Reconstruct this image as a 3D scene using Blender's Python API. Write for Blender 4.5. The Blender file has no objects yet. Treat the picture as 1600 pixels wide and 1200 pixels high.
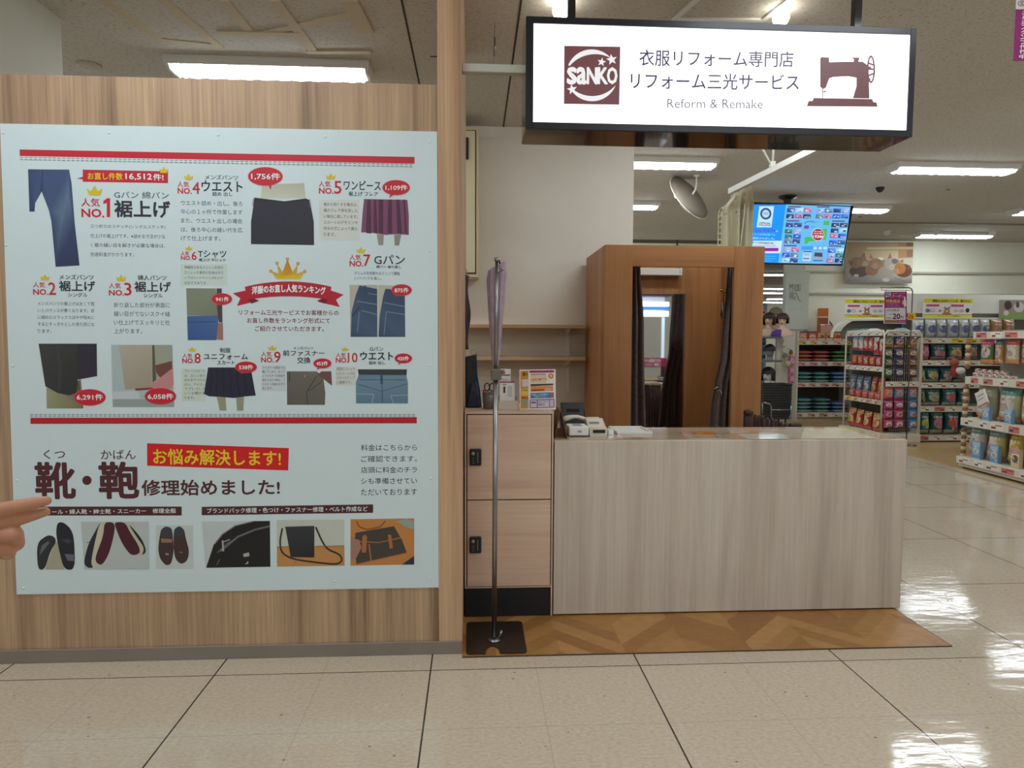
import bpy, bmesh, math, random
from mathutils import Vector, Matrix

# ------------------------------------------------------------------ camera, world, exposure
scn = bpy.context.scene
COL = scn.collection
F = 1054.0                       # focal length in pixels of the 1600 x 1200 frame
CAM = Vector((0.0, 0.0, 1.40))
YAW, PITCH, ROLL = math.radians(3.26), math.radians(3.74), 0.004
_f = Vector((math.sin(YAW) * math.cos(PITCH), math.cos(YAW) * math.cos(PITCH), -math.sin(PITCH)))
_r0 = Vector((math.cos(YAW), -math.sin(YAW), 0.0))
_u0 = _r0.cross(_f)
_r = (_r0 * math.cos(ROLL) + _u0 * math.sin(ROLL)).normalized()
_u = (_u0 * math.cos(ROLL) - _r0 * math.sin(ROLL)).normalized()
cam_data = bpy.data.cameras.new('camera')
cam_data.sensor_fit = 'HORIZONTAL'
cam_data.sensor_width = 36.0
cam_data.lens = F / 1600.0 * 36.0
cam_data.clip_start, cam_data.clip_end = 0.02, 200
cam = bpy.data.objects.new('camera', cam_data)
COL.objects.link(cam)
_m = Matrix((_r, _u, -_f)).transposed().to_4x4()
_m.translation = CAM
cam.matrix_world = _m
scn.camera = cam

LAMP_POWER = 22.0                # emission of the ceiling fixtures' diffusers
world = bpy.data.worlds.new('world')
scn.world = world
world.use_nodes = True
world.node_tree.nodes['Background'].inputs[0].default_value = (0.88, 0.95, 1.0, 1)
world.node_tree.nodes['Background'].inputs[1].default_value = 0.55
scn.view_settings.view_transform = 'Standard'
scn.view_settings.look = 'None'
scn.view_settings.gamma = 1.0
scn.view_settings.use_curve_mapping = False
scn.view_settings.exposure = 0.0

# ------------------------------------------------------------------ helpers
def ray(px, py):
    return (_f * F + _r * (px - 800.0) - _u * (py - 600.0)).normalized()
def P(px, py, Y):                # point seen at a pixel, at depth Y
    d = ray(px, py); return CAM + d * ((Y - CAM.y) / d.y)
def G(px, py, z=0.0):            # point seen at a pixel, at height z
    d = ray(px, py); return CAM + d * ((z - CAM.z) / d.z)
def lin(c):
    o = []
    for v in c[:3]:
        v = v / 255.0
        o.append(v / 12.92 if v <= 0.04045 else ((v + 0.055) / 1.055) ** 2.4)
    return (o[0], o[1], o[2], 1.0)
rnd = random.Random(7)

def mat(name, col, rough=0.5, metal=0.0, emit=0.0, spec=0.5, coat=0.0, noise=None, trans=0.0, alpha=1.0, bump=None):
    m = bpy.data.materials.new(name); m.use_nodes = True
    nt = m.node_tree; b = nt.nodes['Principled BSDF']
    b.inputs['Base Color'].default_value = lin(col)
    b.inputs['Roughness'].default_value = rough
    b.inputs['Metallic'].default_value = metal
    b.inputs['Specular IOR Level'].default_value = spec
    b.inputs['Coat Weight'].default_value = coat
    b.inputs['Transmission Weight'].default_value = trans
    b.inputs['Alpha'].default_value = alpha
    if emit:
        b.inputs['Emission Color'].default_value = lin(col)
        b.inputs['Emission Strength'].default_value = emit
    if noise or bump:
        tc = nt.nodes.new('ShaderNodeNewGeometry')
        n = nt.nodes.new('ShaderNodeTexNoise')
        n.inputs['Scale'].default_value = (noise or bump)[0]
        n.inputs['Detail'].default_value = 5
        nt.links.new(tc.outputs['Position'], n.inputs['Vector'])
        if noise:
            r = nt.nodes.new('ShaderNodeValToRGB')
            k = noise[1]
            r.color_ramp.elements[0].position = 0.3
            r.color_ramp.elements[1].position = 0.7
            r.color_ramp.elements[0].color = lin([v * (1 - k) for v in col])
            r.color_ramp.elements[1].color = lin([min(255, v * (1 + k)) for v in col])
            nt.links.new(n.outputs['Fac'], r.inputs['Fac'])
            nt.links.new(r.outputs['Color'], b.inputs['Base Color'])
        if bump:
            bp = nt.nodes.new('ShaderNodeBump')
            bp.inputs['Strength'].default_value = bump[1]
            bp.inputs['Distance'].default_value = 0.01
            nt.links.new(n.outputs['Fac'], bp.inputs['Height'])
            nt.links.new(bp.outputs['Normal'], b.inputs['Normal'])
    return m

def wood(name, dark, mid, light, across=9.0, along=0.5, axis='Z', rough=0.45, fine=0.35, side='X', warp=0.6):
    """Wood decor: bands stretched along one axis, plus a fine grain."""
    m = bpy.data.materials.new(name); m.use_nodes = True
    nt = m.node_tree; b = nt.nodes['Principled BSDF']; N = nt.nodes.new; L = nt.links.new
    b.inputs['Roughness'].default_value = rough
    g = N('ShaderNodeNewGeometry')
    mp = N('ShaderNodeMapping')
    sc = {'X': across, 'Y': across, 'Z': across}; sc[axis] = along
    mp.inputs['Scale'].default_value = (sc['X'], sc['Y'], sc['Z'])
    L(g.outputs['Position'], mp.inputs['Vector'])
    n1 = N('ShaderNodeTexNoise'); n1.inputs['Scale'].default_value = 1.0; n1.inputs['Detail'].default_value = 3
    n1.inputs['Distortion'].default_value = warp
    L(mp.outputs['Vector'], n1.inputs['Vector'])
    mp2 = N('ShaderNodeMapping')
    s2 = {k: v * 11 for k, v in sc.items()}; s2[axis] = along * 5
    mp2.inputs['Scale'].default_value = (s2['X'], s2['Y'], s2['Z'])
    L(g.outputs['Position'], mp2.inputs['Vector'])
    n2 = N('ShaderNodeTexNoise'); n2.inputs['Scale'].default_value = 1.0; n2.inputs['Detail'].default_value = 4
    L(mp2.outputs['Vector'], n2.inputs['Vector'])
    r = N('ShaderNodeValToRGB'); e = r.color_ramp.elements
    e[0].position, e[0].color = 0.30, lin(dark)
    e[1].position, e[1].color = 0.66, lin(light)
    x = e.new(0.44); x.color = lin(mid)
    L(n1.outputs['Fac'], r.inputs['Fac'])
    r2 = N('ShaderNodeValToRGB'); e = r2.color_ramp.elements
    e[0].position, e[0].color = 0.3, (1 - fine, 1 - fine, 1 - fine, 1)
    e[1].position, e[1].color = 0.65, (1, 1, 1, 1)
    L(n2.outputs['Fac'], r2.inputs['Fac'])
    mx = N('ShaderNodeMix'); mx.data_type = 'RGBA'; mx.blend_type = 'MULTIPLY'; mx.inputs[0].default_value = 1.0
    L(r.outputs['Color'], mx.inputs[6]); L(r2.outputs['Color'], mx.inputs[7])
    L(mx.outputs[2], b.inputs['Base Color'])
    return m

def ink(name, rough=0.5, emit=0.0, coat=0.0, spec=0.5, gain=1.0):
    """Print: colours come from the mesh's own colour attribute."""
    m = bpy.data.materials.new(name); m.use_nodes = True
    nt = m.node_tree; b = nt.nodes['Principled BSDF']
    a = nt.nodes.new('ShaderNodeVertexColor'); a.layer_name = 'Col'
    b.inputs['Roughness'].default_value = rough
    b.inputs['Coat Weight'].default_value = coat
    b.inputs['Specular IOR Level'].default_value = spec
    if emit:
        b.inputs['Base Color'].default_value = (0.02, 0.02, 0.02, 1)
        nt.links.new(a.outputs['Color'], b.inputs['Emission Color'])
        b.inputs['Emission Strength'].default_value = emit
    else:
        nt.links.new(a.outputs['Color'], b.inputs['Base Color'])
    return m

def setp(o, label=None, cat=None, group=None, kind=None):
    if label: o['label'] = label
    if cat: o['category'] = cat
    if group: o['group'] = group
    if kind: o['kind'] = kind
    return o
def thing(name, label, cat, loc=(0, 0, 0), group=None, rot=None):
    o = bpy.data.objects.new(name, None); COL.objects.link(o)
    o.empty_display_size = 0.05
    o.location = loc
    if rot: o.rotation_euler = rot
    return setp(o, label, cat, group)
def adopt(o, parent):
    o.parent = parent
    pm = Matrix.LocRotScale(parent.location, parent.rotation_euler, parent.scale)
    if parent.parent: pm = Matrix.Identity(4)      # a part carries no offset of its own
    o.matrix_parent_inverse = pm.inverted()
    return o

class MB:
    """Collects shapes into one mesh."""
    def __init__(s):
        s.bm = bmesh.new(); s.cl = s.bm.loops.layers.float_color.new('Col'); s.c = (1, 1, 1, 1); s.mi = 0
    def color(s, c): s.c = lin(c); return s
    def mark(s):
        for f in s.bm.faces:
            if not f.tag:
                f.tag = True; f.material_index = s.mi
                for l in f.loops: l[s.cl] = s.c
        return s
    def box(s, x0, x1, y0, y1, z0, z1, bev=0.0, M=None, seg=1):
        vs = [s.bm.verts.new(v) for v in ((x0, y0, z0), (x1, y0, z0), (x1, y1, z0), (x0, y1, z0), (x0, y0, z1), (x1, y0, z1), (x1, y1, z1), (x0, y1, z1))]
        fs = [s.bm.faces.new([vs[i] for i in q]) for q in ((3, 2, 1, 0), (4, 5, 6, 7), (0, 1, 5, 4), (1, 2, 6, 5), (2, 3, 7, 6), (3, 0, 4, 7))]
        if M:
            for v in vs: v.co = M @ v.co
        if bev:
            es = list({e for f in fs for e in f.edges})
            bmesh.ops.bevel(s.bm, geom=es, offset=bev, segments=seg, affect='EDGES', profile=0.5)
        return s.mark()
    def prism(s, pts, a, b, axis='Y', bev=0.0, M=None):
        """2D outline extruded along an axis; pts are in the two other axes."""
        def mk(p, t):
            if axis == 'Y': v = Vector((p[0], t, p[1]))
            elif axis == 'X': v = Vector((t, p[0], p[1]))
            else: v = Vector((p[0], p[1], t))
            return s.bm.verts.new(M @ v if M else v)
        A = [mk(p, a) for p in pts]; B = [mk(p, b) for p in pts]; n = len(pts); fs = []
        fs.append(s.bm.faces.new(A)); fs.append(s.bm.faces.new(B[::-1]))
        for i in range(n):
            j = (i + 1) % n
            fs.append(s.bm.faces.new((A[j], A[i], B[i], B[j])))
        if bev:
            es = list({e for f in fs[:2] for e in f.edges})
            bmesh.ops.bevel(s.bm, geom=es, offset=bev, segments=1, affect='EDGES')
        return s.mark()
    def tube(s, pts, r, n=10, cap=True):
        pts = [Vector(p) for p in pts]; rs = r if isinstance(r, (list, tuple)) else [r] * len(pts)
        rings = []; up = None
        for i, p in enumerate(pts):
            d = (pts[min(i + 1, len(pts) - 1)] - pts[max(i - 1, 0)]).normalized()
            if up is None:
                up = Vector((0, 0, 1)) if abs(d.z) < 0.9 else Vector((1, 0, 0))
            a = d.cross(up)
            if a.length < 1e-5: a = d.orthogonal()
            a.normalize(); b = a.cross(d).normalized(); up = b
            rings.append([s.bm.verts.new(p + (a * math.cos(2 * math.pi * k / n) + b * math.sin(2 * math.pi * k / n)) * rs[i]) for k in range(n)])
        for A, B in zip(rings, rings[1:]):
            for k in range(n):
                f = s.bm.faces.new((A[k], A[(k + 1) % n], B[(k + 1) % n], B[k])); f.smooth = True
        if cap:
            s.bm.faces.new(rings[0][::-1]); s.bm.faces.new(rings[-1])
        return s.mark()
    def lathe(s, prof, c=(0, 0, 0), n=20, M=None):
        """(radius, z) profile turned about z."""
        rings = []
        for r, z in prof:
            if r < 1e-6:
                v = Vector((c[0], c[1], c[2] + z)); rings.append([s.bm.verts.new(M @ v if M else v)])
            else:
                q = []
                for k in range(n):
                    v = Vector((c[0] + r * math.cos(2 * math.pi * k / n), c[1] + r * math.sin(2 * math.pi * k / n), c[2] + z))
                    q.append(s.bm.verts.new(M @ v if M else v))
                rings.append(q)
        for A, B in zip(rings, rings[1:]):
            if len(A) == 1 and len(B) == 1: continue
            for k in range(n):
                if len(A) == 1: f = s.bm.faces.new((A[0], B[(k + 1) % n], B[k]))
                elif len(B) == 1: f = s.bm.faces.new((A[k], A[(k + 1) % n], B[0]))
                else: f = s.bm.faces.new((A[k], A[(k + 1) % n], B[(k + 1) % n], B[k]))
                f.smooth = True
        return s.mark()
    def ball(s, c, r, n=12, sq=(1, 1, 1)):
        m = n // 2 + 2; rings = []
        M = Matrix.Translation(c) @ Matrix.Diagonal((sq[0], sq[1], sq[2], 1))
        return s.lathe([(r * math.sin(math.pi * i / m), -r * math.cos(math.pi * i / m)) if 0 < i < m else (0, -r if i == 0 else r) for i in range(m + 1)], n=n, M=M)
    def grid(s, fn, nu, nv, colfn=None, smooth=True, flip=False):
        V = [[s.bm.verts.new(fn(i / nu, j / nv)) for i in range(nu + 1)] for j in range(nv + 1)]
        for j in range(nv):
            for i in range(nu):
                q = [V[j][i], V[j][i + 1], V[j + 1][i + 1], V[j + 1][i]]
                if flip: q.reverse()
                f = s.bm.faces.new(q); f.smooth = smooth
                if colfn:
                    f.tag = True; f.material_index = s.mi
                    c = lin(colfn((i + .5) / nu, (j + .5) / nv))
                    for l in f.loops: l[s.cl] = c
        return s.mark()
    def build(s, name, m, parent=None, loc=None):
        me = bpy.data.meshes.new(name)
        bmesh.ops.recalc_face_normals(s.bm, faces=s.bm.faces[:])
        s.bm.to_mesh(me); s.bm.free()
        for q in (m if isinstance(m, (list, tuple)) else [m]): me.materials.append(q)
        o = bpy.data.objects.new(name, me); COL.objects.link(o)
        if loc: o.location = loc
        if parent: adopt(o, parent)
        return o

_txt = {}
def text_mesh(body, bold=0.0):
    """Outline of a piece of lettering, as flat triangles."""
    k = (body, round(bold, 4))
    if k in _txt: return _txt[k]
    cu = bpy.data.curves.new('lettering', 'FONT'); cu.body = body; cu.size = 1.0; cu.resolution_u = 2
    cu.offset = bold; cu.fill_mode = 'FRONT'
    o = bpy.data.objects.new('lettering', cu); COL.objects.link(o)
    dg = bpy.context.evaluated_depsgraph_get(); dg.update()
    me = o.evaluated_get(dg).to_mesh()
    vs = [(v.co.x, v.co.y) for v in me.vertices]; fs = [tuple(p.vertices) for p in me.polygons]
    o.evaluated_get(dg).to_mesh_clear()
    bpy.data.objects.remove(o); bpy.data.curves.remove(cu)
    _txt[k] = (vs, fs)
    return _txt[k]

class Canvas:
    """Flat print on a plane: origin O, axes U (right) and V (up), N towards the reader."""
    def __init__(s, O, U=(1, 0, 0), V=(0, 0, 1), step=0.0006):
        s.O = Vector(O); s.U = Vector(U).normalized(); s.V = Vector(V).normalized(); s.N = s.U.cross(s.V).normalized(); s.step = step
        s.clear(); s.crop(0, 0, 1.0)
    def clear(s): s.v = []; s.f = []; s.c = []; s.lay = 1; s.n = 0
    def crop(s, ox, oy, k): s.ox, s.oy, s.k = ox, oy, k; return s
    def uv(s, x, y):             # photograph position -> place on the plane
        if s.k == 0: return (x, y)
        d = ray(s.ox + x / s.k, s.oy + y / s.k)
        t = (s.O - CAM).dot(s.N) / d.dot(s.N)
        q = CAM + d * t - s.O
        return (q.dot(s.U), q.dot(s.V))
    def w(s, u, v, lay=None):
        return s.O + s.U * u + s.V * v + s.N * (s.step * ((s.lay if lay is None else lay) + .02 * s.n))
    def raw(s, pts, cols, tris=None):
        b = len(s.v); s.n += 1      # each piece of print lies a hair above the one before
        s.v += [s.w(*p) for p in pts]
        if tris is None: tris = [tuple(range(len(pts)))]
        a = 0.0
        t = tris[0]
        for i in range(len(t)):
            p, q = pts[t[i]], pts[t[(i + 1) % len(t)]]; a += p[0] * q[1] - q[0] * p[1]
        for t in tris:
            t = t if a > 0 else t[::-1]
            s.f.append(tuple(b + i for i in t)); s.c.append([cols[i] for i in t])
    def poly(s, pts, col):
        p = [s.uv(*q) for q in pts]
        c = [lin(q) for q in col] if isinstance(col[0], (tuple, list)) else [lin(col)] * len(p)
        s.raw(p, c)
    def rect(s, x0, y0, x1, y1, col): s.poly([(x0, y1), (x1, y1), (x1, y0), (x0, y0)], col)
    def ell(s, x, y, rx, ry, col, n=28): s.poly([(x + rx * math.cos(2 * math.pi * i / n), y - ry * math.sin(2 * math.pi * i / n)) for i in range(n)], col)
    def ring(s, x, y, rx, ry, tx, ty, col, n=28):
        o = [(x + rx * math.cos(2 * math.pi * i / n), y - ry * math.sin(2 * math.pi * i / n)) for i in range(n)]
        q = [(x + (rx - tx) * math.cos(2 * math.pi * i / n), y - (ry - ty) * math.sin(2 * math.pi * i / n)) for i in range(n)]
        for i in range(n): s.poly([o[i], o[(i + 1) % n], q[(i + 1) % n], q[i]], col)
    def line(s, pts, w, col):
        for (x0, y0), (x1, y1) in zip(pts, pts[1:]):
            d = math.hypot(x1 - x0, y1 - y0) or 1; nx, ny = -(y1 - y0) / d * w / 2, (x1 - x0) / d * w / 2
            s.poly([(x0 + nx, y0 + ny), (x1 + nx, y1 + ny), (x1 - nx, y1 - ny), (x0 - nx, y0 - ny)], col)
    def star(s, x, y, r, col, a0=90, k=0.42):
        s.poly([(x + (r if i % 2 == 0 else r * k) * math.cos(math.radians(a0 + 36 * i)), y - (r if i % 2 == 0 else r * k) * math.sin(math.radians(a0 + 36 * i))) for i in range(10)], col)
    def crown(s, x0, y0, x1, y1, col):
        w, h = x1 - x0, y1 - y0
        for q in ([(0.14, 1), (0.86, 1), (1, .3), (.74, .62), (.26, .62), (0, .3)], [(.26, .62), (.74, .62), (.5, 0)]):
            s.poly([(x0 + w * a, y0 + h * b) for a, b in q], col)
    def text(s, body, x0, y0, x1, y1, col, bold=0.0, tilt=0.0, arc=0.0, skew=0.0):
        heavy = bold > .004
        vs, fs = text_mesh(body, 0.0 if heavy else bold)
        if not fs: return
        a0 = min(v[0] for v in vs); a1 = max(v[0] for v in vs); b0 = min(v[1] for v in vs); b1 = max(v[1] for v in vs)
        yc = (y0 + y1) / 2; L = s.uv(x0, yc - tilt / 2); R = s.uv(x1, yc + tilt / 2)
        T = s.uv((x0 + x1) / 2, y0); B = s.uv((x0 + x1) / 2, y1)
        wd = R[0] - L[0]; ht = T[1] - B[1]; cx = (L[0] + R[0]) / 2; cy = (T[1] + B[1]) / 2
        if tilt == 0 and s.k: sl = 0.0
        else: sl = (R[1] - L[1]) / (R[0] - L[0])
        pts = []
        for v in vs:
            p = (v[0] - a0) / max(1e-6, a1 - a0) - .5; q = (v[1] - b0) / max(1e-6, b1 - b0) - .5
            u = p * wd; pts.append((cx + u + q * skew * ht, cy + q * ht + u * sl + arc * ht * (1 - 4 * p * p)))
        if heavy:
            r = bold * ht / max(.3, b1 - b0); n = 8 if bold > .016 else 4
            for i in range(n):
                a = 2 * math.pi * (i + .5) / n; pass
                s.raw([(q[0] + r * math.cos(a), q[1] + r * math.sin(a)) for q in pts], [lin(col)] * len(pts), fs)
        else: s.raw(pts, [lin(col)] * len(pts), fs)
    def build(s, name, m, parent=None):
        me = bpy.data.meshes.new(name); me.from_pydata([tuple(v) for v in s.v], [], s.f)
        at = me.color_attributes.new('Col', 'FLOAT_COLOR', 'CORNER')
        at.data.foreach_set('color', [x for f in s.c for c in f for x in c])
        me.materials.append(m); me.update()
        o = bpy.data.objects.new(name, me); COL.objects.link(o)
        if parent: adopt(o, parent)
        s.clear()
        return o

def copy_tree(o, parent=None):
    c = o.copy(); COL.objects.link(c)
    if parent: c.parent = parent
    for ch in list(o.children): copy_tree(ch, c)
    return c
def struct(o): o['kind'] = 'structure'; return o
ORD = ['first', 'second', 'third', 'fourth', 'fifth', 'sixth', 'seventh', 'eighth', 'ninth', 'tenth', 'eleventh', 'twelfth']
# ------------------------------------------------------------------ materials
M_wallwood = wood('pale_walnut_decor', (140, 110, 84), (178, 146, 114), (196, 164, 128), across=10.0, along=0.4, axis='Z', rough=0.5, fine=0.3)
M_postwood = wood('post_walnut_decor', (154, 120, 92), (192, 154, 118), (210, 174, 136), across=11.0, along=0.4, axis='Z', rough=0.5, fine=0.2)
M_lockwood = wood('locker_oak_decor', (192, 160, 138), (211, 180, 156), (222, 194, 168), across=7.0, along=0.7, axis='X', rough=0.45, fine=0.12)
M_counter = wood('counter_ash_decor', (184, 170, 155), (197, 184, 169), (208, 197, 183), across=7.0, along=0.45, axis='Z', rough=0.42, fine=0.13)
M_boothwood = wood('booth_teak_decor', (146, 94, 52), (172, 116, 66), (188, 132, 78), across=6.0, along=0.35, axis='Z', rough=0.45, fine=0.14)
M_boothhead = wood('booth_header_decor', (146, 94, 52), (172, 116, 66), (188, 132, 78), across=8.0, along=0.5, axis='X', rough=0.45, fine=0.14)
M_shelfwood = wood('shelf_beech_decor', (184, 148, 106), (205, 168, 124), (216, 182, 140), across=9.0, along=0.6, axis='X', rough=0.5, fine=0.1)
M_white = mat('white_wall', (226, 219, 206), 0.85, noise=(3.0, 0.012))
M_cream = mat('cream_wall', (246, 246, 226), 0.85, noise=(2.0, 0.015))
M_pillar = mat('pale_green_pillar', (206, 212, 198), 0.8, noise=(2.0, 0.01))
M_trim = mat('grey_vinyl_base', (134, 122, 110), 0.55, noise=(5, 0.03))
M_offwhite = mat('offwhite_metal', (222, 220, 208), 0.45)
M_cap = mat('white_plastic', (228, 226, 218), 0.35)
M_black = mat('black_plastic', (24, 24, 26), 0.4)
M_gloss = mat('gloss_black', (13, 13, 15), 0.12, coat=0.5)
M_dark = mat('black_laminate', (22, 24, 30), 0.45)
M_chrome = mat('brushed_steel', (150, 148, 148), 0.3, metal=1.0)
M_steel = mat('dull_steel', (130, 124, 116), 0.35, metal=1.0)
M_grey = mat('grey_metal', (150, 150, 146), 0.45)
M_lamp = mat('lit_diffuser', (240, 248, 255), 0.5, emit=LAMP_POWER)
M_house = mat('lamp_housing', (226, 226, 222), 0.4)
M_ink = ink('printed_ink', 0.45)
M_film = ink('printed_film', 0.28, coat=0.35)
M_matte = ink('matte_colours', 0.75)
M_plank = ink('plank_colours', 0.42)

# ------------------------------------------------------------------ floor
def floor_mat():
    m = bpy.data.materials.new('vinyl_tiles'); m.use_nodes = True
    nt = m.node_tree; b = nt.nodes['Principled BSDF']; N = nt.nodes.new; L = nt.links.new
    g = N('ShaderNodeNewGeometry'); sp = N('ShaderNodeSeparateXYZ'); L(g.outputs['Position'], sp.inputs[0])
    def math_(op, a, bb=None, cc=None):
        n = N('ShaderNodeMath'); n.operation = op
        for i, v in enumerate((a, bb, cc)):
            if v is None: continue
            if isinstance(v, (int, float)): n.inputs[i].default_value = v
            else: L(v, n.inputs[i])
        return n.outputs[0]
    def seam(src, off, size, half):
        t = math_('FRACT', math_('DIVIDE', math_('SUBTRACT', src, off - 50 * size), size))
        d = math_('MULTIPLY', math_('MINIMUM', t, math_('SUBTRACT', 1.0, t)), size)
        return math_('LESS_THAN', d, half)
    sx, sy = 0.897, 0.875
    a = math_('MAXIMUM', seam(sp.outputs[0], -0.182, sx, 0.0032), seam(sp.outputs[1], 2.79, sy, 0.0028))
    f = math_('MAXIMUM', seam(sp.outputs[0], -0.182, sx / 2, 0.0012), seam(sp.outputs[1], 2.79, sy / 2, 0.0012))
    n1 = N('ShaderNodeTexNoise'); n1.inputs['Scale'].default_value = 70; n1.inputs['Detail'].default_value = 6; n1.inputs['Roughness'].default_value = 0.7
    mp = N('ShaderNodeMapping'); mp.inputs['Scale'].default_value = (0.75, 1.3, 1); L(g.outputs['Position'], mp.inputs['Vector']); L(mp.outputs['Vector'], n1.inputs['Vector'])
    r = N('ShaderNodeValToRGB'); e = r.color_ramp.elements
    e[0].position, e[0].color = 0.33, lin((180, 165, 144)); e[1].position, e[1].color = 0.70, lin((205, 192, 170))
    x = e.new(0.5); x.color = lin((193, 178, 156))
    L(n1.outputs['Fac'], r.inputs['Fac'])
    v = N('ShaderNodeTexVoronoi'); v.inputs['Scale'].default_value = 15; L(mp.outputs['Vector'], v.inputs['Vector'])
    sc = N('ShaderNodeSeparateColor'); L(v.outputs['Color'], sc.inputs[0])
    spk = math_('MULTIPLY', math_('LESS_THAN', v.outputs['Distance'], 0.07), math_('GREATER_THAN', sc.outputs[0], 0.72))
    mx = N('ShaderNodeMix'); mx.data_type = 'RGBA'; L(spk, mx.inputs[0]); L(r.outputs['Color'], mx.inputs[6]); mx.inputs[7].default_value = lin((128, 106, 84))
    m2 = N('ShaderNodeMix'); m2.data_type = 'RGBA'; L(math_('MULTIPLY', f, 0.35), m2.inputs[0]); L(mx.outputs[2], m2.inputs[6]); m2.inputs[7].default_value = lin((120, 102, 84))
    m3 = N('ShaderNodeMix'); m3.data_type = 'RGBA'; L(a, m3.inputs[0]); L(m2.outputs[2], m3.inputs[6]); m3.inputs[7].default_value = lin((58, 44, 34))
    L(m3.outputs[2], b.inputs['Base Color'])
    b.inputs['Roughness'].default_value = 0.09; b.inputs['Specular IOR Level'].default_value = 0.45
    n2 = N('ShaderNodeTexNoise'); n2.inputs['Scale'].default_value = 9; n2.inputs['Detail'].default_value = 3
    m4 = N('ShaderNodeMapping'); m4.inputs['Scale'].default_value = (0.7, 1.8, 1); L(g.outputs['Position'], m4.inputs['Vector']); L(m4.outputs['Vector'], n2.inputs['Vector'])
    bp = N('ShaderNodeBump'); bp.inputs['Strength'].default_value = 0.06; bp.inputs['Distance'].default_value = 0.02
    L(n2.outputs['Fac'], bp.inputs['Height']); L(bp.outputs['Normal'], b.inputs['Normal'])
    return m
b = MB(); b.box(-9, 18, -7, 40, -0.05, 0.0); struct(b.build('floor', floor_mat()))

W = 2.945                         # front plane of the stall's wall
CF = 3.32                         # front plane of counter and lockers
HC = 3.22                         # ceiling height
# chevron plank floor under the stall
pf = MB(); x0s, x1s, y0s, y1s = -0.05, 2.195, 2.90, 5.85
cw, ph = 0.29, 0.115
shade = random.Random(3)
cols = [(172, 126, 70), (178, 132, 76), (160, 114, 60), (184, 138, 82), (154, 108, 56), (174, 126, 68)]
for ci in range(int((x1s - x0s) / cw) + 2):
    xa = x0s + ci * cw - 0.14; s = 1 if ci % 2 else -1
    for k in range(-4, int((y1s - y0s) / ph) + 4):
        ya = y0s + k * ph
        p = [(xa, ya - s * cw * .5), (xa + cw, ya + s * cw * .5), (xa + cw, ya + s * cw * .5 + ph), (xa, ya - s * cw * .5 + ph)]
        pf.color(cols[shade.randrange(6)])
        fv = [pf.bm.verts.new((q[0], q[1], 0.004)) for q in p]; pf.bm.faces.new(fv); pf.mark()
for co, no in (((x0s, 0, 0), (-1, 0, 0)), ((x1s, 0, 0), (1, 0, 0)), ((0, y0s, 0), (0, -1, 0)), ((0, y1s, 0), (0, 1, 0))):
    bmesh.ops.bisect_plane(pf.bm, geom=pf.bm.verts[:] + pf.bm.edges[:] + pf.bm.faces[:], plane_co=co, plane_no=no, clear_outer=True)
bmesh.ops.remove_doubles(pf.bm, verts=pf.bm.verts[:], dist=0.0004)
def plank_mat():
    m = ink('chevron_planks', 0.42); nt = m.node_tree; b = nt.nodes['Principled BSDF']; N = nt.nodes.new; L = nt.links.new
    g = N('ShaderNodeNewGeometry'); mp = N('ShaderNodeMapping'); mp.inputs['Scale'].default_value = (14, 30, 1); L(g.outputs['Position'], mp.inputs['Vector'])
    n = N('ShaderNodeTexNoise'); n.inputs['Scale'].default_value = 1; n.inputs['Detail'].default_value = 4; L(mp.outputs['Vector'], n.inputs['Vector'])
    r = N('ShaderNodeValToRGB'); r.color_ramp.elements[0].color = (.66, .62, .58, 1); r.color_ramp.elements[1].color = (1.1, 1.1, 1.1, 1)
    L(n.outputs['Fac'], r.inputs['Fac'])
    mx = N('ShaderNodeMix'); mx.data_type = 'RGBA'; mx.blend_type = 'MULTIPLY'; mx.inputs[0].default_value = 1
    a = [q for q in nt.nodes if q.bl_idname == 'ShaderNodeVertexColor'][0]
    L(a.outputs['Color'], mx.inputs[6]); L(r.outputs['Color'], mx.inputs[7]); L(mx.outputs[2], b.inputs['Base Color'])
    return m
o = pf.build('floor', plank_mat()); struct(o)
b = MB(); b.box(x0s, x1s + .003, y0s - .004, y0s, 0, 0.0045); b.box(x1s, x1s + .003, y0s, y1s, 0, 0.0045); struct(b.build('trim_1', mat('floor_edge', (62, 46, 34), 0.5)))
# worn shop floor strip in tan in front of the far shelves
b = MB(); b.prism([(5.34, 5.0), (5.34, 12.3), (9.5, 12.3), (9.5, 5.0)], 0.0, 0.003, axis='Z')
struct(b.build('floor', mat('tan_vinyl', (176, 146, 100), 0.3, noise=(5, 0.06))))

# ------------------------------------------------------------------ ceiling
def ceil_mat():
    m = mat('speckled_ceiling_board', (208, 204, 196), 0.9)
    nt = m.node_tree; b = nt.nodes['Principled BSDF']; N = nt.nodes.new; L = nt.links.new
    g = N('ShaderNodeNewGeometry'); v = N('ShaderNodeTexNoise'); v.inputs['Scale'].default_value = 85; v.inputs['Detail'].default_value = 4
    mp = N('ShaderNodeMapping'); mp.inputs['Scale'].default_value = (0.55, 1.5, 1); L(g.outputs['Position'], mp.inputs['Vector']); L(mp.outputs['Vector'], v.inputs['Vector'])
    r = N('ShaderNodeValToRGB'); e = r.color_ramp.elements
    e[0].position, e[0].color = 0.30, lin((154, 147, 136)); e[1].position, e[1].color = 0.44, lin((206, 202, 193))
    L(v.outputs['Fac'], r.inputs['Fac']); L(r.outputs['Color'], b.inputs['Base Color'])
    return m
M_ceil = ceil_mat()
b = MB(); b.box(-9, 18, -7, 12.2, HC, HC + 0.08); struct(b.build('ceiling', M_ceil))
b = MB(); b.box(-9, 18, 12.2, 40, HC, HC + 0.08); struct(b.build('ceiling', mat('plain_ceiling', (178, 166, 148), 0.9)))
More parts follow.
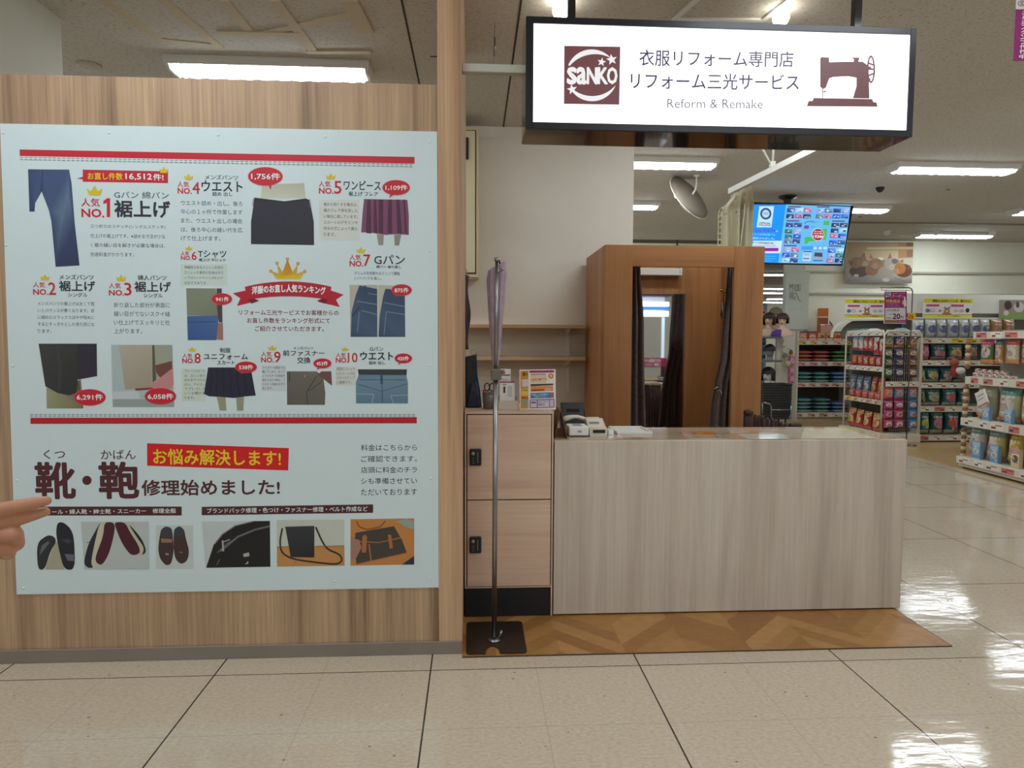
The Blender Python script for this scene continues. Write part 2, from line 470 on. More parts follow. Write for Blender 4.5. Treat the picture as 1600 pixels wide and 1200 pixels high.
# board joints and taped strips on the ceiling
_sz = [0]
def strip(name, pts, w, m):
    b = MB(); _sz[0] += 1
    for p, q in zip(pts, pts[1:]):
        p, q = Vector(p), Vector(q); d = (q - p).normalized(); n = Vector((-d.y, d.x, 0)) * w / 2
        b.prism([(p - n).to_2d(), (q - n).to_2d(), (q + n).to_2d(), (p + n).to_2d()], HC - 0.001 - .0004 * _sz[0], HC, axis='Z'); _sz[0] += 1
    return struct(b.build(name, m))
M_joint = mat('ceiling_joint', (70, 62, 52), 0.9); M_tape = mat('ceiling_tape', (206, 194, 168), 0.85)
tn = 2
for px in ((628, 2), (814, 2)):
    g = G(px[0], px[1], HC); strip('trim_%d' % tn, [(g.x, 2.2, 0), (g.x, 12.0, 0)], 0.012, M_joint); tn += 1
for x0, y0, x1, y1 in ((672, 88, 684, 88),):
    a, c = G(x0, y0, HC), G(x1, y1, HC); strip('trim_%d' % tn, [a, c], 0.01, M_joint); tn += 1
for pts, w in (([(165, 0), (250, 62), (340, 72)], .07), ([(255, 0), (345, 75)], .07), ([(350, 0), (395, 55), (560, 20), (545, 0)], .07), ([(430, 0), (490, 80)], .08), ([(545, 0), (572, 50)], .13), ([(340, 50), (470, 52)], .06), ([(480, 80), (580, 80)], .05)):
    strip('trim_%d' % tn, [G(x, y, HC) for x, y in pts], w * .75, M_tape); tn += 1
# service hatch frame above the sign
a = [G(1052, 30, HC), G(1100, -12, HC), G(1245, -12, HC), G(1192, 30, HC)]
strip('trim_%d' % tn, a + [a[0]], 0.03, M_house); tn += 1

# ------------------------------------------------------------------ walls
zt = P(350, 124, W).z
xr = P(722, 600, W).x; xl = P(685, 600, W).x
b = MB(); b.box(-3.1, xl, W, W + 0.06, 0.0, zt); struct(b.build('wall_left', M_wallwood))
b = MB(); b.box(xl, xr, W - 0.004, W + 0.06, 0.0, HC); b.box(xr - 0.02, xr, W + 0.06, 4.45, 0, HC); struct(b.build('trim_%d' % tn, M_postwood)); tn += 1
zb = P(300, 1009, W).z
b = MB(); b.box(-3.1, xr + .001, W - 0.010, W - 0.002, 0, zb, 0.002); struct(b.build('baseboard_left', M_trim))
b = MB(); b.box(-4.4, -2.358, W + .1, 4.126, 0, HC); struct(b.build('wall_side', mat('pale_grey_pillar', (190, 190, 174), .85, noise=(2, .012))))
xw = P(990, 300, 5.9).x
b = MB(); b.box(-3.0, xw, 5.9, 6.05, 0, HC); struct(b.build('wall_back', M_white))
b = MB(); b.box(P(1250, 430, 11.95).x, 18, 11.975, 12.1, 0, HC); struct(b.build('wall_far', M_cream))
b = MB(); b.box(-9, 18, -6.6, -6.5, 0, HC); struct(b.build('wall_front', mat('opposite_wall', (196, 190, 176), .8)))
# board hung across the ceiling behind the fitting booth
b = MB(); b.box(1.9, 4.7, 12.2, 12.3, 2.2, HC - .06); struct(b.build('wall_hanging', M_cream))
for (x0, x1, z0, z1) in ((1.9, 4.7, P(1000, 373, 12.2).z, P(1000, 371.6, 12.2).z),):
    b = MB(); b.box(x0, x1, 12.18, 12.2, z0, z1); x = P(1058, 380, 12.2).x; b.box(x - .008, x + .008, 12.18, 12.2, z0 - .3, z0); struct(b.build('trim_%d' % tn, M_joint)); tn += 1
# rails on the far wall
for y in (425.5, 459.5):
    z = P(1400, y, 11.9).z
    b = MB(); b.box(P(1258, y, 11.9).x, 14, 11.93, 11.975, z - .02, z + .02, .006); struct(b.build('trim_%d' % tn, mat('wall_rail', (196, 192, 172), .4))); tn += 1
# edge rail where ceiling meets the far sales area
a = G(1400, 347, HC); b = MB(); b.box(4.6, 16, a.y, a.y + .05, HC - .02, HC); struct(b.build('trim_%d' % tn, mat('ceiling_rail', (128, 116, 98), .5))); tn += 1
# pillar that carries the wig shop's board
a, c = P(1226, 430, 11.91), P(1258, 430, 11.91)
b = MB(); b.box(a.x, c.x, 11.91, 11.97, 0, HC); struct(b.build('wall_pillar', M_pillar))
# far end of the store, seen past the booth
b = MB(); b.box(-6, 20, 33, 33.2, 0, HC); struct(b.build('wall_end', M_cream))
# ------------------------------------------------------------------ ceiling fixtures
def make_fixture():
    t = thing('ceiling_light', 'x', 'ceiling light', (0, 0, 0), 'fluorescent ceiling lights')
    b = MB(); w, L_ = 0.13, 0.655
    b.prism([(-w, 0), (w, 0), (w, -.028), (w * .86, -.05), (-w * .86, -.05), (-w, -.028)], -L_, L_, axis='X')
    b.build('housing', M_house, t)
    b = MB(); n = 24
    def fn(u, v):
        y = (v - .5) * 2 * w * .82; e = 1 if 0 < u < 1 else .93
        return Vector(((u - .5) * 2 * (L_ - .03) * e, y, -.051 - .034 * (1 - (2 * v - 1) ** 2) ** .5 * (0.9 + .1 * math.cos(u * math.pi * 22))))
    b.grid(fn, 44, 6); b.build('diffuser', M_lamp, t)
    for s in (-1, 1):
        b = MB(); b.prism([(-w * .86, -.05), (w * .86, -.05), (w * .6, -.075), (-w * .6, -.075)], s * (L_ - .028), s * (L_ - .008), axis='X'); b.build('end_cap', M_house, t)
    return t
fx = make_fixture()
spots = []
for cx in (-4.3, -1.34, 1.8, 4.95, 8.05):
    for cy in (-4.2, -2.0, .1, 2.15, 4.70, 6.86, 9.0, 11.05):
        spots.append((cx, cy))
LB = {(-1.34, 4.70): 'long lit fluorescent ceiling light above the wood wall and the big poster',
      (1.8, 6.86): 'lit fluorescent ceiling light beside the round mirror, left end hidden by the white wall',
      (1.8, 9.0): 'smaller lit fluorescent ceiling light lower left of the round mirror, at the white wall edge',
      (4.95, 6.86): 'large lit fluorescent ceiling light on the right, above the grey ceiling hook',
      (4.95, 9.0): 'lit fluorescent ceiling light peeking out right of the blue screen',
      (8.05, 9.0): 'lit fluorescent ceiling light cut off by the right edge of the photo',
      (8.05, 11.05): 'lit fluorescent ceiling light above the far wall, right of the kitten picture'}
first = True
for cx, cy in spots:
    if cy > 10 and 4 < cx < 6: continue
    if cx > 7 and 4 < cy < 7.5: continue
    f = fx if first else copy_tree(fx); first = False
    f.location = (cx, cy, HC)
    f['label'] = LB.get((cx, cy), "fluorescent ceiling light of the shop grid, out of the photo's sight")
for i, (px, py, Y) in enumerate(((1206, 423, 17.8), (1214, 450, 22.5), (1196, 456, 24.5), (1220, 466, 28.0), (1204, 470, 30.5))):
    f = copy_tree(fx); p = P(px, py, Y); f.location = (p.x, Y, HC); 
    f['label'] = 'lit ceiling light far away right of the booth, ' + ['nearest and widest of the row', 'second from the top of the row', 'third from the top', 'fourth from the top of the row', 'farthest and lowest of the row'][i]
# round ceiling lamps over the sign
M_bulb = mat('lit_globe', (255, 248, 232), .4, emit=14)
for nm, px, py in (('left', 876, 24), ('right', 1220, 34)):
    g = P(px, py + 4, 3.73)
    t = thing('ceiling_lamp', 'small glowing round ceiling lamp above the %s half of the white lit sign' % nm, 'lamp', (g.x, g.y, HC), 'round lamps above the sign')
    b = MB(); g.z = HC - .052; b.lathe([(0, HC), (.035, HC), (.03, HC - .008), (0, HC - .008)], (g.x, g.y, 0)); b.build('base', M_house, t)
    b = MB(); b.ball((g.x, g.y, g.z), .045, 20); b.build('globe', M_bulb, t)
# detector on the ceiling, upper left
g = G(139, 101, HC)
b = MB(); b.lathe([(0, HC), (.075, HC), (.075, HC - .012), (.05, HC - .03), (0, HC - .034)], (g.x, g.y, 0), 24)
setp(b.build('smoke_detector', M_ceil), 'round ceiling detector left of the long light, above the wood wall', 'detector')

# ------------------------------------------------------------------ hanging lit sign
SY = W
tl, tr_, br, bl = P(822, 27, SY), P(1433, 44, SY), P(1423, 213, SY), P(821, 203, SY)
sx0, sx1 = (tl.x + bl.x) / 2, (tr_.x + br.x) / 2; sz1, sz0 = (tl.z + tr_.z) / 2, (br.z + bl.z) / 2
itl, ibr = P(834, 38, SY), P(1414, 202.5, SY); itr = P(1424, 53.5, SY); ibl = P(832.5, 192.5, SY)
ix0, ix1 = (itl.x + ibl.x) / 2, (itr.x + ibr.x) / 2; iz1, iz0 = (itl.z + itr.z) / 2, (ibl.z + ibr.z) / 2
SD = 0.235
sg = thing('hanging_sign', 'white lit shop sign in a black frame hanging above the counter', 'sign', ((sx0 + sx1) / 2, SY, sz1))
b = MB()
b.box(sx0, sx1, SY + .004, SY + SD, sz0, sz1, .004); b.build('housing', M_gloss, sg)
b = MB()
for q in ((sx0, ix0, sz0, sz1), (ix1, sx1, sz0, sz1), (ix0, ix1, sz0, iz0), (ix0, ix1, iz1, sz1)):
    b.box(q[0], q[1], SY - .006, SY + .004, q[2], q[3], .001)
b.build('frame', mat('sign_frame_black', (20, 22, 30), .35), sg)
cv = Canvas((0, SY + .002, 0)); cv.lay = 0
b = MB(); b.box(ix0, ix1, SY + .0005, SY + .003, iz0, iz1); b.build('lit_panel', mat('lit_acrylic', (255, 255, 255), .3, emit=1.6), sg)
cv = Canvas((0, SY, 0)); k = 40 / 9
BRN = (112, 62, 66); VIO = (56, 46, 104)
cv.crop(800, 0, k)
cv.poly([(362, 318), (752, 325), (745, 728), (360, 722)], BRN)
cv.lay = 2; WH = (255, 255, 255)
def crescent(cx, cy, r, a0, a1, w, n=22):
    for i in range(n):
        t0, t1 = i / n, (i + 1) / n
        q = []
        for t, sg_ in ((t0, 1), (t1, 1), (t1, -1), (t0, -1)):
            a = math.radians(a0 + (a1 - a0) * t); rr = r + (sg_ * .5 - .5) * w * math.sin(math.pi * min(1, .08 + t * .92)) ** .8
            q.append((cx + rr * math.cos(a), cy - rr * math.sin(a)))
        cv.poly(q, WH)
crescent(553, 520, 176, 158, 42, 36); crescent(556, 528, 176, 212, 338, 36)
cv.star(692, 415, 40, WH, 100); cv.star(622, 432, 32, WH, 80); cv.star(417, 622, 38, WH, 100)
cv.lay = 3; 
for ch, xa, xb in (('s', 386, 444), ('a', 452, 512), ('N', 522, 588), ('K', 596, 662), ('O', 662, 728)): cv.text(ch, xa, 472, xb, 583, WH, .028)
cv.build('shop_emblem', ink('emblem_ink', .4, emit=.85), sg)
cv.lay = 1
cv.text('衣服リフォーム専門店', 885, 352, 1954, 462, VIO, .014, tilt=12)
cv.text('リフォーム三光サービス', 825, 510, 1992, 622, VIO, .014, tilt=12)
cv.build('lettering', ink('letter_ink', .4, emit=.6), sg)
cv.text('Reform & Remake', 1078, 688, 1741, 752, (110, 110, 126), .002, tilt=4)
cv.build('small_lettering', ink('pale_letter_ink', .4, emit=.8), sg)
cv.crop(1140, 0, k)
for q in ([(628, 405), (640, 395), (690, 400), (692, 432), (692, 545), (668, 610), (650, 618), (628, 605)],
          [(692, 432), (862, 428), (925, 428), (965, 460), (967, 545), (880, 540), (820, 530), (720, 535), (692, 545)],
          [(862, 428), (862, 410), (850, 406), (850, 400), (903, 400), (893, 428)],
          [(880, 535), (967, 540), (970, 685), (855, 683), (880, 600)],
          [(583, 680), (990, 688), (998, 708), (1020, 712), (1028, 742), (535, 738), (548, 702), (575, 700)],
          [(643, 612), (650, 612), (648, 682), (643, 682)], [(648, 634), (670, 630), (670, 643), (648, 640)], [(960, 460), (985, 465), (985, 478), (960, 480)], [(962, 540), (978, 545), (978, 572), (962, 565)]):
    cv.poly(q, BRN)
cv.ring(981, 482, 29, 97, 13, 16, BRN)
for dy in (-45, 0, 45): cv.line([(960, 482 + dy), (1004, 482 + dy * .6)], 12, BRN)
cv.build('sewing_machine_emblem', ink('machine_ink', .4, emit=.85), sg)
for px, py in ((892.5, 25), (1337, 40)):
    x = P(px, py, SY + .12).x
    b = MB(); b.box(x - .016, x + .016, SY + .10, SY + .135, sz1, HC); b.build('hanging_pole', M_gloss, sg)
# grey beam between post and sign, with the thin wire beside it
za, zb2 = P(770, 117, W + .05).z, P(770, 104, W + .05).z
b = MB(); b.box(xr, sx0 + .02, W + .02, W + .06, za, zb2, .003)
setp(b.build('tie_rail', mat('grey_tie', (186, 184, 172), .5)), 'pale grey steel rail running from the wooden post to the black sign', 'rail')
a = P(773, 15, 4.0); c = P(771, 98, 4.0)
b = MB(); b.tube([(a.x, 4.0, HC), (c.x, 4.0, c.z)], .0018, 6); b.tube([(a.x, 4, a.z), (a.x, 4, a.z - .03)], .005, 8); b.tube([(a.x, 4, P(772, 58, 4).z), (a.x, 4, P(772, 88, 4).z)], .005, 8)
setp(b.build('ceiling_wire', M_chrome), 'thin silver wire hanging from the ceiling left of the sign', 'wire')
# ------------------------------------------------------------------ the big ranking poster
PY = W - .004
c4 = [P(0, 193, PY), P(683, 205.5, PY), P(685.5, 918, PY), P(26, 929, PY)]
px0 = (c4[0].x + c4[3].x) / 2; px1 = (c4[1].x + c4[2].x) / 2; pz1 = (c4[0].z + c4[1].z) / 2; pz0 = (c4[2].z + c4[3].z) / 2
po = thing('poster', 'large white repair ranking poster with red stripes screwed to the wood wall', 'poster', ((px0 + px1) / 2, PY, pz0))
b = MB()
b.prism([(c4[3].x, c4[3].z), (c4[2].x, c4[2].z), (c4[1].x, c4[1].z), (c4[0].x, c4[0].z)], PY, W, axis='Y')
b.build('board', mat('poster_board', (206, 222, 224), .42), po)
RED, BLK, MAR, WHT, YEL, GRY = (194, 26, 46), (44, 44, 56), (80, 34, 40), (232, 238, 238), (214, 190, 18), (84, 88, 94)
k = 40 / 9
CA, CB, CC, CD, CE, CFF = (0, 180, k), (340, 180, k), (0, 420, k), (340, 420, k), (0, 670, k), (340, 670, k)
cv = Canvas((0, PY, 0), step=.0004)
# stripes
cv.crop(*CA); s0_ = [(137, 238), (137, 283)]; cv.crop(*CB); 
def xf(cr, x, y, to): return ((cr[0] + x / cr[2] - to[0]) * to[2], (cr[1] + y / cr[2] - to[1]) * to[2])
q = [xf(CA, 137, 283, CB), (1368, 337), (1368, 290), xf(CA, 137, 238, CB)]
cv.crop(*CB); cv.poly(q, RED); cv.build('red_stripe', M_ink, po)
q = [xf(CC, 212, 1077, CD), (1383, 1073), (1383, 1030), xf(CC, 212, 1035, CD)]
cv.crop(*CD); cv.poly(q, (186, 18, 36)); cv.build('red_stripe', M_ink, po)
def dashes(cr, x0, y0, x1, y1, n):
    cv.crop(*cr)
    for i in range(n):
        t = i / n; a = (x0 + (x1 - x0) * t, y0 + (y1 - y0) * t); bq = (x0 + (x1 - x0) * (t + .62 / n), y0 + (y1 - y0) * (t + .62 / n))
        cv.line([a, bq], 4, (110, 112, 116))
for dy in (0, 15): a = xf(CA, 140, 293 + dy, CB); dashes(CB, a[0], a[1], 1365, 343 + dy, 84)
for dy in (0, 11): a = xf(CC, 212, 1012 + dy, CD); dashes(CD, a[0], a[1], 1383, 1011 + dy, 84)
cv.build('stitch_lines', M_ink, po)
# pale boxes behind the small print
for cr, x0, y0, x1, y1, c in ((CB, 705, 590, 985, 868, (208, 212, 206)), (CA, 1255, 1035, 1578, 1185, (196, 214, 206)), (CC, 1262, 695, 1430, 920, (198, 212, 200)), (CD, 820, 680, 965, 812, (206, 210, 202)), (CD, 305, 670, 475, 850, (196, 208, 210))):
    cv.crop(*cr); cv.lay = .4; cv.rect(x0, y0, x1, y1, c)
    cv.build('tinted_text_box', M_ink, po)
# pictures
def soften(pts, closed, cut=.22, times=2):
    for _ in range(times):
        o = [] if closed else [pts[0]]
        for i in range(len(pts) if closed else len(pts) - 1):
            a, c = pts[i], pts[(i + 1) % len(pts)]
            o += [(a[0] + (c[0] - a[0]) * cut, a[1] + (c[1] - a[1]) * cut), (c[0] - (c[0] - a[0]) * cut, c[1] - (c[1] - a[1]) * cut)]
        pts = o if closed else o + [pts[-1]]
    return pts
def picture(cr, name, polys, soft=False):
    cv.crop(*cr)
    if soft:
        q = []
        for r in polys:
            if len(r) == 3: q.append((soften(r[0], False), r[1], r[2]) if len(r[0]) > 2 else r)
            elif len(r[0]) > 4 and not isinstance(r[1][0], (tuple, list)): q.append((soften(r[0], True), r[1]))
            elif len(r[0]) > 4:
                c = tuple(sum(v[i] for v in r[1]) / len(r[1]) for i in range(3)); q.append((soften(r[0], True), c))
            else: q.append(r)
        polys = q
    for i, q in enumerate(polys):
        cv.lay = 1 + min(i, 7) * .25
        if len(q) == 3: cv.line(q[0], q[1], q[2])
        else: cv.poly(q[0], q[1])
    cv.lay = 1
    cv.build(name, M_ink, po)
D1, D2, D3 = (46, 62, 102), (60, 78, 118), (92, 116, 142)
picture(CA, 'jeans_picture', [
    ([(205, 670), (240, 670), (245, 610), (290, 530), (300, 377), (195, 375)], [D1, D1, D2, D1, D2, D1]),
    ([(290, 530), (340, 660), (358, 740), (440, 690), (470, 560), (480, 378), (300, 377)], [D1, D2, D1, D3, D3, D2, D2]),
    ([(358, 740), (387, 1053), (553, 1043), (520, 760), (497, 470), (480, 378), (470, 560), (440, 690)], [D1, (40, 50, 88), (40, 50, 88), D1, D1, D2, D3, D3]),
    ([(300, 378), (290, 440), (288, 530)], 4, (34, 46, 82))])
picture(CB, 'waist_picture', [
    ([(300, 578), (612, 578), (600, 472), (310, 482)], [(200, 202, 182), (196, 198, 178), (176, 178, 160), (186, 186, 168)]),
    ([(232, 895), (670, 902), (668, 740), (640, 590), (612, 578), (465, 598), (255, 572), (250, 620), (232, 740)], (40, 42, 52)),
    ([(250, 580), (244, 630)], 8, (150, 150, 152)), ([(640, 585), (648, 640)], 8, (150, 150, 152)),
    ([(262, 585), (455, 600), (462, 612), (480, 600), (630, 588)], 5, (24, 24, 30)), ([(463, 612), (470, 890)], 3, (32, 34, 42))])
PU, PD = (122, 66, 98), (78, 36, 62)
sk = [([(1105, 825), (1155, 830), (1150, 903), (1118, 903)], (146, 142, 132)), ([(1226, 828), (1275, 830), (1260, 905), (1230, 905)], (140, 134, 126)),
      ([(997, 815), (1040, 812), (1110, 822), (1170, 832), (1205, 828), (1240, 825), (1328, 832), (1328, 700), (1318, 588), (1017, 582), (1005, 700)], PU)]
for a, bq, c, d in ((1040, 1062, 1030, 1068), (1085, 1100, 1085, 1112), (1120, 1150, 1118, 1150), (1185, 1210, 1180, 1212), (1240, 1262, 1250, 1280), (1290, 1300, 1302, 1315)):
    sk.append(([(c, 818), (d, 822), (bq, 586), (a, 586)], PD))
picture(CB, 'flared_skirt_picture', sk)
picture(CC, 'trouser_hem_picture', [
    ([(325, 970), (580, 970), (562, 768), (535, 780), (322, 820)], [(146, 146, 112), (120, 110, 76), (128, 120, 92), (60, 60, 44), (150, 152, 122)]),
    ([(315, 815), (400, 862), (480, 880), (530, 862), (540, 770), (545, 520), (268, 520)], [(52, 52, 54), (44, 44, 46), (50, 50, 52), (40, 40, 40), (44, 44, 46), (50, 50, 50), (58, 58, 58)]),
    ([(540, 770), (675, 745), (672, 520), (538, 520)], (42, 38, 52)), ([(400, 530), (420, 700), (410, 850)], 22, (58, 58, 60))])
picture(CC, 'pinned_hem_picture', [
    ([(783, 960), (1210, 960), (1197, 528), (772, 528)], (168, 184, 182)),
    ([(783, 960), (1210, 960), (1210, 905), (783, 905)], (146, 158, 154)), ([(783, 905), (975, 905), (960, 848), (785, 852)], (190, 198, 202)),
    ([(1085, 770), (1200, 650), (1197, 530), (1058, 530)], (152, 158, 140)), ([(870, 838), (1040, 830), (1056, 800), (1060, 528), (825, 528)], [(160, 152, 134), (156, 146, 128), (164, 156, 138), (172, 164, 148), (178, 170, 152)]),
    ([(1060, 790), (1085, 770), (1072, 530), (1058, 530)], (92, 84, 62)), ([(1085, 720), (1120, 765), (1198, 700), (1195, 640), (1080, 670)], (112, 68, 58)),
    ([(1050, 838), (1190, 832), (1206, 800), (1200, 690), (1120, 750), (1060, 792)], (190, 132, 134)), ([(940, 838), (1040, 832)], 14, (140, 40, 50))])
picture(CC, 'shirt_hem_picture', [
    ([(1303, 495), (1550, 495), (1540, 135), (1293, 135)], (188, 192, 182)), ([(1300, 325), (1520, 322), (1500, 137), (1293, 135)], [(124, 132, 112), (116, 124, 104), (130, 136, 116), (128, 134, 114)]),
    ([(1305, 495), (1505, 495), (1520, 322), (1300, 328)], [(54, 84, 138), (58, 90, 146), (70, 104, 156), (62, 94, 148)]), ([(1505, 250), (1520, 370), (1545, 375), (1540, 137), (1505, 137)], (70, 62, 66)),
    ([(1508, 490), (1550, 495), (1548, 378), (1515, 375)], (156, 112, 100)), ([(1302, 372), (1500, 366)], 4, (44, 66, 118))])
NV, NV2 = (34, 34, 56), (20, 20, 36)
sk = [([(-6, 890), (55, 890), (62, 985), (15, 985)], (150, 150, 126)), ([(128, 885), (183, 885), (178, 985), (135, 985)], (148, 148, 124)),
      ([(-94, 868), (-60, 885), (30, 890), (110, 897), (200, 885), (265, 880), (230, 685), (-66, 685)], NV)]
for a, d in ((-40, -52), (0, -8), (40, 40), (85, 92), (130, 150), (175, 205)): sk.append(([(a, 690), (d, 885)], 5, NV2))
picture(CD, 'pleated_skirt_picture', sk)
picture(CD, 'fly_zip_picture', [
    ([(483, 945), (745, 945), (748, 860), (735, 760), (690, 712), (480, 712)], [(92, 88, 80), (96, 92, 84), (92, 88, 80), (106, 102, 94), (112, 108, 100), (104, 100, 92)]),
    ([(700, 745), (735, 765), (795, 812), (790, 712), (722, 712), (690, 738)], (110, 76, 66)), ([(625, 945), (618, 860), (632, 835), (688, 745)], 6, (58, 54, 50)), ([(640, 845), (715, 790), (728, 770)], 5, (66, 62, 56)),
    ([(500, 720), (500, 780)], 6, (50, 50, 48)), ([(606, 738), (606, 752)], 4, (180, 178, 170))])
J1, J2, J3 = (90, 118, 140), (108, 136, 156), (58, 82, 104)
picture(CD, 'jeans_back_picture', [
    ([(980, 738), (1312, 738), (1315, 698), (973, 698)], (52, 54, 60)), ([(962, 935), (1322, 935), (1322, 790), (1310, 738), (980, 735), (960, 790)], [J1, J1, J2, J2, J1, J2]),
    ([(972, 800), (1138, 850), (1312, 800)], 4, J3), ([(1142, 740), (1145, 935)], 5, J3), ([(1138, 738), (1140, 800)], 18, J3), ([(965, 868), (1085, 872), (1072, 935)], 6, (140, 164, 180)),
    ([(1320, 876), (1202, 880), (1222, 935)], 6, (140, 164, 180)), ([(985, 770), (1300, 770)], 3, J3)])
K1, K2, K3 = (66, 88, 114), (50, 70, 98), (120, 142, 158)
picture(CD, 'torn_jeans_picture', [
    ([(922, 473), (1110, 473), (1110, 112), (917, 112)], (180, 176, 158)), ([(925, 473), (1110, 473), (1108, 140), (985, 116), (960, 180), (930, 300)], [K2, K1, K2, K2, K1, K1]),
    ([(968, 225), (1108, 248)], 5, K3), ([(1000, 290), (1106, 318)], 5, K3), ([(970, 440), (985, 300)], 5, K3), ([(1025, 118), (1022, 200)], 14, K2), ([(1045, 172), (1108, 180)], 4, K3), ([(935, 330), (985, 265)], 8, (34, 48, 74))])
picture(CD, 'mended_jeans_picture', [
    ([(1117, 473), (1303, 473), (1300, 118), (1115, 112)], (184, 182, 164)), ([(1118, 473), (1303, 473), (1300, 160), (1165, 138), (1150, 190), (1125, 330)], [K2, K1, K2, K2, K1, K1]),
    ([(1155, 235), (1298, 262)], 5, K3), ([(1172, 298), (1300, 318)], 5, K3), ([(1155, 460), (1172, 298)], 5, K3), ([(1192, 140), (1188, 205)], 14, K2)])
picture(CE, 'heel_shoes_picture', [
    ([(312, 978), (450, 978), (400, 780), (380, 790)], (168, 162, 142)), ([(262, 978), (312, 978), (350, 850), (394, 780), (372, 745), (330, 737), (255, 792)], [(36, 40, 44), (30, 32, 34), (24, 26, 28), (40, 44, 46), (56, 60, 62), (38, 42, 44), (60, 66, 68)]),
    ([(275, 880), (345, 790), (335, 780), (290, 810)], (96, 104, 106)), ([(445, 978), (523, 978), (515, 755), (490, 690), (440, 648), (400, 650), (388, 720), (410, 840)], [(34, 34, 52), (34, 34, 50), (30, 32, 40), (24, 24, 32), (24, 24, 32), (26, 26, 34), (30, 30, 38), (38, 40, 48)]),
    ([(470, 915), (515, 918), (514, 872), (448, 868)], (98, 102, 116)), ([(425, 770), (475, 760), (500, 780), (470, 800)], (58, 60, 72))], soft=True)
picture(CE, 'sneaker_picture', [
    ([(585, 978), (1038, 978), (1035, 645), (563, 645)], (182, 192, 188)), ([(580, 935), (610, 966), (650, 966), (660, 860), (700, 648), (690, 660), (612, 800)], (34, 34, 48)), ([(630, 958), (700, 966), (665, 880), (722, 720), (727, 648), (692, 648), (645, 850)], (196, 192, 168)),
    ([(668, 930), (710, 950), (762, 860), (802, 690), (788, 648), (725, 648), (718, 745), (662, 890)], (74, 22, 38)), ([(930, 720), (1003, 830), (985, 882), (1020, 852), (985, 760), (885, 648)], (34, 34, 46)), ([(905, 720), (975, 825), (950, 886), (990, 872), (1003, 822), (922, 716), (890, 648), (866, 648)], (192, 186, 162)),
    ([(850, 800), (910, 880), (972, 868), (970, 820), (905, 720), (870, 648), (795, 648), (805, 690)], (72, 22, 36)), ([(604, 790), (640, 780), (628, 770)], 4, (50, 50, 54))], soft=True)
picture(CE, 'worn_soles_picture', [
    ([(1083, 972), (1343, 972), (1340, 670), (1083, 670)], (192, 202, 198)), ([(1110, 900), (1150, 950), (1190, 940), (1208, 850), (1202, 760), (1195, 690), (1150, 675), (1116, 702), (1097, 830)], (64, 46, 42)), ([(1215, 900), (1255, 942), (1300, 920), (1316, 850), (1290, 760), (1280, 700), (1245, 672), (1206, 700), (1205, 820)], (66, 46, 44)),
    ([(1114, 750), (1200, 760), (1195, 690), (1150, 676), (1116, 702)], (58, 60, 70)), ([(1212, 755), (1288, 745), (1280, 700), (1245, 673), (1206, 700)], (58, 58, 68)), ([(1120, 790), (1195, 790), (1197, 765), (1118, 760)], (146, 112, 84)), ([(1150, 868), (1172, 872)], 14, (150, 138, 126)), ([(1248, 855), (1268, 860)], 10, (120, 108, 100))], soft=True)
picture(CFF, 'rucksack_picture', [
    ([(-85, 958), (367, 958), (365, 637), (-110, 645)], (190, 198, 198)), ([(-80, 965), (367, 958), (363, 640), (240, 641), (120, 670), (30, 730), (-25, 800)], (24, 22, 24)), ([(-20, 800), (35, 732), (125, 672), (250, 642)], 5, (140, 140, 140)), ([(20, 850), (140, 750), (260, 700), (362, 676)], 13, (104, 104, 106)),
    ([(0, 860), (60, 800), (120, 766)], 5, (120, 120, 122)), ([(35, 775), (40, 850)], 12, (170, 168, 160)), ([(30, 790), (85, 768)], 7, (160, 158, 150)), ([(182, 890), (222, 884), (218, 858), (178, 868)], (172, 172, 168)), ([(190, 942), (215, 935), (212, 918)], (180, 180, 180)), ([(15, 905), (-5, 945)], 4, (140, 138, 132))])
picture(CFF, 'shoulder_bag_picture', [
    ([(413, 957), (882, 950), (880, 630), (410, 634)], (192, 196, 184)), ([(413, 957), (882, 950), (880, 812), (412, 820)], (188, 136, 78)), ([(450, 690), (432, 780), (442, 860), (520, 905), (700, 930), (830, 942), (868, 915), (850, 872), (760, 836), (720, 770), (682, 682)], 12, (48, 34, 30)),
    ([(508, 890), (672, 893), (672, 674), (470, 680)], [(34, 38, 40), (30, 32, 36), (48, 54, 56), (46, 50, 54)]), ([(412, 819), (500, 817)], 4, (150, 104, 60)), ([(680, 815), (880, 811)], 4, (150, 104, 60)), ([(520, 955), (560, 900)], 3, (150, 104, 60)), ([(470, 682), (660, 676)], 6, (70, 76, 80))], soft=True)
picture(CFF, 'satchel_picture', [
    ([(923, 950), (1365, 942), (1365, 622), (923, 628)], (190, 126, 66)), ([(965, 945), (1315, 862), (1280, 770), (1225, 676), (958, 722), (948, 800)], (66, 60, 52)), ([(960, 780), (1120, 790), (1275, 755)], 7, (168, 106, 56)), ([(968, 940), (1312, 862)], 7, (168, 106, 56)),
    ([(1000, 860), (1032, 858), (1038, 745), (1022, 735), (1006, 745)], (172, 104, 56)), ([(1195, 832), (1218, 828), (1205, 735), (1182, 735)], (172, 104, 56)), ([(1052, 800), (1066, 915)], 10, (168, 106, 56)), ([(923, 900), (960, 902), (1000, 825), (985, 772), (925, 755)], (158, 122, 104)),
    ([(965, 640), (985, 680), (1040, 700), (1130, 680), (1165, 640)], 8, (120, 74, 46)), ([(1278, 943), (1365, 942), (1365, 882)], (40, 44, 72)), ([(1240, 640), (1300, 680), (1365, 700), (1365, 640), (1310, 625)], (150, 160, 150))])
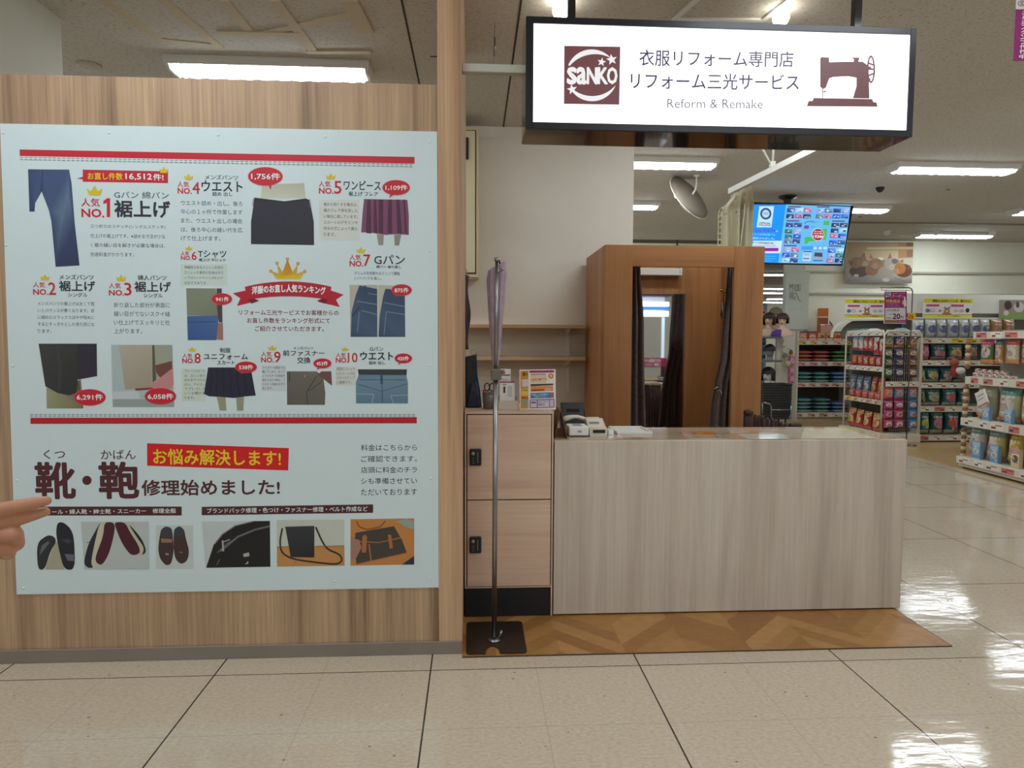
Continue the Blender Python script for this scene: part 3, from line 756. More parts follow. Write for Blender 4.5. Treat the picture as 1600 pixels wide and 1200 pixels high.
# bubbles and banners
def bubble(cr, x, y, rx, ry, tail, body, box):
    cv.crop(*cr); cv.lay = 3.2; cv.poly(tail, RED); cv.lay = 3.5; cv.ell(x, y, rx + 3, ry + 3, (212, 90, 100)); cv.lay = 4; cv.ell(x, y, rx, ry, RED); cv.lay = 5
    cv.text(body, *box, WHT, .02); cv.build('speech_bubble', M_ink, po); cv.lay = 1
bubble(CB, 332, 425, 118, 62, [(352, 480), (368, 520), (376, 480)], '1,756件', (235, 402, 435, 450))
bubble(CB, 1240, 503, 93, 50, [(1202, 542), (1192, 576), (1228, 548)], '1,109件', (1167, 485, 1318, 523))
bubble(CC, 625, 893, 108, 55, [(548, 875), (540, 835), (585, 852)], '6,291件', (535, 870, 716, 913))
bubble(CC, 1115, 885, 107, 55, [(1048, 862), (1040, 820), (1088, 838)], '6,058件', (1028, 866, 1206, 908))
bubble(CC, 1542, 210, 68, 38, [(1508, 236), (1505, 266), (1532, 245)], '941件', (1500, 195, 1590, 228))
bubble(CD, 198, 683, 73, 37, [(158, 708), (165, 732), (188, 716)], '538件', (150, 667, 246, 700))
bubble(CD, 728, 657, 60, 32, [(693, 676), (692, 704), (714, 684)], '453件', (687, 642, 766, 673))
bubble(CD, 1290, 622, 58, 32, [(1258, 642), (1257, 668), (1278, 650)], '420件', (1250, 607, 1328, 638))
bubble(CD, 1278, 148, 68, 38, [(1238, 168), (1240, 197), (1266, 180)], '875件', (1230, 132, 1326, 166))
cv.crop(*CA); cv.poly([(575, 462), (1167, 472), (1167, 390), (575, 378)], RED); cv.poly([(575, 445), (575, 428), (533, 441)], RED); cv.lay = 2
cv.text('お直し件数', 610, 400, 852, 448, (232, 196, 40), .02, tilt=4); cv.text('16,512', 873, 406, 1055, 452, WHT, .02, tilt=3); cv.text('件!', 1065, 408, 1135, 454, WHT, .02, tilt=2); cv.lay = 1
cv.build('count_banner', M_ink, po)
cv.crop(*CFF); cv.poly([xf(CE, 1022, 256, CFF), (490, 289), (495, 134), xf(CE, 1022, 100, CFF)], (206, 22, 26)); cv.lay = 2
cv.text('お悩み解決します!', -446, 145, 438, 252, (232, 200, 40), .018, tilt=14); cv.lay = 1; cv.build('yellow_lettered_banner', M_ink, po)
cv.crop(*CE); cv.rect(275, 540, 1262, 602, (74, 32, 38)); cv.lay = 2; cv.text('ハイヒール・婦人靴・紳士靴・スニーカー　修理全般', 235, 556, 1222, 590, WHT, .012); cv.lay = 1; cv.build('brown_caption_bar', M_ink, po)
cv.crop(*CFF); cv.poly([(-110, 600), (1080, 583), (1080, 525), (-110, 542)], (74, 32, 38)); cv.lay = 2; cv.text('ブランドバック修理・色つけ・ファスナー修理・ベルト作成など', -73, 544, 1042, 580, WHT, .012, tilt=-15); cv.lay = 1; cv.build('brown_caption_bar', M_ink, po)
# centre ribbon with crown
cv.crop(*CD)
R1, R2 = (178, 24, 46), (116, 12, 30)
cv.poly([(105, 170), (158, 205), (135, 258), (270, 225), (200, 150)], R1); cv.poly([(875, 180), (822, 215), (848, 265), (700, 230), (785, 150)], R1)
cv.lay = 2; cv.poly([(207, 208), (235, 242), (290, 222), (250, 205)], R2); cv.poly([(772, 210), (745, 242), (690, 222), (730, 205)], R2)
cv.lay = 3; n = 24
for i in range(n):
    t0, t1 = i / n, (i + 1) / n; f = lambda t: (190 + 600 * t, 88 + 37 * (2 * t - 1) ** 2); g2 = lambda t: (205 + 570 * t, 190 + 25 * (2 * t - 1) ** 2)
    cv.poly([g2(t0), g2(t1), f(t1), f(t0)], R1)
cv.lay = 4; cv.text('洋服のお直し人気ランキング', 240, 127, 750, 180, WHT, .03, arc=.32); cv.lay = 1
cv.build('ribbon', M_ink, po)
cv.crop(*CB); GOLD = (206, 172, 40)
cv.poly([(410, 1140), (575, 1140), (605, 1085), (528, 1105), (485, 1000), (445, 1105), (370, 1083)], [(216, 196, 40), (216, 196, 40), (206, 160, 50), (200, 150, 40), (190, 120, 30), (200, 150, 40), (206, 160, 50)])
cv.poly([(425, 1110), (465, 1110), (413, 1030)], (204, 164, 44)); cv.poly([(508, 1110), (548, 1110), (558, 1030)], (204, 164, 44))
cv.lay = 2
for x, y in ((370, 1083), (413, 1028), (485, 1000), (558, 1030), (605, 1085)): cv.ell(x, y, 11, 11, (180, 130, 40), 14)
cv.lay = 3
for x, y in ((370, 1083), (413, 1028), (485, 1000), (558, 1030), (605, 1085)): cv.ell(x, y, 6, 6, (216, 190, 110), 12)
cv.lay = 1; cv.build('gold_crown', M_ink, po)
# rank heads: crown, 人気 / NO. / number
for cr, q in ((CA, (603, 488, 712, 555)), (CA, (1278, 405, 1342, 448)), (CB, (752, 402, 820, 445)), (CB, (962, 915, 1027, 955)), (CA, (1288, 905, 1337, 938)), (CC, (280, 37, 347, 80)), (CC, (807, 40, 875, 85)), (CC, (1307, 543, 1362, 573)), (CD, (350, 530, 410, 565)), (CD, (858, 540, 910, 570)), (CA, (1107, 355, 1170, 402))):
    cv.crop(*cr); cv.lay = 3; cv.crown(*q, YEL); cv.lay = 1; cv.build('yellow_crown', M_ink, po)
for cr, a, bq, c, n in ((CA, (565, 577, 692, 635), (568, 652, 722, 708), (715, 577, 765, 708), '1'), (CA, (1233, 460, 1313, 500), (1235, 507, 1330, 545), (1337, 465, 1386, 546), '4'), (CB, (703, 458, 785, 498), (705, 506, 803, 545), (810, 458, 860, 545), '5'),
        (CB, (917, 968, 995, 1005), (918, 1012, 1010, 1050), (1014, 968, 1060, 1048), '7'), (CA, (1257, 945, 1313, 975), (1257, 978, 1328, 1005), (1331, 948, 1365, 1005), '6'), (CC, (230, 92, 313, 130), (232, 142, 333, 180), (338, 95, 388, 180), '2'),
        (CC, (757, 98, 838, 136), (758, 148, 860, 185), (864, 98, 913, 185), '3'), (CC, (1267, 588, 1335, 618), (1267, 622, 1348, 655), (1352, 586, 1393, 655), '8'), (CD, (303, 575, 375, 610), (303, 615, 390, 650), (393, 575, 437, 650), '9'), (CD, (822, 583, 890, 615), (822, 618, 903, 652), (905, 583, 971, 650), '10')):
    cv.crop(*cr); cv.text('人気', *a, RED, .014); cv.text('NO.', *bq, RED, .03); (cv.text(n, *c, RED, .012) if n != '1' else cv.poly([(718, 618), (742, 608), (742, 708), (765, 708), (765, 577), (744, 577), (718, 596)], RED)); cv.build('rank_number', M_ink, po)
# titles and small print
TX = [(CA, 'Gパン 綿パン', 793, 530, 1172, 580, BLK, .0), (CA, '裾上げ', 797, 595, 1180, 708, BLK, .03),
      (CB, 'メンズパンツ', -86, 415, 143, 448, BLK, .006), (CB, 'ウエスト', -110, 457, 172, 530, BLK, .02), (CB, '詰め 出し', -36, 533, 103, 562, BLK, .014),
      (CB, 'ワンピース', 877, 456, 1132, 520, BLK, .014), (CB, '裾上げ フレア', 910, 531, 1113, 562, BLK, .014), (CB, 'Gパン', 1088, 970, 1300, 1035, BLK, .01), (CB, '綿パン 破れ直し', 1103, 1043, 1275, 1063, BLK, .014),
      (CA, 'Tシャツ', 1376, 940, 1572, 990, BLK, .014), (CA, '裾上げ 平ロック', 1382, 995, 1567, 1015, BLK, .014),
      (CC, 'メンズパンツ', 413, 40, 650, 75, BLK, .008), (CC, '裾上げ', 412, 85, 660, 155, BLK, .022), (CC, 'シングル', 473, 165, 607, 195, BLK, .006), (CC, '婦人パンツ', 958, 45, 1155, 80, BLK, .008), (CC, '裾上げ', 935, 90, 1186, 160, BLK, .022), (CC, 'シングル', 998, 170, 1130, 200, BLK, .006),
      (CD, '制服', 17, 549, 90, 582, BLK, .008), (CD, 'ユニフォーム', -97, 590, 210, 630, BLK, .014), (CD, 'スカート', -3, 637, 118, 665, BLK, .01), (CD, 'メンズパンツ', 528, 540, 665, 560, BLK, .008), (CD, '前ファスナー', 455, 566, 742, 605, BLK, .012), (CD, '交換', 553, 613, 645, 656, BLK, .014),
      (CD, 'Gパン', 1057, 541, 1150, 570, BLK, .006), (CD, 'ウエスト', 992, 577, 1218, 633, BLK, .02), (CD, '詰め 出し', 1052, 640, 1163, 664, BLK, .014)]
for cr, t, x0, y0, x1, y1, c, bd in TX: cv.crop(*cr); cv.text(t, x0, y0, x1, y1, c, bd)
cv.build('title_lettering', M_ink, po)
def para(cr, x0, x1, ys, h, lines, c=GRY, last=None, bd=0.0):
    cv.crop(*cr)
    for i, (y, t) in enumerate(zip(ys, lines)):
        xe = x1 if not (last and i == len(lines) - 1) else last
        cv.text(t, x0, y - h / 2, xe, y + h / 2, c, bd)
    cv.build('small_print', M_ink, po)
para(CA, 629, 1148, (776, 840, 904, 967), 29, ['三つ折りのステッチ(シングルステッチ)', '仕上げの裾上げです。※詰める寸法が少な', 'く裾の縫い目を解きが必要な場合は、', '別途料金がかかります。'], last=930)
para(CB, -254, 172, (612, 672, 734, 796, 855), 34, ['ウエスト詰め・出し。後ろ', '中心の１ヶ所で作業します', 'また、ウエスト出しの場合', 'は、後ろ中心の縫い代を広', 'げて仕上げます。'], last=20)
para(CB, 737, 972, (620, 662, 704, 745, 787, 828), 25, ['裾から短くする場合は、', '裾のフレア感を残した', 'い場合に適しています。', 'スカートのデザインや', '好みの丈によって異な', 'ります。'], last=820)
para(CB, 950, 1265, (1098, 1134), 24, ['デニムの生地破れはミシンで補強', '(リペア)でお直し。'], last=1140)
para(CA, 1280, 1550, (1057, 1093, 1130, 1165), 22, ['伸縮性のあるメッシュ生地や', 'ストレッチ素材の生地は平ロ', 'ック(ロックミシン)仕上げ', 'がおすすめです。'], last=1440)
para(CC, 262, 655, (242, 290, 337, 385, 432), 26, ['メンズパンツの裾上げは太くて短', 'いとバランスが悪くなります。逆', 'に細めのスラックスはやや短めに', 'するとすっきりとした見た目にな', 'ります。'], last=358)
para(CC, 791, 1180, (252, 313, 373, 432), 35, ['折り返した部分が表面に', '縫い目がでないスクイ縫', 'い仕上げでスッキリと仕', '上がります。'], last=988)
para(CC, 1282, 1425, (710, 742, 772, 803, 833, 863, 895), 19, ['プリーツスカート', 'は、正しい折り', '目を手でつけな', 'がら、アイロン', 'でプレスして', 'いく必要があ', 'ります。'], last=1350)
para(CD, 312, 466, (687, 715, 743, 772, 801, 829), 19, ['ファスナーを閉めても', '開いてしまう、オープ', 'ンファスナーの金具が', '取れたなどの時は、フ', 'ァスナー交換をおすす', 'めします。'], last=382)
para(CD, 827, 952, (695, 726, 757, 788), 22, ['体型にフィット', 'したジーンズは', 'スタイルアップ', 'に最適です。'], last=930)
para(CFF, 996, 1385, (130, 208, 285, 362, 439), 44, ['料金はこちらから', 'ご確認できます。', '店頭に料金のチラ', 'シも準備させてい', 'ただいております'], c=(56, 60, 70), bd=.002)
cv.crop(*CD); MR = (128, 26, 56)
cv.text('リフォーム三光サービスでお客様からの', 148, 286, 840, 322, MR, .012); cv.text('お直し件数をランキング形式にて', 205, 342, 780, 378, MR, .012); cv.text('ご紹介させていただきます。', 260, 398, 738, 434, MR, .012); cv.build('red_lettering', M_ink, po)
cv.crop(*CE); cv.text('くつ', 302, 145, 453, 210, MAR, .004); cv.text('かばん', 700, 145, 943, 212, MAR, .004); cv.text('靴', 250, 237, 517, 482, MAR, .03); cv.text('鞄', 692, 235, 958, 480, MAR, .03); cv.ell(604, 358, 32, 32, MAR)
cv.crop(*CFF); cv.text('修理始めました!', -526, 355, 430, 460, MAR, .024, tilt=-5); cv.build('heading_lettering', M_ink, po)
# screws
for cr, x, y in ((CA, 22, 122), (CA, 759, 122), (CA, 1515, 137), (CB, 747, 150), (CB, 1469, 185), (CB, 1473, 945), (CA, 42, 903), (CC, 90, 672), (CD, 1475, 672), (CE, 120, 358), (CE, 165, 1107), (CFF, 1480, 345), (CFF, 1480, 1035), (CFF, 815, 1057)):
    p = P(cr[0] + x / k, cr[1] + y / k, PY)
    M_ = Matrix.Translation((p.x, PY, p.z)) @ Matrix.Rotation(math.pi / 2, 4, 'X')
    b = MB(); b.lathe([(.0052, -.0005), (.0052, .001), (.003, .0025), (0, .003)], n=10, M=M_); b.build('screw', M_cap, po)
# ------------------------------------------------------------------ lockers
M_gap = mat('shadow_gap_brown', (40, 28, 22), .7)  # brown that paints shade into narrow gaps; shelf plinths share it
LX0, LX1 = P(726.5, 780, CF).x, P(864, 780, CF).x
LZ = P(795, 643, CF).z; z_mid = P(795, 781, CF).z; z_bot = P(795, 916.5, CF).z
lk = thing('locker', 'pale oak two-door locker with black keypads and black plinth beside the counter', 'locker', ((LX0 + LX1) / 2, CF + .2, 0))
b = MB(); b.box(LX0, LX0 + .007, CF, CF + .42, z_bot - .006, LZ); b.box(LX1 - .007, LX1, CF, CF + .42, .006, LZ); b.box(LX0 + .007, LX1 - .007, CF, CF + .42, LZ - .012, LZ)
b.box(LX0 + .007, LX1 - .007, CF, CF + .42, z_bot - .006, z_bot - .001); b.build('body', M_lockwood, lk)
b = MB(); b.box(LX0 + .007, LX1 - .007, CF + .012, CF + .41, z_bot, LZ - .012); b.build('gap_shade_core', M_gap, lk)  # dark core painting in the shade between the doors and the body
b = MB(); b.box(LX0, LX1 - .008, CF + .006, CF + .41, .005, z_bot - .007); b.build('plinth', M_dark, lk)
for za, zb3, ky in ((z_mid + .003, LZ - .017, 714), (z_bot + .003, z_mid - .003, 850.5)):
    b = MB(); b.box(LX0 + .012, LX1 - .012, CF - .001, CF + .011, za, zb3, .001); d = b.build('door', M_lockwood, lk)
    kx, kz = P(743, ky, CF).x, P(743, ky, CF).z
    b = MB(); b.box(kx - .029, kx + .029, CF - .016, CF - .001, kz - .042, kz + .042, .006, seg=2); kp = b.build('keypad_lock', M_black, d)
    b = MB(); b.lathe([(.0085, 0), (.0085, .003), (.006, .005), (0, .005)], n=14, M=Matrix.Translation((kx - .012, CF - .016, kz + .02)) @ Matrix.Rotation(math.pi / 2, 4, 'X'))
    b.box(kx + .010, kx + .0125, CF - .0175, CF - .0158, kz - .027, kz + .027)
    for r in range(3): b.box(kx - .016, kx - .006, CF - .0168, CF - .0158, kz - .028 + r * .012, kz - .0265 + r * .012)
    b.build('lock_face', M_grey, d)
# ------------------------------------------------------------------ counter
KX0, KX1 = P(865.5, 830, CF).x, P(1412, 830, CF).x
KZ = P(1140, 687.5, CF).z; KB = 3.82
ct = thing('counter', 'long pale ash reception counter with a glossy top, right of the lockers', 'counter', ((KX0 + KX1) / 2, (CF + KB) / 2, 0))
b = MB(); b.prism([(KX0, .012), (P(1406, 958, CF).x, .012), (P(1418, 688, CF).x, KZ - .003), (KX0, KZ - .003)], CF, CF + .03, axis='Y', bev=.0015); b.build('front_panel', M_counter, ct)
b = MB(); b.box(KX1 - .028, KX1 - .004, CF + .03, KB, .006, KZ - .02); b.build('side_panel', M_counter, ct)
b = MB(); b.box(KX0, KX0 + .02, CF + .03, KB, .006, KZ - .02); b.build('side_panel', M_counter, ct)
b = MB(); b.box(KX0, KX1 + .01, CF + .0305, KB, KZ - .022, KZ, .001); b.build('worktop', wood('worktop_ash', (162, 138, 112), (178, 154, 128), (190, 167, 142), across=7, along=.5, axis='X', rough=.06, fine=.1), ct)
b = MB(); b.box(KX0 + .02, KX1 - .03, CF + .015, CF + .4, .005, .012); b.build('toe_gap_shade', M_gap, ct)  # dark strip standing in for the shade under the front panel
def sheet(name, label, pts, col, marks=(), cat='sheet', dz=.0015):
    q = [G(x, y, KZ) for x, y in pts]
    b = MB(); b.color(col); b.prism([(v.x, v.y) for v in q], KZ + .0002, KZ + dz, axis='Z')
    for mp, mc in marks:
        b.color(mc); w_ = [G(x, y, KZ + dz) for x, y in mp]
        b.prism([(v.x, v.y) for v in w_], KZ + dz, KZ + dz + .0004, axis='Z')
    return setp(b.build(name, ink('sheet_ink', .12, coat=.6)), label, cat)
kk = 8.889
def c2(pts, ox=990): return [(ox + x / kk, 650 + y / kk) for x, y in pts]
sheet('price_sheet', 'beige printed price sheet lying at the front middle of the counter top', c2([(680, 268), (1195, 268), (1295, 318), (765, 318)]), (206, 194, 168), [(c2([(820, 285), (930, 283), (950, 297), (835, 297)]), (150, 128, 104)), (c2([(1060, 285), (1190, 283), (1210, 295), (1080, 297)]), (160, 142, 116))])
sheet('flyer', 'orange and yellow flyer lying behind the beige price sheet on the counter', c2([(800, 222), (1090, 222), (1160, 262), (850, 262)]), (206, 132, 66), [(c2([(860, 232), (950, 232), (965, 250), (890, 250)]), (222, 178, 70))])
sheet('price_sheet', 'small pink-beige sheet left of the orange flyer on the counter', c2([(640, 222), (745, 222), (800, 262), (690, 262)]), (206, 180, 160))
sheet('price_sheet', 'grey-white sheet at the back of the counter right of the orange flyer', c2([(1225, 170), (1500, 172), (1595, 222), (1345, 232)]), (206, 200, 184))
sheet('price_sheet', 'pale greenish sheet at the counter front, right of the beige price sheet', c2([(1440, 250), (2080, 252), (2170, 322), (1590, 322)]), (212, 214, 204))
sheet('cream_sheet', 'large cream sheet covering the right end of the counter top', [(1256, 669.5), (1320, 669.5), (1373, 685.5), (1252, 685.5)], (222, 210, 182))  # plain cream sheet over the right end of the worktop
sheet('receipt_slip', 'white slips of paper below the card terminal on the counter', c2([(975, 272), (1130, 266), (1190, 306), (985, 316)], 840), (222, 216, 206))
# coin tray
q = [G(840 + x / kk, 650 + y / kk, KZ) for x, y in ((1078, 258), (1540, 252), (1490, 172), (1010, 175))]
xa, xb, ya, yb = (q[0].x + q[3].x) / 2, (q[1].x + q[2].x) / 2, q[0].y, q[2].y
tr = thing('tray', 'flat white tray with a raised rim on the counter, right of the card terminal', 'tray', ((xa + xb) / 2, ya, KZ))
b = MB(); b.box(xa, xb, ya, yb, KZ, KZ + .004, .001); b.build('base', M_cap, tr)
b = MB()
for r in ((xa, xb, ya, ya + .008), (xa, xb, yb - .008, yb), (xa, xa + .008, ya + .008, yb - .008), (xb - .008, xb, ya + .008, yb - .008)): b.box(*r, KZ + .004, KZ + .014, .002)
b.build('rim', M_cap, tr)
# white box, card terminal, telephone
def atk(x0, x1, y): return (P(x0, 680, y).x, P(x1, 680, y).x)
M_ivory = mat('ivory_plastic', (212, 204, 186), .4)
xa, xb = atk(889, 920, 3.46)
bx = thing('card_reader', 'small white square card reader at the left end of the counter', 'card reader', ((xa + xb) / 2, 3.5, KZ))
b = MB(); b.box(xa, xb, 3.46, 3.60, KZ + .004, KZ + .052, .006, seg=2); b.build('body', mat('reader_white', (236, 234, 228), .35), bx)
b = MB(); b.box(xa + .03, xa + .075, 3.49, 3.57, KZ + .052, KZ + .0535); b.box(xa + .045, xa + .066, 3.4585, 3.46, KZ + .022, KZ + .032); b.build('label_plate', M_grey, bx)
b = MB()
for fx_, fy in ((xa + .015, 3.475), (xb - .015, 3.475), (xa + .015, 3.585), (xb - .015, 3.585)): b.box(fx_ - .006, fx_ + .006, fy - .006, fy + .006, KZ, KZ + .004)
b.build('foot', M_black, bx)
xa, xb = atk(921, 949, 3.47)
tm = thing('card_terminal', 'ivory card payment terminal with a dark display, between card reader and tray', 'terminal', ((xa + xb) / 2, 3.5, KZ))
b = MB(); b.prism([(3.47, KZ), (3.64, KZ), (3.64, KZ + .075), (3.60, KZ + .08), (3.52, KZ + .045), (3.47, KZ + .04)], xa, xb, axis='X', bev=.004); b.build('body', M_ivory, tm)
b = MB(); b.box(xa + .018, xb - .012, 3.467, 3.471, KZ + .018, KZ + .034); b.build('display', M_gloss, tm)
b = MB(); b.box(xa + .015, xb - .03, 3.545, 3.585, KZ + .058, KZ + .066); b.build('paper_slot', M_grey, tm)
b = MB(); b.color((232, 230, 222)); b.box(xa + .01, xb - .02, 3.60, 3.63, KZ + .08, KZ + .083); b.build('receipt_cover', M_cap, tm)
xa, xb = atk(950, 959, 3.5)
b = MB(); b.box(xa, xb, 3.5, 3.56, KZ, KZ + .03, .003); setp(b.build('tape_dispenser', M_cap), 'tiny white block beside the card terminal on the counter', 'dispenser')
ph = thing('telephone', 'black office telephone with an ivory handset, behind the card reader', 'telephone', (P(895, 660, 3.72).x, 3.7, KZ))
xa, xb = P(878, 640, 3.72).x, P(914, 640, 3.72).x
b = MB(); b.prism([(3.62, KZ), (3.80, KZ), (3.80, P(896, 630, 3.74).z - .02), (3.785, P(896, 629.5, 3.74).z), (3.755, P(896, 630, 3.74).z), (3.70, KZ + .06), (3.62, KZ + .035)], xa, xb, axis='X', bev=.004); b.build('body', M_black, ph)
b = MB(); b.box(xa + .03, xb - .03, 3.724, 3.74, KZ + .098, KZ + .118); b.build('display', M_gloss, ph)
b = MB(); pts = []
for i in range(9):
    t = i / 8; pts.append((xa - .004 + t * (xb - xa + .035), 3.645 + .02 * t, KZ + .052 + .036 * math.sin(math.pi * (t * .85 + .12)) - .014 * t))
b.tube(pts, [.014, .017, .013, .011, .011, .011, .013, .017, .014], 10); b.build('handset', M_ivory, ph)
# tan menu tent at the left end of the counter
tc = thing('menu_stand', 'brown leather tent-shaped menu stand between the lockers and the telephone', 'menu stand', (P(875, 685, 3.42).x, 3.45, KZ))
M_leather = mat('brown_leather', (112, 70, 42), .5, noise=(60, .12))
a, c, d = P(875, 640, 3.43), P(884.5, 684, 3.43), P(866.8, 684, 3.43)
for s, e in ((1, c), (-1, d)):
    b = MB(); b.prism([(a.x, a.z), (a.x + s * .004, a.z), (e.x + s * .004, KZ + .001), (e.x, KZ + .001)], 3.40, 3.60, axis='Y'); b.build('panel', M_leather, tc)
b = MB(); b.box(d.x + .006, c.x - .004, 3.45, 3.455, KZ + .003, KZ + .045); b.build('spacer', M_leather, tc)

# ------------------------------------------------------------------ things on top of the lockers
fy = 3.41
cvf = Canvas((0, fy, 0), step=.0004); KZ2 = 11.43; cvf.crop(760, 570, KZ2)
q = [cvf.uv(590, 88), cvf.uv(1235, 78), cvf.uv(1240, 800), cvf.uv(598, 812)]
fl = thing('flyer_stand', 'white flyer stand with orange, yellow and blue print on the lockers', 'flyer', ((q[0][0] + q[1][0]) / 2, fy, LZ))
b = MB(); b.prism([(q[3][0], LZ), (q[2][0], LZ), (q[1][0], q[1][1]), (q[0][0], q[0][1])], fy, fy + .004, axis='Y'); b.build('card', mat('white_card', (236, 232, 226), .3), fl)
b = MB(); b.prism([(fy + .004, LZ + .12), (fy + .007, LZ + .12), (fy + .09, LZ), (fy + .086, LZ)], q[3][0] + .06, q[2][0] - .06, axis='X'); b.build('prop', M_cap, fl)
OR = (218, 142, 40)
cvf.poly([(612, 785), (750, 783), (748, 105), (608, 108)], OR); cvf.poly([(768, 145), (1210, 138), (1208, 95), (766, 104)], (160, 46, 116))
cvf.lay = 2; cvf.poly([(640, 395), (745, 385), (742, 255), (628, 268)], (214, 204, 212)); cvf.poly([(618, 550), (750, 545), (748, 425), (618, 428)], (222, 194, 76)); cvf.poly([(640, 755), (748, 750), (748, 615), (640, 622)], (160, 154, 118))
cvf.text('夏のセール', 650, 128, 735, 205, (70, 56, 50), .02); cvf.text('お得な', 640, 440, 745, 470, (60, 56, 50), .02); cvf.text('お手入れ', 636, 575, 745, 605, (40, 36, 36), .03)
cvf.poly([(790, 330), (1070, 320), (1070, 168), (790, 178)], (216, 206, 170)); cvf.poly([(790, 180), (1062, 172), (1050, 160), (790, 166)], (150, 40, 90))
cvf.ell(1152, 200, 45, 45, (176, 60, 40)); cvf.poly([(792, 285), (1078, 275), (1078, 240), (792, 250)], (206, 92, 52)); cvf.poly([(790, 382), (1195, 362), (1192, 335), (790, 345)], (62, 62, 70))
cvf.poly([(795, 475), (1192, 465), (1190, 375), (795, 385)], (218, 150, 62)); cvf.poly([(788, 600), (1205, 588), (1205, 490), (786, 503)], (58, 132, 172)); cvf.poly([(775, 775), (1215, 762), (1215, 605), (772, 622)], (128, 84, 146))
cvf.lay = 3; cvf.text('おためし価格', 800, 248, 1070, 280, (240, 230, 200), .03); cvf.poly([(800, 470), (1030, 462), (1028, 432), (800, 440)], (196, 52, 40)); cvf.poly([(1048, 462), (1150, 458), (1150, 412), (1048, 418)], (224, 170, 160))
cvf.ell(1152, 198, 30, 30, (230, 190, 120)); cvf.poly([(1150, 578), (1200, 576), (1200, 500), (1150, 502)], (196, 90, 60)); cvf.poly([(790, 760), (900, 757), (898, 632), (788, 636)], (216, 208, 220)); cvf.poly([(918, 757), (1118, 752), (1116, 626), (916, 632)], (216, 210, 220)); cvf.poly([(1132, 750), (1200, 748), (1198, 620), (1130, 624)], (206, 196, 216))
cvf.text('お直しは店頭で', 800, 515, 1110, 545, (216, 232, 240), .02); cvf.text('ご相談ください', 840, 556, 1080, 580, (206, 226, 238), .02)
cvf.lay = 4; cvf.text('特典', 802, 655, 885, 690, (60, 46, 90), .03); cvf.text('受付時間', 930, 645, 1090, 665, (90, 80, 110), .01); cvf.text('店頭にて受付', 930, 680, 1050, 705, (90, 80, 110), .01); cvf.text('修理承ります', 930, 710, 1050, 728, (130, 60, 90), .02)
cvf.build('printed_sheet', M_ink, fl)
# leaflet holder
hy = 3.42
cvl = Canvas((0, hy + .03, 0), step=.0005); cvl.crop(760, 570, KZ2)
ho = thing('leaflet_holder', 'white leaflet holder filled with leaflets, right behind the steel pole', 'leaflet holder', (P(797, 640, hy).x, hy, LZ))
a, c = P(779, 640, hy), P(809, 640, hy); zt_ = P(795, 626, hy).z
b = MB(); b.box(a.x, c.x, hy, hy + .003, LZ, zt_); b.box(a.x, c.x, hy + .05, hy + .053, LZ, zt_ + .02); b.box(a.x, c.x, hy + .003, hy + .05, LZ, LZ + .003); b.box(a.x, a.x + .003, hy + .003, hy + .05, LZ + .003, zt_); b.box(c.x - .003, c.x, hy + .003, hy + .05, LZ + .003, zt_)
b.build('tray', mat('holder_beige', (206, 194, 178), .4), ho)
def leaf(px0, py0, px1, y, tilt, marks):
    a, c = P(px0, py0, y), P(px1, py0, y)
    b = MB(); b.box(a.x, c.x, y, y + .004, LZ + .004, a.z); lf = b.build('leaflet', mat('leaflet_white', (230, 226, 222), .4), ho)
    cq = Canvas((0, y, 0), step=.0004); cq.crop(0, 0, 1)
    for kind, *r in marks:
        if kind == 'r': cq.rect(*r)
        else: cq.text(*r)
    cq.build('print', M_ink, lf)
leaf(781, 576.5, 798, hy + .042, 0, [('r', 781, 585, 797, 587, (140, 40, 84)), ('t', 'ファスナー', 784, 592, 796, 595, (90, 50, 70), .03)])
leaf(781, 596, 804.5, hy + .015, 0, [('r', 781, 596, 804.5, 598, (150, 40, 80)), ('r', 786.5, 604, 789.5, 614, (44, 44, 52)), ('r', 793, 603, 800, 620, (196, 196, 204)), ('t', '料金表', 785.5, 599.5, 791, 602, (60, 60, 70), .02)])
# pen cup with scissors
cy_ = 3.45; p0 = P(763, 640, cy_)
cu = thing('pen_cup', 'clear cup holding scissors and tools on the lockers, left of the pole', 'cup', (p0.x, cy_, LZ))
M_clear = mat('clear_acrylic', (214, 204, 200), .15, trans=.85)
b = MB(); b.lathe([(0, 0), (.026, 0), (.03, .085), (.028, .085), (.0245, .004), (0, .004)], (p0.x, cy_, LZ), 20); b.build('cup', M_clear, cu)
setp(cu, group=None)
def tool(name, label, cat, pts, r, m):
    b = MB(); b.tube(pts, r, 8); return setp(b.build(name, m), label, cat)
sc_ = thing('scissors', 'scissors with black ring handles standing in the clear cup', 'scissors', (p0.x, cy_, LZ + .008))
for s in (-1, 1):
    b = MB(); b.tube([(p0.x, cy_, LZ + .01), (p0.x + s * .006, cy_, LZ + .09)], .003, 6); b.build('blade', M_chrome, sc_)
    b = MB(); cx_, cz_ = p0.x + .006 + s * .013, LZ + .112
    b.tube([(cx_ + .013 * math.cos(t * math.pi / 6), cy_ - .004 * s, cz_ + .02 * math.sin(t * math.pi / 6)) for t in range(13)], .0035, 6); b.build('handle', M_black, sc_)
tool('seam_cutter', 'red-handled cutter standing in the clear cup', 'cutter', [(p0.x - .012, cy_ - .006, LZ + .012), (p0.x - .024, cy_ - .006, LZ + .10)], .006, mat('red_plastic', (178, 26, 40), .4))
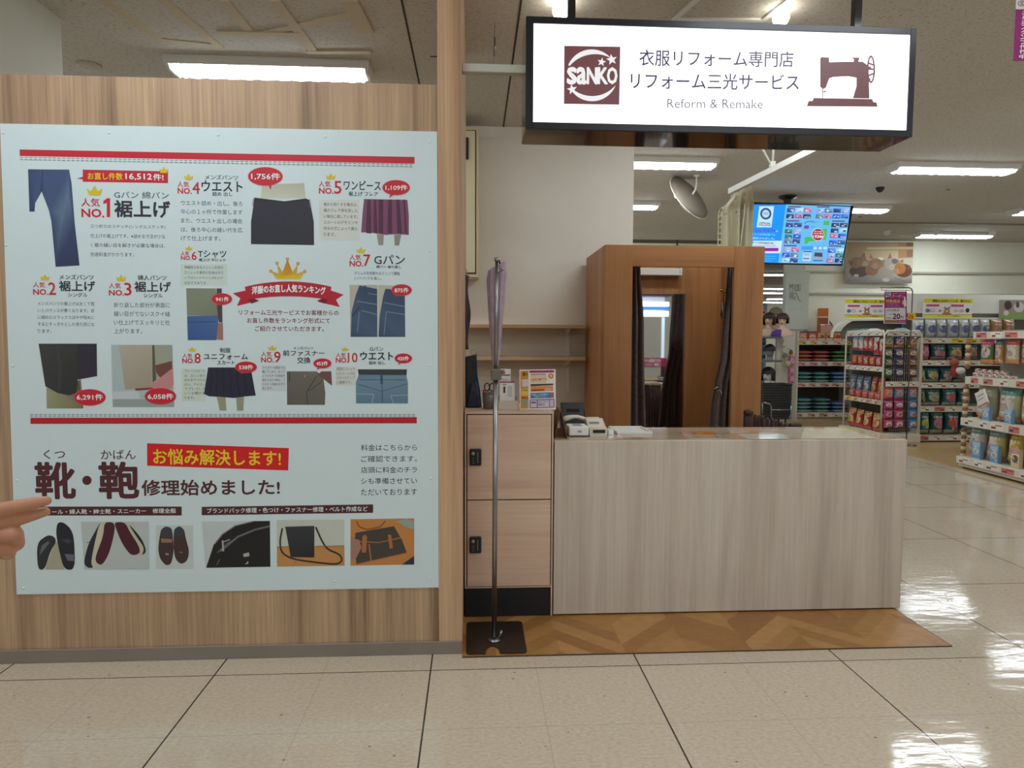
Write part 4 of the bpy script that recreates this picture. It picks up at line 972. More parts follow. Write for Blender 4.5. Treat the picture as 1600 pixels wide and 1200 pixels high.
# navy hanging sample with a ring
ny = 3.52; xs0, xs1 = P(727, 600, ny).x, P(745, 600, ny).x
nb = thing('garment_bag', 'dark navy folded cloth bag with a ring on the lockers beside the wood wall', 'bag', (xs0, ny, LZ))
M_navy = mat('navy_cloth', (36, 52, 76), .6, noise=(30, .25))
ztop = P(735, 554, ny).z
b = MB(); prof = [(xs0, LZ + .001), (P(753, 640, ny).x, LZ + .001), (P(750, 615, ny).x, LZ + .09), (P(746, 595, ny).x, LZ + .17), (P(745, 570, ny).x, LZ + .25), (xs1, ztop), (xs0, ztop - .012)]
b.prism(prof, ny, ny + .05, axis='Y', bev=.008); b.build('body', mat('dark_cloth', (26, 36, 46), .6, noise=(30, .25)), nb)
b = MB(); b.prism([(xs0 + .005, LZ + .002), (P(751, 640, ny).x, LZ + .002), (P(746, 600, ny).x, LZ + .14), (xs0 + .03, LZ + .13)], ny - .022, ny - .001, axis='Y', bev=.008); b.build('front_flap', M_navy, nb)
b = MB(); rx, rz = P(740, 549, ny).x, P(740, 549, ny).z - .006
b.tube([(rx + .014 * math.cos(t * math.pi / 8), ny + .025, rz + .014 * math.sin(t * math.pi / 8)) for t in range(17)], .0015, 6); b.build('ring', M_chrome, nb)

# ------------------------------------------------------------------ back wall: fuse box, garment, shelves
fy0 = 5.62
a, c = P(700, 200, fy0), P(748.5, 197, fy0); d = P(748, 433, fy0)
fb = thing('fuse_box', 'cream metal fuse box on the white wall, half hidden by the wood post', 'fuse box', (c.x - .2, fy0, d.z))
b = MB(); b.box(c.x - .62, c.x, fy0 + .02, 5.897, d.z, c.z, .004); b.build('cabinet', mat('cream_metal', (210, 196, 158), .5), fb)
e1 = P(742.5, 203, fy0).x; z1_ = P(742, 204, fy0).z; z0_ = P(742, 426, fy0).z
b = MB(); b.box(c.x - .60, e1, fy0 + .005, fy0 + .02, z0_, z1_, .003); dr = b.build('door', mat('cream_metal_door', (216, 203, 168), .5), fb)
b = MB(); b.box(c.x - .605, e1 + .008, fy0 + .0165, fy0 + .0199, z0_ - .008, z1_ + .008); b.build('door_gap_shade', M_gap, fb)  # dark sheet that colours in the shaded gap around the door
a, c2_ = P(728.5, 215, fy0), P(732, 249, fy0)
b = MB(); b.box(a.x - .02, c2_.x, fy0 - .012, fy0 + .005, c2_.z, a.z, .003); b.build('handle', M_black, dr)
gy = 4.12
hr = thing('hanging_garment', 'dark purple garment hanging beside the wood post under the fuse box', 'garment', (P(728, 430, gy).x, gy, P(728, 430, gy).z))
b = MB(); gx = P(724, 480, gy).x; gz1, gz0 = P(728, 430, gy).z, P(728, 546, gy).z
b.grid(lambda u, v: Vector((gx + .036 * (1 - .25 * math.sin(v * 9)) * (.55 + .45 * math.sin(u * math.pi)) * (1 if u > .5 else .4), gy - .2 + u * .42, gz1 - v * (gz1 - gz0))), 14, 16)
go = b.build('cloth', mat('aubergine_cloth', (62, 38, 48), .85), hr)
go.modifiers.new('thick', 'SOLIDIFY').thickness = .006
b = MB(); b.tube([(gx + .02, gy, gz1 - .01), (gx + .02, gy, gz1 + .03), (gx - .005, gy, gz1 + .05), (xr - .01, gy, gz1 + .05)], .003, 6); b.build('hook', M_chrome, hr)
for nm, y in (('upper', 507), ('lower', 557.5)):
    fy2 = 5.62; z = P(820, y, fy2).z
    sh = thing('wall_shelf', '%s of the two pale beech shelves on the white wall left of the booth' % nm, 'shelf', (.5, 5.8, z), 'beech shelves on the white wall')
    b = MB(); b.box(P(700, y, fy2).x, P(915, y, fy2).x, fy2, 5.9, z - .03, z, .002); b.build('board', M_shelfwood, sh)
    xb_ = P(889, y, 5.7).x
    b = MB(); b.prism([(5.64, z - .031), (5.9, z - .031), (5.9, z - .10), (5.88, z - .10)], xb_ - .006, xb_ + .006, axis='X'); b.build('bracket', M_cap, sh)
xb_ = P(887, 540, 5.89).x
b = MB(); b.box(xb_ - .018, xb_ + .018, 5.885, 5.899, P(887, 612, 5.89).z, P(887, 509, 5.89).z); setp(b.build('shelf_upright', M_cap), 'white slotted upright on the wall carrying the two beech shelves', 'shelf upright')

# ------------------------------------------------------------------ fitting booth
BY, BB = 5.0, 5.84
bx0, bx1 = P(944, 520, BY).x, P(1191.5, 520, BY).x; bz = P(1060, 383.5, BY).z
ox0, ox1 = P(987.5, 500, BY).x, P(1145.5, 500, BY).x; oz = P(1060, 416.5, BY).z
bo = thing('fitting_booth', 'brown wooden fitting booth with an open front behind the counter', 'booth', ((bx0 + bx1) / 2, (BY + BB) / 2, 0))
b = MB(); b.box(bx0, ox0, BY, BY + .04, .005, bz, .001); b.build('front_post', M_boothwood, bo)
b = MB(); b.box(ox1, bx1, BY, BY + .04, .005, bz, .001); b.build('front_post', M_boothwood, bo)
b = MB(); b.box(ox0, ox1, BY + .003, BY + .04, oz, bz - .001); b.build('header', M_boothhead, bo)
b = MB(); b.box(bx0, bx0 + .025, BY + .04, BB, .005, bz, .0005); b.build('side_panel', M_boothwood, bo)
b = MB(); b.box(bx1 - .025, bx1, BY + .04, BB, .005, bz, .0005); b.build('side_panel', M_boothwood, bo)
b = MB(); b.box(bx0 + .025, bx1 - .025, BB - .025, BB, .005, bz - .002); b.build('back_panel', M_boothwood, bo)
# lamp, mirror, hooks and hanger, curtains
by_ = BB - .026
a, c = P(990, 418.5, by_ - .09), P(1066, 430.5, by_ - .09)
la = thing('booth_lamp', 'white box lamp at the top of the booth back panel, above the mirror', 'lamp', ((a.x + c.x) / 2, by_, c.z))
b = MB(); b.box(a.x - .3, c.x - .022, by_ - .09, by_, c.z, a.z, .004); b.build('shade', mat('lamp_white', (226, 220, 210), .4), la)
b = MB(); b.box(c.x - .021, c.x, by_ - .092, by_, c.z - .002, a.z + .002, .004); b.build('end_cap', M_cap, la)
a, c = P(985, 459, by_ - .012), P(1066, 660, by_ - .012)
mi = thing('mirror', 'tall narrow mirror on the back panel inside the fitting booth', 'mirror', ((a.x + c.x) / 2, by_, .3))
b = MB(); b.box(a.x - .08, c.x - .004, by_ - .010, by_, .3, a.z); b.build('glass', mat('mirror_silver', (232, 234, 236), .02, metal=1), mi)
b = MB(); b.box(c.x - .004, c.x + .004, by_ - .014, by_, .296, a.z + .004); b.box(a.x - .08, c.x - .004, by_ - .014, by_, a.z, a.z + .004); b.build('edge_strip', M_chrome, mi)
M_curt = mat('brown_curtain', (104, 90, 84), .9, noise=(40, .1))
def curtain(label, path, folds, ztop, zbot):
    """path: list of (z-fraction from the top, x centre, half width)."""
    def at(v):
        for (v0, x0, w0), (v1, x1, w1) in zip(path, path[1:]):
            if v <= v1:
                t = (v - v0) / (v1 - v0); t = t * t * (3 - 2 * t); return x0 + (x1 - x0) * t, w0 + (w1 - w0) * t
        return path[-1][1], path[-1][2]
    b = MB()
    def fn(u, v):
        cx, hw = at(v); return Vector((cx + (u - .5) * 2 * hw, BY + .10 + .03 * math.sin(u * folds * 2 * math.pi) + .008 * math.sin(u * 9 + v * 3), ztop - v * (ztop - zbot)))
    b.grid(fn, folds * 8, 24)
    t = thing('curtain', label, 'curtain', (path[0][1], BY + .1, ztop), 'booth curtains')
    o = b.build('cloth', M_curt, t); o.modifiers.new('thick', 'SOLIDIFY').thickness = .003
    return t
X = lambda px: P(px, 540, BY + .1).x
tcur = curtain('dark brown curtain gathered at the left side of the booth opening', [(0, X(989), .045), (.25, X(991), .07), (1, X(994), .105)], 3, oz + .02, .04)
b = MB(); b.tube([(bx0 + .026, BY + .1, oz + .035), (bx1 - .026, BY + .1, oz + .035)], .012, 10); setp(b.build('curtain_rail', M_chrome), 'steel curtain rail across the inside of the booth front', 'rail')
tcur = curtain('dark brown curtain tied back at the right side of the booth opening', [(0, X(1146), .06), (.34, X(1142), .075), (.5, X(1133), .08), (.56, X(1131), .09), (1, X(1127), .14)], 3, oz + .02, .04)
p = P(1122, 609, BY + .02)
th = thing('tieback_hook', 'small chrome curtain tieback hook at the right side of the booth', 'hook', (p.x, p.y, p.z))
b = MB(); b.tube([(p.x + .05, p.y + .02, p.z - .01), (p.x + .01, p.y, p.z), (p.x - .02, p.y - .01, p.z - .012), (p.x - .03, p.y - .01, p.z + .008), (p.x - .012, p.y - .01, p.z + .022), (p.x + .006, p.y - .008, p.z + .012)], .006, 8); b.build('arm', M_chrome, th)
b = MB(); b.tube([(p.x + .02, p.y, p.z), (p.x + .025, p.y, p.z - .05)], .007, 8); b.build('drop', M_chrome, th)
p = P(1131, 456, 5.45); hx = bx1 - .026
hk = thing('wall_hook', 'brass coat hook on the right inner wall of the fitting booth', 'hook', (hx, p.y, p.z))
b = MB(); b.tube([(hx, p.y, p.z), (p.x - .01, p.y, p.z - .006), (p.x - .02, p.y, p.z + .01)], .006, 8); b.ball((p.x - .02, p.y, p.z + .012), .012); b.build('peg', mat('brass', (190, 150, 90), .3, metal=1), hk)
hg = thing('hanger', 'black coat hanger hanging on the hook inside the booth', 'hanger', (p.x, p.y, p.z))
b = MB(); b.tube([(p.x - .006, p.y, p.z + .004), (p.x + .004, p.y, p.z - .02), (p.x, p.y, p.z - .05), (p.x - .004, p.y, p.z - .09)], .003, 6); b.build('hook', M_black, hg)
b = MB(); b.tube([(p.x - .004, p.y, p.z - .09), (p.x - .035, p.y - .08, p.z - .16), (p.x - .055, p.y - .16, p.z - .22), (p.x - .04, p.y - .15, p.z - .235), (p.x + .02, p.y + .1, p.z - .19), (p.x - .004, p.y, p.z - .09)], .009, 8); b.build('arms', M_black, hg)

# ------------------------------------------------------------------ dark spindle rail behind the counter
M_dwood = mat('dark_stained_wood', (56, 26, 16), .5)
sr = thing('spindle_bench', 'dark wooden spindle back standing behind the counter right of the booth', 'bench', (P(1200, 668, 4.4).x, 4.4, 0))
y_a, y_b = 4.82, 4.02
px_s = [1169.5, 1180, 1185.5, 1192, 1199, 1206.5, 1213.5, 1221, 1228.5]
tops = [640, 647, 648.5, 649.5, 652.5, 653, 656, 658.5, 660.5]
for i, (px, ty) in enumerate(zip(px_s, tops)):
    y = y_a + (y_b - y_a) * (px - 1169) / (1240 - 1169); q = P(px, ty, y); b = MB()
    if i == 0: b.lathe([(0, .40), (.034, .40), (.034, q.z - .05), (.030, q.z - .045), (.035, q.z - .035), (.034, q.z - .01), (.02, q.z), (0, q.z)], (q.x, y, 0), 14); b.build('post', M_dwood, sr)
    else: b.lathe([(0, .40), (.014, .40), (.018, .70), (.011, q.z - .015), (.007, q.z), (0, q.z)], (q.x, y, 0), 10); b.build('spindle', M_dwood, sr)
q = P(1243, 661, 4.0)
b = MB(); b.box(q.x - .036, q.x + .036, 3.98, 4.03, .0, q.z, .012, seg=2); b.build('post', M_dwood, sr)
b = MB(); b.box(P(1240, 700, 4.0).x - .2, P(1240, 700, 4.0).x + .04, 3.98, 4.86, .36, .40, .006); b.build('seat', M_dwood, sr)
for sx, sy in ((-.17, 4.8), (.0, 4.8), (-.17, 4.02)):
    b = MB(); b.box(q.x + sx - .02, q.x + sx + .02, sy - .02, sy + .02, 0.004, .36); b.build('leg', M_dwood, sr)

# ------------------------------------------------------------------ banner stand in front of the lockers
bp = [G(735, 970, .008), G(821, 972, .008), G(818, 1022.5, .008), G(722.6, 1020, .008)]
bs = thing('banner_stand', 'thin steel pole on a square brown base plate with a furled lilac banner', 'stand', (P(772, 1000, 3.0).x, 3.0, .004))
M_plate = mat('bronze_plate', (74, 62, 50), .38, metal=.7, noise=(3, .1))
n1, n2 = G(758.6, 1021.5, .008), G(781.6, 1022, .008); rr = (n2.x - n1.x) / 2; ncx = (n1.x + n2.x) / 2
out = []
def rc(p, a0, r=.02): return [(p[0] + r * math.cos(a0 + i * math.pi / 8), p[1] + r * math.sin(a0 + i * math.pi / 8)) for i in range(5)]
x0_, x1_, y0_, y1_ = (bp[0].x + bp[3].x) / 2, (bp[1].x + bp[2].x) / 2, (bp[2].y + bp[3].y) / 2, (bp[0].y + bp[1].y) / 2
out += rc((x0_ + .02, y0_ + .02), math.pi) + [(ncx - rr, y0_)] + [(ncx - rr * math.cos(i * math.pi / 10), y0_ + .075 * math.sin(i * math.pi / 10)) for i in range(1, 10)] + [(ncx + rr, y0_)]
out += rc((x1_ - .02, y0_ + .02), -math.pi / 2) + rc((x1_ - .02, y1_ - .02), 0) + rc((x0_ + .02, y1_ - .02), math.pi / 2)
b = MB(); b.prism(out, .0046, .0085, axis='Z'); b.build('base_plate', M_plate, bs)
pb = G(772, 1000, .01); qx, qy = pb.x, pb.y
ptop = P(777, 404, qy).z
b = MB(); b.lathe([(.012, .0085), (.03, .0085), (.03, .014), (.014, .022), (.012, .022)], (qx, qy, 0), 18); b.tube([(qx + .012, qy, .02), (qx + .03, qy, .03), (qx + .034, qy, .055)], .006, 8); b.build('socket', M_chrome, bs)
b = MB(); zc = P(776, 585, qy).z; tx = P(776.5, 420, qy).x
b.tube([(qx, qy, .012), (qx + .5 * (tx - qx), qy, zc)], .0115, 14); b.build('pole', M_chrome, bs)
b = MB(); b.tube([(qx + .5 * (tx - qx), qy, zc), (tx, qy, ptop - .01)], .008, 12); b.tube([(tx, qy, ptop - .012), (tx, qy, ptop + .004)], .012, 12); b.build('inner_pole', M_chrome, bs)
mx = qx + .5 * (tx - qx)
b = MB(); b.box(mx - .022, mx + .026, qy - .02, qy + .02, zc - .026, zc + .026, .006, seg=2); b.tube([(mx + .026, qy, zc + .01), (mx + .042, qy, zc + .012)], .009, 8); b.build('clamp', mat('clamp_grey', (120, 114, 104), .4, metal=.6), bs)
b = MB(); zt2 = P(782, 408, qy).z
b.tube([(tx, qy, ptop), (tx + .012, qy + .04, zt2), (tx + .024, qy + .12, P(785, 414, qy).z), (tx + .02, qy + .2, P(785, 428, qy).z)], .006, 8); b.tube([(tx + .004, qy, P(780, 424, qy).z), (tx + .03, qy + .02, P(788, 420, qy).z)], .004, 6); b.build('bracket_arm', M_steel, bs)
def bw(v): return .031 * (1 - v) ** .8 + .012
zb1, zb0 = P(777, 414, qy).z, P(777, 572, qy).z
b = MB()
def fn(u, v):
    a = u * 2 * math.pi; w = bw(v) * (.72 + .28 * min(1, v * 8 + .2))
    return Vector((mx + (tx - mx) * (1 - v) + w * math.cos(a) * (1 + .18 * math.sin(5 * a)), qy + .035 + .02 * math.sin(a) * (1 + .3 * math.sin(5 * a)), zb1 - v * (zb1 - zb0) + .02 * math.cos(a) * (1 - v)))
b.grid(fn, 30, 20); b.build('furled_banner', mat('lilac_cloth', (162, 142, 156), .7, noise=(20, .08)), bs)
# ------------------------------------------------------------------ things hung from the ceiling
# round convex mirror seen from behind
my = 7.45; pc = P(1076, 309, my)
cmr = thing('convex_mirror', 'round convex shop mirror on a bent rod, seen from behind under the ceiling', 'mirror', (P(1088, 271, my).x, my, HC))
nrm = Vector((.52, -.62, .50)).normalized()            # the back faces the camera and up
Mr = Matrix.Translation(pc) @ nrm.to_track_quat('Z', 'Y').to_matrix().to_4x4()
R_ = .285
b = MB(); b.lathe([(R_, 0), (R_, .012), (R_ * .8, .035), (R_ * .4, .052), (0, .056)], n=40, M=Mr); b.build('back_shell', mat('taupe_shell', (120, 110, 96), .6), cmr)
b = MB(); b.lathe([(R_ - .002, -.001), (R_ * .75, -.045), (R_ * .4, -.07), (0, -.08)], n=40, M=Mr); b.build('mirror_face', mat('mirror_face', (225, 228, 230), .03, metal=1), cmr)
b = MB(); b.tube([Mr @ Vector(((R_ + .002) * math.cos(i * math.pi / 20), (R_ + .002) * math.sin(i * math.pi / 20), 0)) for i in range(41)], .006, 8); b.build('rim', mat('rim_white', (220, 214, 200), .4), cmr)
a = P(1088.5, 272, my); q = Mr @ Vector((0, 0, .056))
b = MB(); b.tube([(a.x, my, HC), (a.x, my, P(1088, 288, my).z), (a.x - .015, my - .01, P(1085, 297, my).z), (q.x, q.y, q.z)], .011, 8); b.lathe([(0, HC), (.04, HC), (.03, HC - .015), (0, HC - .018)], (a.x, my, 0)); b.build('arm', M_offwhite, cmr)
# changing-area rail and net
ra, rb = P(1276, 231, 4.72), P(1141, 300, 6.1)
zr = (ra.z + rb.z) / 2
rl = thing('net_rail', 'white steel rail hanging from the ceiling on two struts, left of the screen', 'rail', (ra.x, ra.y, zr))
b = MB(); d = Vector((rb.x - ra.x, rb.y - ra.y, 0)); L_ = d.length + .7; Mt = Matrix.Translation((rb.x, rb.y, zr)) @ Matrix.Rotation(math.atan2(-d.y, -d.x), 4, 'Z')
b.box(0, L_, -.022, .022, -.025, .025, .002, M=Mt); b.build('beam', M_offwhite, rl)
q = P(1207, 255, 5.34)
for px, py in ((1190, 226), (1209, 226)):
    t = P(px, py, 5.34); t = q + (t - q) * ((HC - q.z) / (t.z - q.z))
    b = MB(); b.tube([(q.x, q.y, zr + .026), (t.x, t.y, HC)], .010, 8); b.build('strut', M_offwhite, rl)
b = MB(); b.box(q.x - .02, q.x + .02, q.y - .02, q.y + .02, zr + .0255, zr + .07, .004); b.build('strut_bracket', M_offwhite, rl)
ny0, ny1 = 7.35, 7.95
nt_ = thing('lace_net', 'cream lace net curtain bunched on the white rail left of the blue screen', 'net', (rb.x, 6.05, zr))
xl_, xr_ = P(1121, 380, 6.1).x, P(1175, 380, 6.1).x; xc = rb.x + .1
ztop = zr - .0255; zb_ = 1.0
def net(u, v):
    w = min(1, .55 + 9 * v)
    x = (xl_ + xr_) / 2 + (u - .5) * (xr_ - xl_) * w + (1 - w) * (P(1160, 300, 6.1).x - (xl_ + xr_) / 2)
    tp = Vector((rb.x, rb.y, 0)) - d.normalized() * (.03 + .40 * u); m = min(1, v * 13); m = m * m * (3 - 2 * m)
    p = Vector((x, 6.08 + .045 * math.sin(u * 7 * math.pi) + .02 * math.sin(u * 31 + v * 4), ztop - v * (ztop - zb_) - (.05 * (1 - u) ** 2 * max(0, 1 - v * 3) * min(1, v * 12) if u < .75 else 0)))
    return Vector((tp.x + (p.x - tp.x) * m, tp.y + (p.y - tp.y) * m, p.z))
b = MB(); b.grid(net, 60, 90)
ms = mat('cream_lace', (208, 202, 174), .9); 
o = b.build('netting', ms, nt_)
# open holes along the edge of the lace
bm = bmesh.new(); bm.from_mesh(o.data); fs = [f for i, f in enumerate(bm.faces) if (i % 60) in (1, 2, 4, 5) and (i // 60) % 3 in (0, 1)] + [f for i, f in enumerate(bm.faces) if (i % 60) > 6 and (i % 2 == 0) and (i // 60) % 2 == 0 and (i * 7919 // 13) % 3 == 0 and (i // 60) < 10]
bmesh.ops.delete(bm, geom=fs, context='FACES'); bm.to_mesh(o.data); bm.free()
o.modifiers.new('thick', 'SOLIDIFY').thickness = .004
b = MB(); b.tube([(P(1166, 300, 6.0).x, 6.02, ztop), (P(1163, 330, 6.0).x, 6.0, ztop - .2), (P(1157, 384, 6.0).x, 6.0, P(1157, 384, 6.0).z), (P(1155, 420, 6.0).x, 6.0, 1.2)], .007, 6); b.build('cord', ms, nt_)
# hooks and small fittings on the ceiling
def ceiling_hook(label, px, py, y, s):
    q = P(px, py, y); b = MB()
    b.tube([(q.x, y, HC), (q.x, y, q.z), (q.x - s * .25, y, q.z - s * .35), (q.x - s * .6, y, q.z - s * .35), (q.x - s * .8, y, q.z), (q.x - s * .8, y, q.z + s * .15)], .006, 6)
    b.tube([(q.x - s * .3, y, HC - .004), (q.x + s * .3, y, HC - .004)], .006, 6)
    setp(b.build('ceiling_hook', mat('hook_grey', (96, 90, 80), .5)), label, 'hook')
ceiling_hook('grey J-shaped hook on the ceiling below the large right fluorescent light', 1482, 292, 7.9, .06)
ceiling_hook('grey J-shaped hook on the ceiling right of the blue screen', 1344, 334, 9.7, .07)
q = G(1375, 293, HC)
b = MB(); b.lathe([(0, HC), (.05, HC), (.045, HC - .03), (.02, HC - .055), (0, HC - .06)], (q.x, q.y, 0)); setp(b.build('ceiling_camera', M_black), 'small black dome camera on the ceiling above the kitten picture', 'camera')
for i, (px, lb) in enumerate(((1386, 'white spotlight on the far ceiling rail, leftmost of three'), (1462, 'white spotlight on the far ceiling rail, middle of three'), (1549, 'white spotlight on the far ceiling rail, rightmost of three'))):
    q = P(px, 357, 10.9); t = thing('spotlight', lb, 'spotlight', (q.x, 10.9, HC), 'spotlights on the far ceiling rail')
    b = MB(); b.tube([(q.x + .02, 10.9, HC), (q.x, 10.9, q.z + .03)], .012, 8); b.build('stem', M_grey, t)
    b = MB(); b.tube([(q.x + .02, 10.9, q.z + .03), (q.x - .06, 10.8, q.z - .09)], [.045, .05], 12); b.build('lamp_head', M_house, t)
    b = MB(); b.tube([(q.x + .03, 10.91, q.z + .05), (q.x + .018, 10.895, q.z + .028)], .04, 12); b.build('rear_cap', M_black, t)
# blue screen
ty = 8.3; tc_ = P(1250, 367, ty)
U = Vector((1, .10, 0)).normalized(); Nn = Vector((.10, -1, -.26)).normalized(); V = Nn.cross(U).normalized(); V = V if V.z > 0 else -V; Nn = U.cross(V)
TV = Canvas(tc_, U, V, step=.0008); TV.crop(1170, 310, 9.412)
q = [TV.uv(40, 78), TV.uv(1515, 86), TV.uv(1398, 978), TV.uv(-60, 975)]
u0, u1 = (q[0][0] + q[3][0]) / 2, (q[1][0] + q[2][0]) / 2; v1, v0 = (q[0][1] + q[1][1]) / 2, (q[2][1] + q[3][1]) / 2
tv = thing('screen', 'bright blue advertising screen hanging from the ceiling on a black pole', 'screen', (tc_.x, tc_.y, HC))
Mt = Matrix((U, V, Nn)).transposed().to_4x4(); Mt.translation = tc_
b = MB(); b.box(u0, u1, v0, v1, -.05, -.003, .003, M=Mt); b.box(u0 + .25, u1 - .25, v0 + .12, v1 - .12, -.09, -.05, .01, M=Mt); b.build('casing', M_black, tv)
b = MB(); e = .012
for r in ((u0, u1, v0, v0 + e * 1.6), (u0, u1, v1 - e, v1), (u0, u0 + e, v0 + e * 1.6, v1 - e), (u1 - e, u1, v0 + e * 1.6, v1 - e)): b.box(*r, -.003, .006, M=Mt)
b.build('bezel', mat('bezel_navy', (16, 20, 48), .35), tv)
BL, LB_, = (0, 150, 250), (104, 190, 246)
TV.lay = 0
def tvq(x0, y0, x1, y1, col):      # a rectangle in the screen's own slanted frame
    sl = lambda y: -117 * (y - 86) / 892
    TV.poly([(x0 + sl(y1), y1), (x1 + sl(y1), y1), (x1 + sl(y0), y0), (x0 + sl(y0), y0)], col)
tvq(52, 90, 1500, 962, LB_); TV.lay = 1; tvq(52, 90, 545, 962, BL); TV.lay = 2
tvq(158, 115, 376, 425, (196, 232, 248)); TV.lay = 3; TV.ring(248, 225, 82, 86, 26, 27, (20, 70, 140)); TV.ring(248, 225, 50, 52, 4, 4, (60, 110, 170))
TV.text('OFFICIAL', 150, 352, 320, 376, (20, 50, 100), .03); TV.text('CHALLENGE', 140, 382, 318, 402, (20, 50, 100), .03); TV.text('WORLD', 212, 205, 284, 222, (30, 70, 130), .03); TV.text('RECORD', 216, 230, 280, 244, (30, 70, 130), .02)
TV.text('ご当地', 40, 455, 185, 495, (110, 50, 190), .03); TV.text('WAON', 200, 452, 385, 495, (90, 60, 220), .03); TV.text('が', 395, 470, 425, 492, (230, 245, 255), .02)
TV.text('ギネス世界記録™に', 40, 515, 390, 545, (150, 220, 255), .012); TV.text('認定されました。', 52, 572, 385, 602, (190, 235, 255), .016)
TV.lay = 2; tvq(130, 622, 560, 806, (206, 232, 250)); TV.lay = 3; TV.text('ギネス世界記録認定対象', 50, 642, 360, 668, (20, 40, 110), .02); TV.line([(60, 690), (390, 690)], 5, (90, 120, 180)); TV.line([(60, 712), (410, 712)], 4, (90, 120, 180)); tvq(120, 728, 520, 776, (150, 20, 160)); TV.line([(60, 795), (260, 795)], 4, (90, 120, 180))
for y in (848, 884, 918): TV.line([(30, y), (395 - (918 - y) * -.4 * 0 - (y > 900) * 60, y)], 7, (90, 200, 255))
rt = random.Random(11); pal = [(20, 70, 190), (30, 40, 90), (90, 110, 140), (180, 90, 140), (30, 110, 110), (60, 100, 190), (140, 150, 210), (40, 60, 130), (150, 200, 235)]
def cell(x, y, w=112, h=62, c=None):
    sl = -117 * (y - 86) / 892; x -= sl * 0
    c = c or pal[rt.randrange(len(pal))]; c2b = [min(255, v + 60) for v in c]
    TV.lay = 2; TV.poly([(x - 8, y + h), (x + w - 8, y + h), (x + w, y), (x, y)], [c, [max(0, v - 20) for v in c], c2b, c])
    TV.lay = 3
    for _ in range(3):
        xx = x + rt.uniform(.05, .6) * w; yy = y + rt.uniform(.3, .8) * h; ww = rt.uniform(.2, .45) * w
        TV.poly([(xx, yy + 10), (xx + ww, yy + 12), (xx + ww * .8, yy), (xx + 6, yy - 4)], (210, 232, 250) if rt.random() < .6 else (20, 40, 90))
for x, y, n in ((565, 142, 3), (552, 230, 3), (995, 148, 4), (985, 232, 4), (545, 358, 2), (530, 452, 2), (530, 528, 2), (520, 598, 2), (505, 722, 2), (492, 800, 2), (485, 880, 2), (1215, 360, 2), (1205, 442, 2), (1190, 520, 2), (1180, 615, 2), (1160, 735, 2), (1150, 805, 2), (1140, 882, 2)):
    for i in range(n): cell(x + i * 124, y)
TV.lay = 2
for x, y in ((575, 112), (998, 114), (550, 320), (1222, 324), (510, 684), (1172, 690)): TV.poly([(x - 3, y + 18), (x + 185, y + 20), (x + 188, y + 2), (x, y)], (110, 60, 120))
TV.poly([(808, 445), (876, 448), (882, 398), (812, 396)], (110, 70, 180)); TV.line([(815, 375), (850, 340), (940, 335)], 12, (40, 130, 150)); TV.text('ご当地カード', 905, 330, 1020, 362, (60, 110, 150), .01); TV.text('地域', 908, 408, 970, 430, (80, 130, 170), .01)
GN = (64, 190, 90); TV.poly([(1088, 392), (1178, 394), (1182, 330), (1095, 330)], GN); TV.poly([(815, 670), (862, 660), (870, 635), (1060, 610), (1130, 610), (1148, 445), (1070, 450), (1060, 560), (820, 570)], GN)
TV.lay = 3; TV.ell(1012, 532, 92, 92, (250, 250, 255)); TV.lay = 4; TV.ell(1012, 532, 86, 86, (160, 20, 50)); TV.lay = 5; TV.text('193', 940, 540, 1025, 582, (250, 240, 245), .03); TV.text('種類', 1030, 545, 1085, 580, (250, 240, 245), .02); TV.text('発行枚数', 955, 478, 1072, 496, (250, 230, 235), .02); TV.text('累計発行種類', 945, 508, 1085, 526, (250, 230, 235), .02)
TV.lay = 2; TV.poly([(768, 755), (1130, 760), (1138, 705), (776, 700)], (60, 160, 235)); TV.lay = 3
for x in (945, 1020, 1090): TV.poly([(x - 4, 748), (x + 50, 750), (x + 55, 712), (x, 710)], (190, 225, 250))
TV.lay = 2; TV.poly([(782, 920), (905, 925), (920, 780), (795, 778)], (180, 220, 248)); TV.poly([(940, 918), (1085, 920), (1092, 780), (950, 778)], (140, 170, 200)); TV.lay = 3
TV.poly([(795, 790), (920, 792), (920, 776), (795, 775)], (30, 80, 160)); TV.line([(800, 815), (900, 818)], 8, (60, 110, 190)); TV.line([(810, 835), (885, 838)], 6, (80, 130, 200)); TV.poly([(792, 890), (880, 892), (884, 876), (795, 875)], (120, 60, 180)); TV.poly([(955, 850), (1080, 860), (1075, 800), (965, 795)], (60, 70, 100)); TV.poly([(938, 920), (1080, 922), (1082, 908), (940, 906)], (30, 90, 170))
TV.build('display', ink('screen_ink', .3, emit=1.0), tv)
q = P(1230, 318, ty + .12)
b = MB(); b.box(q.x - .035, q.x + .035, ty + .08, ty + .15, tc_.z + .2, HC, .004); b.lathe([(.11, HC), (.11, HC - .02), (.06, HC - .045), (.0, HC - .045)], (q.x, ty + .115, 0)); b.build('pole', M_black, tv)
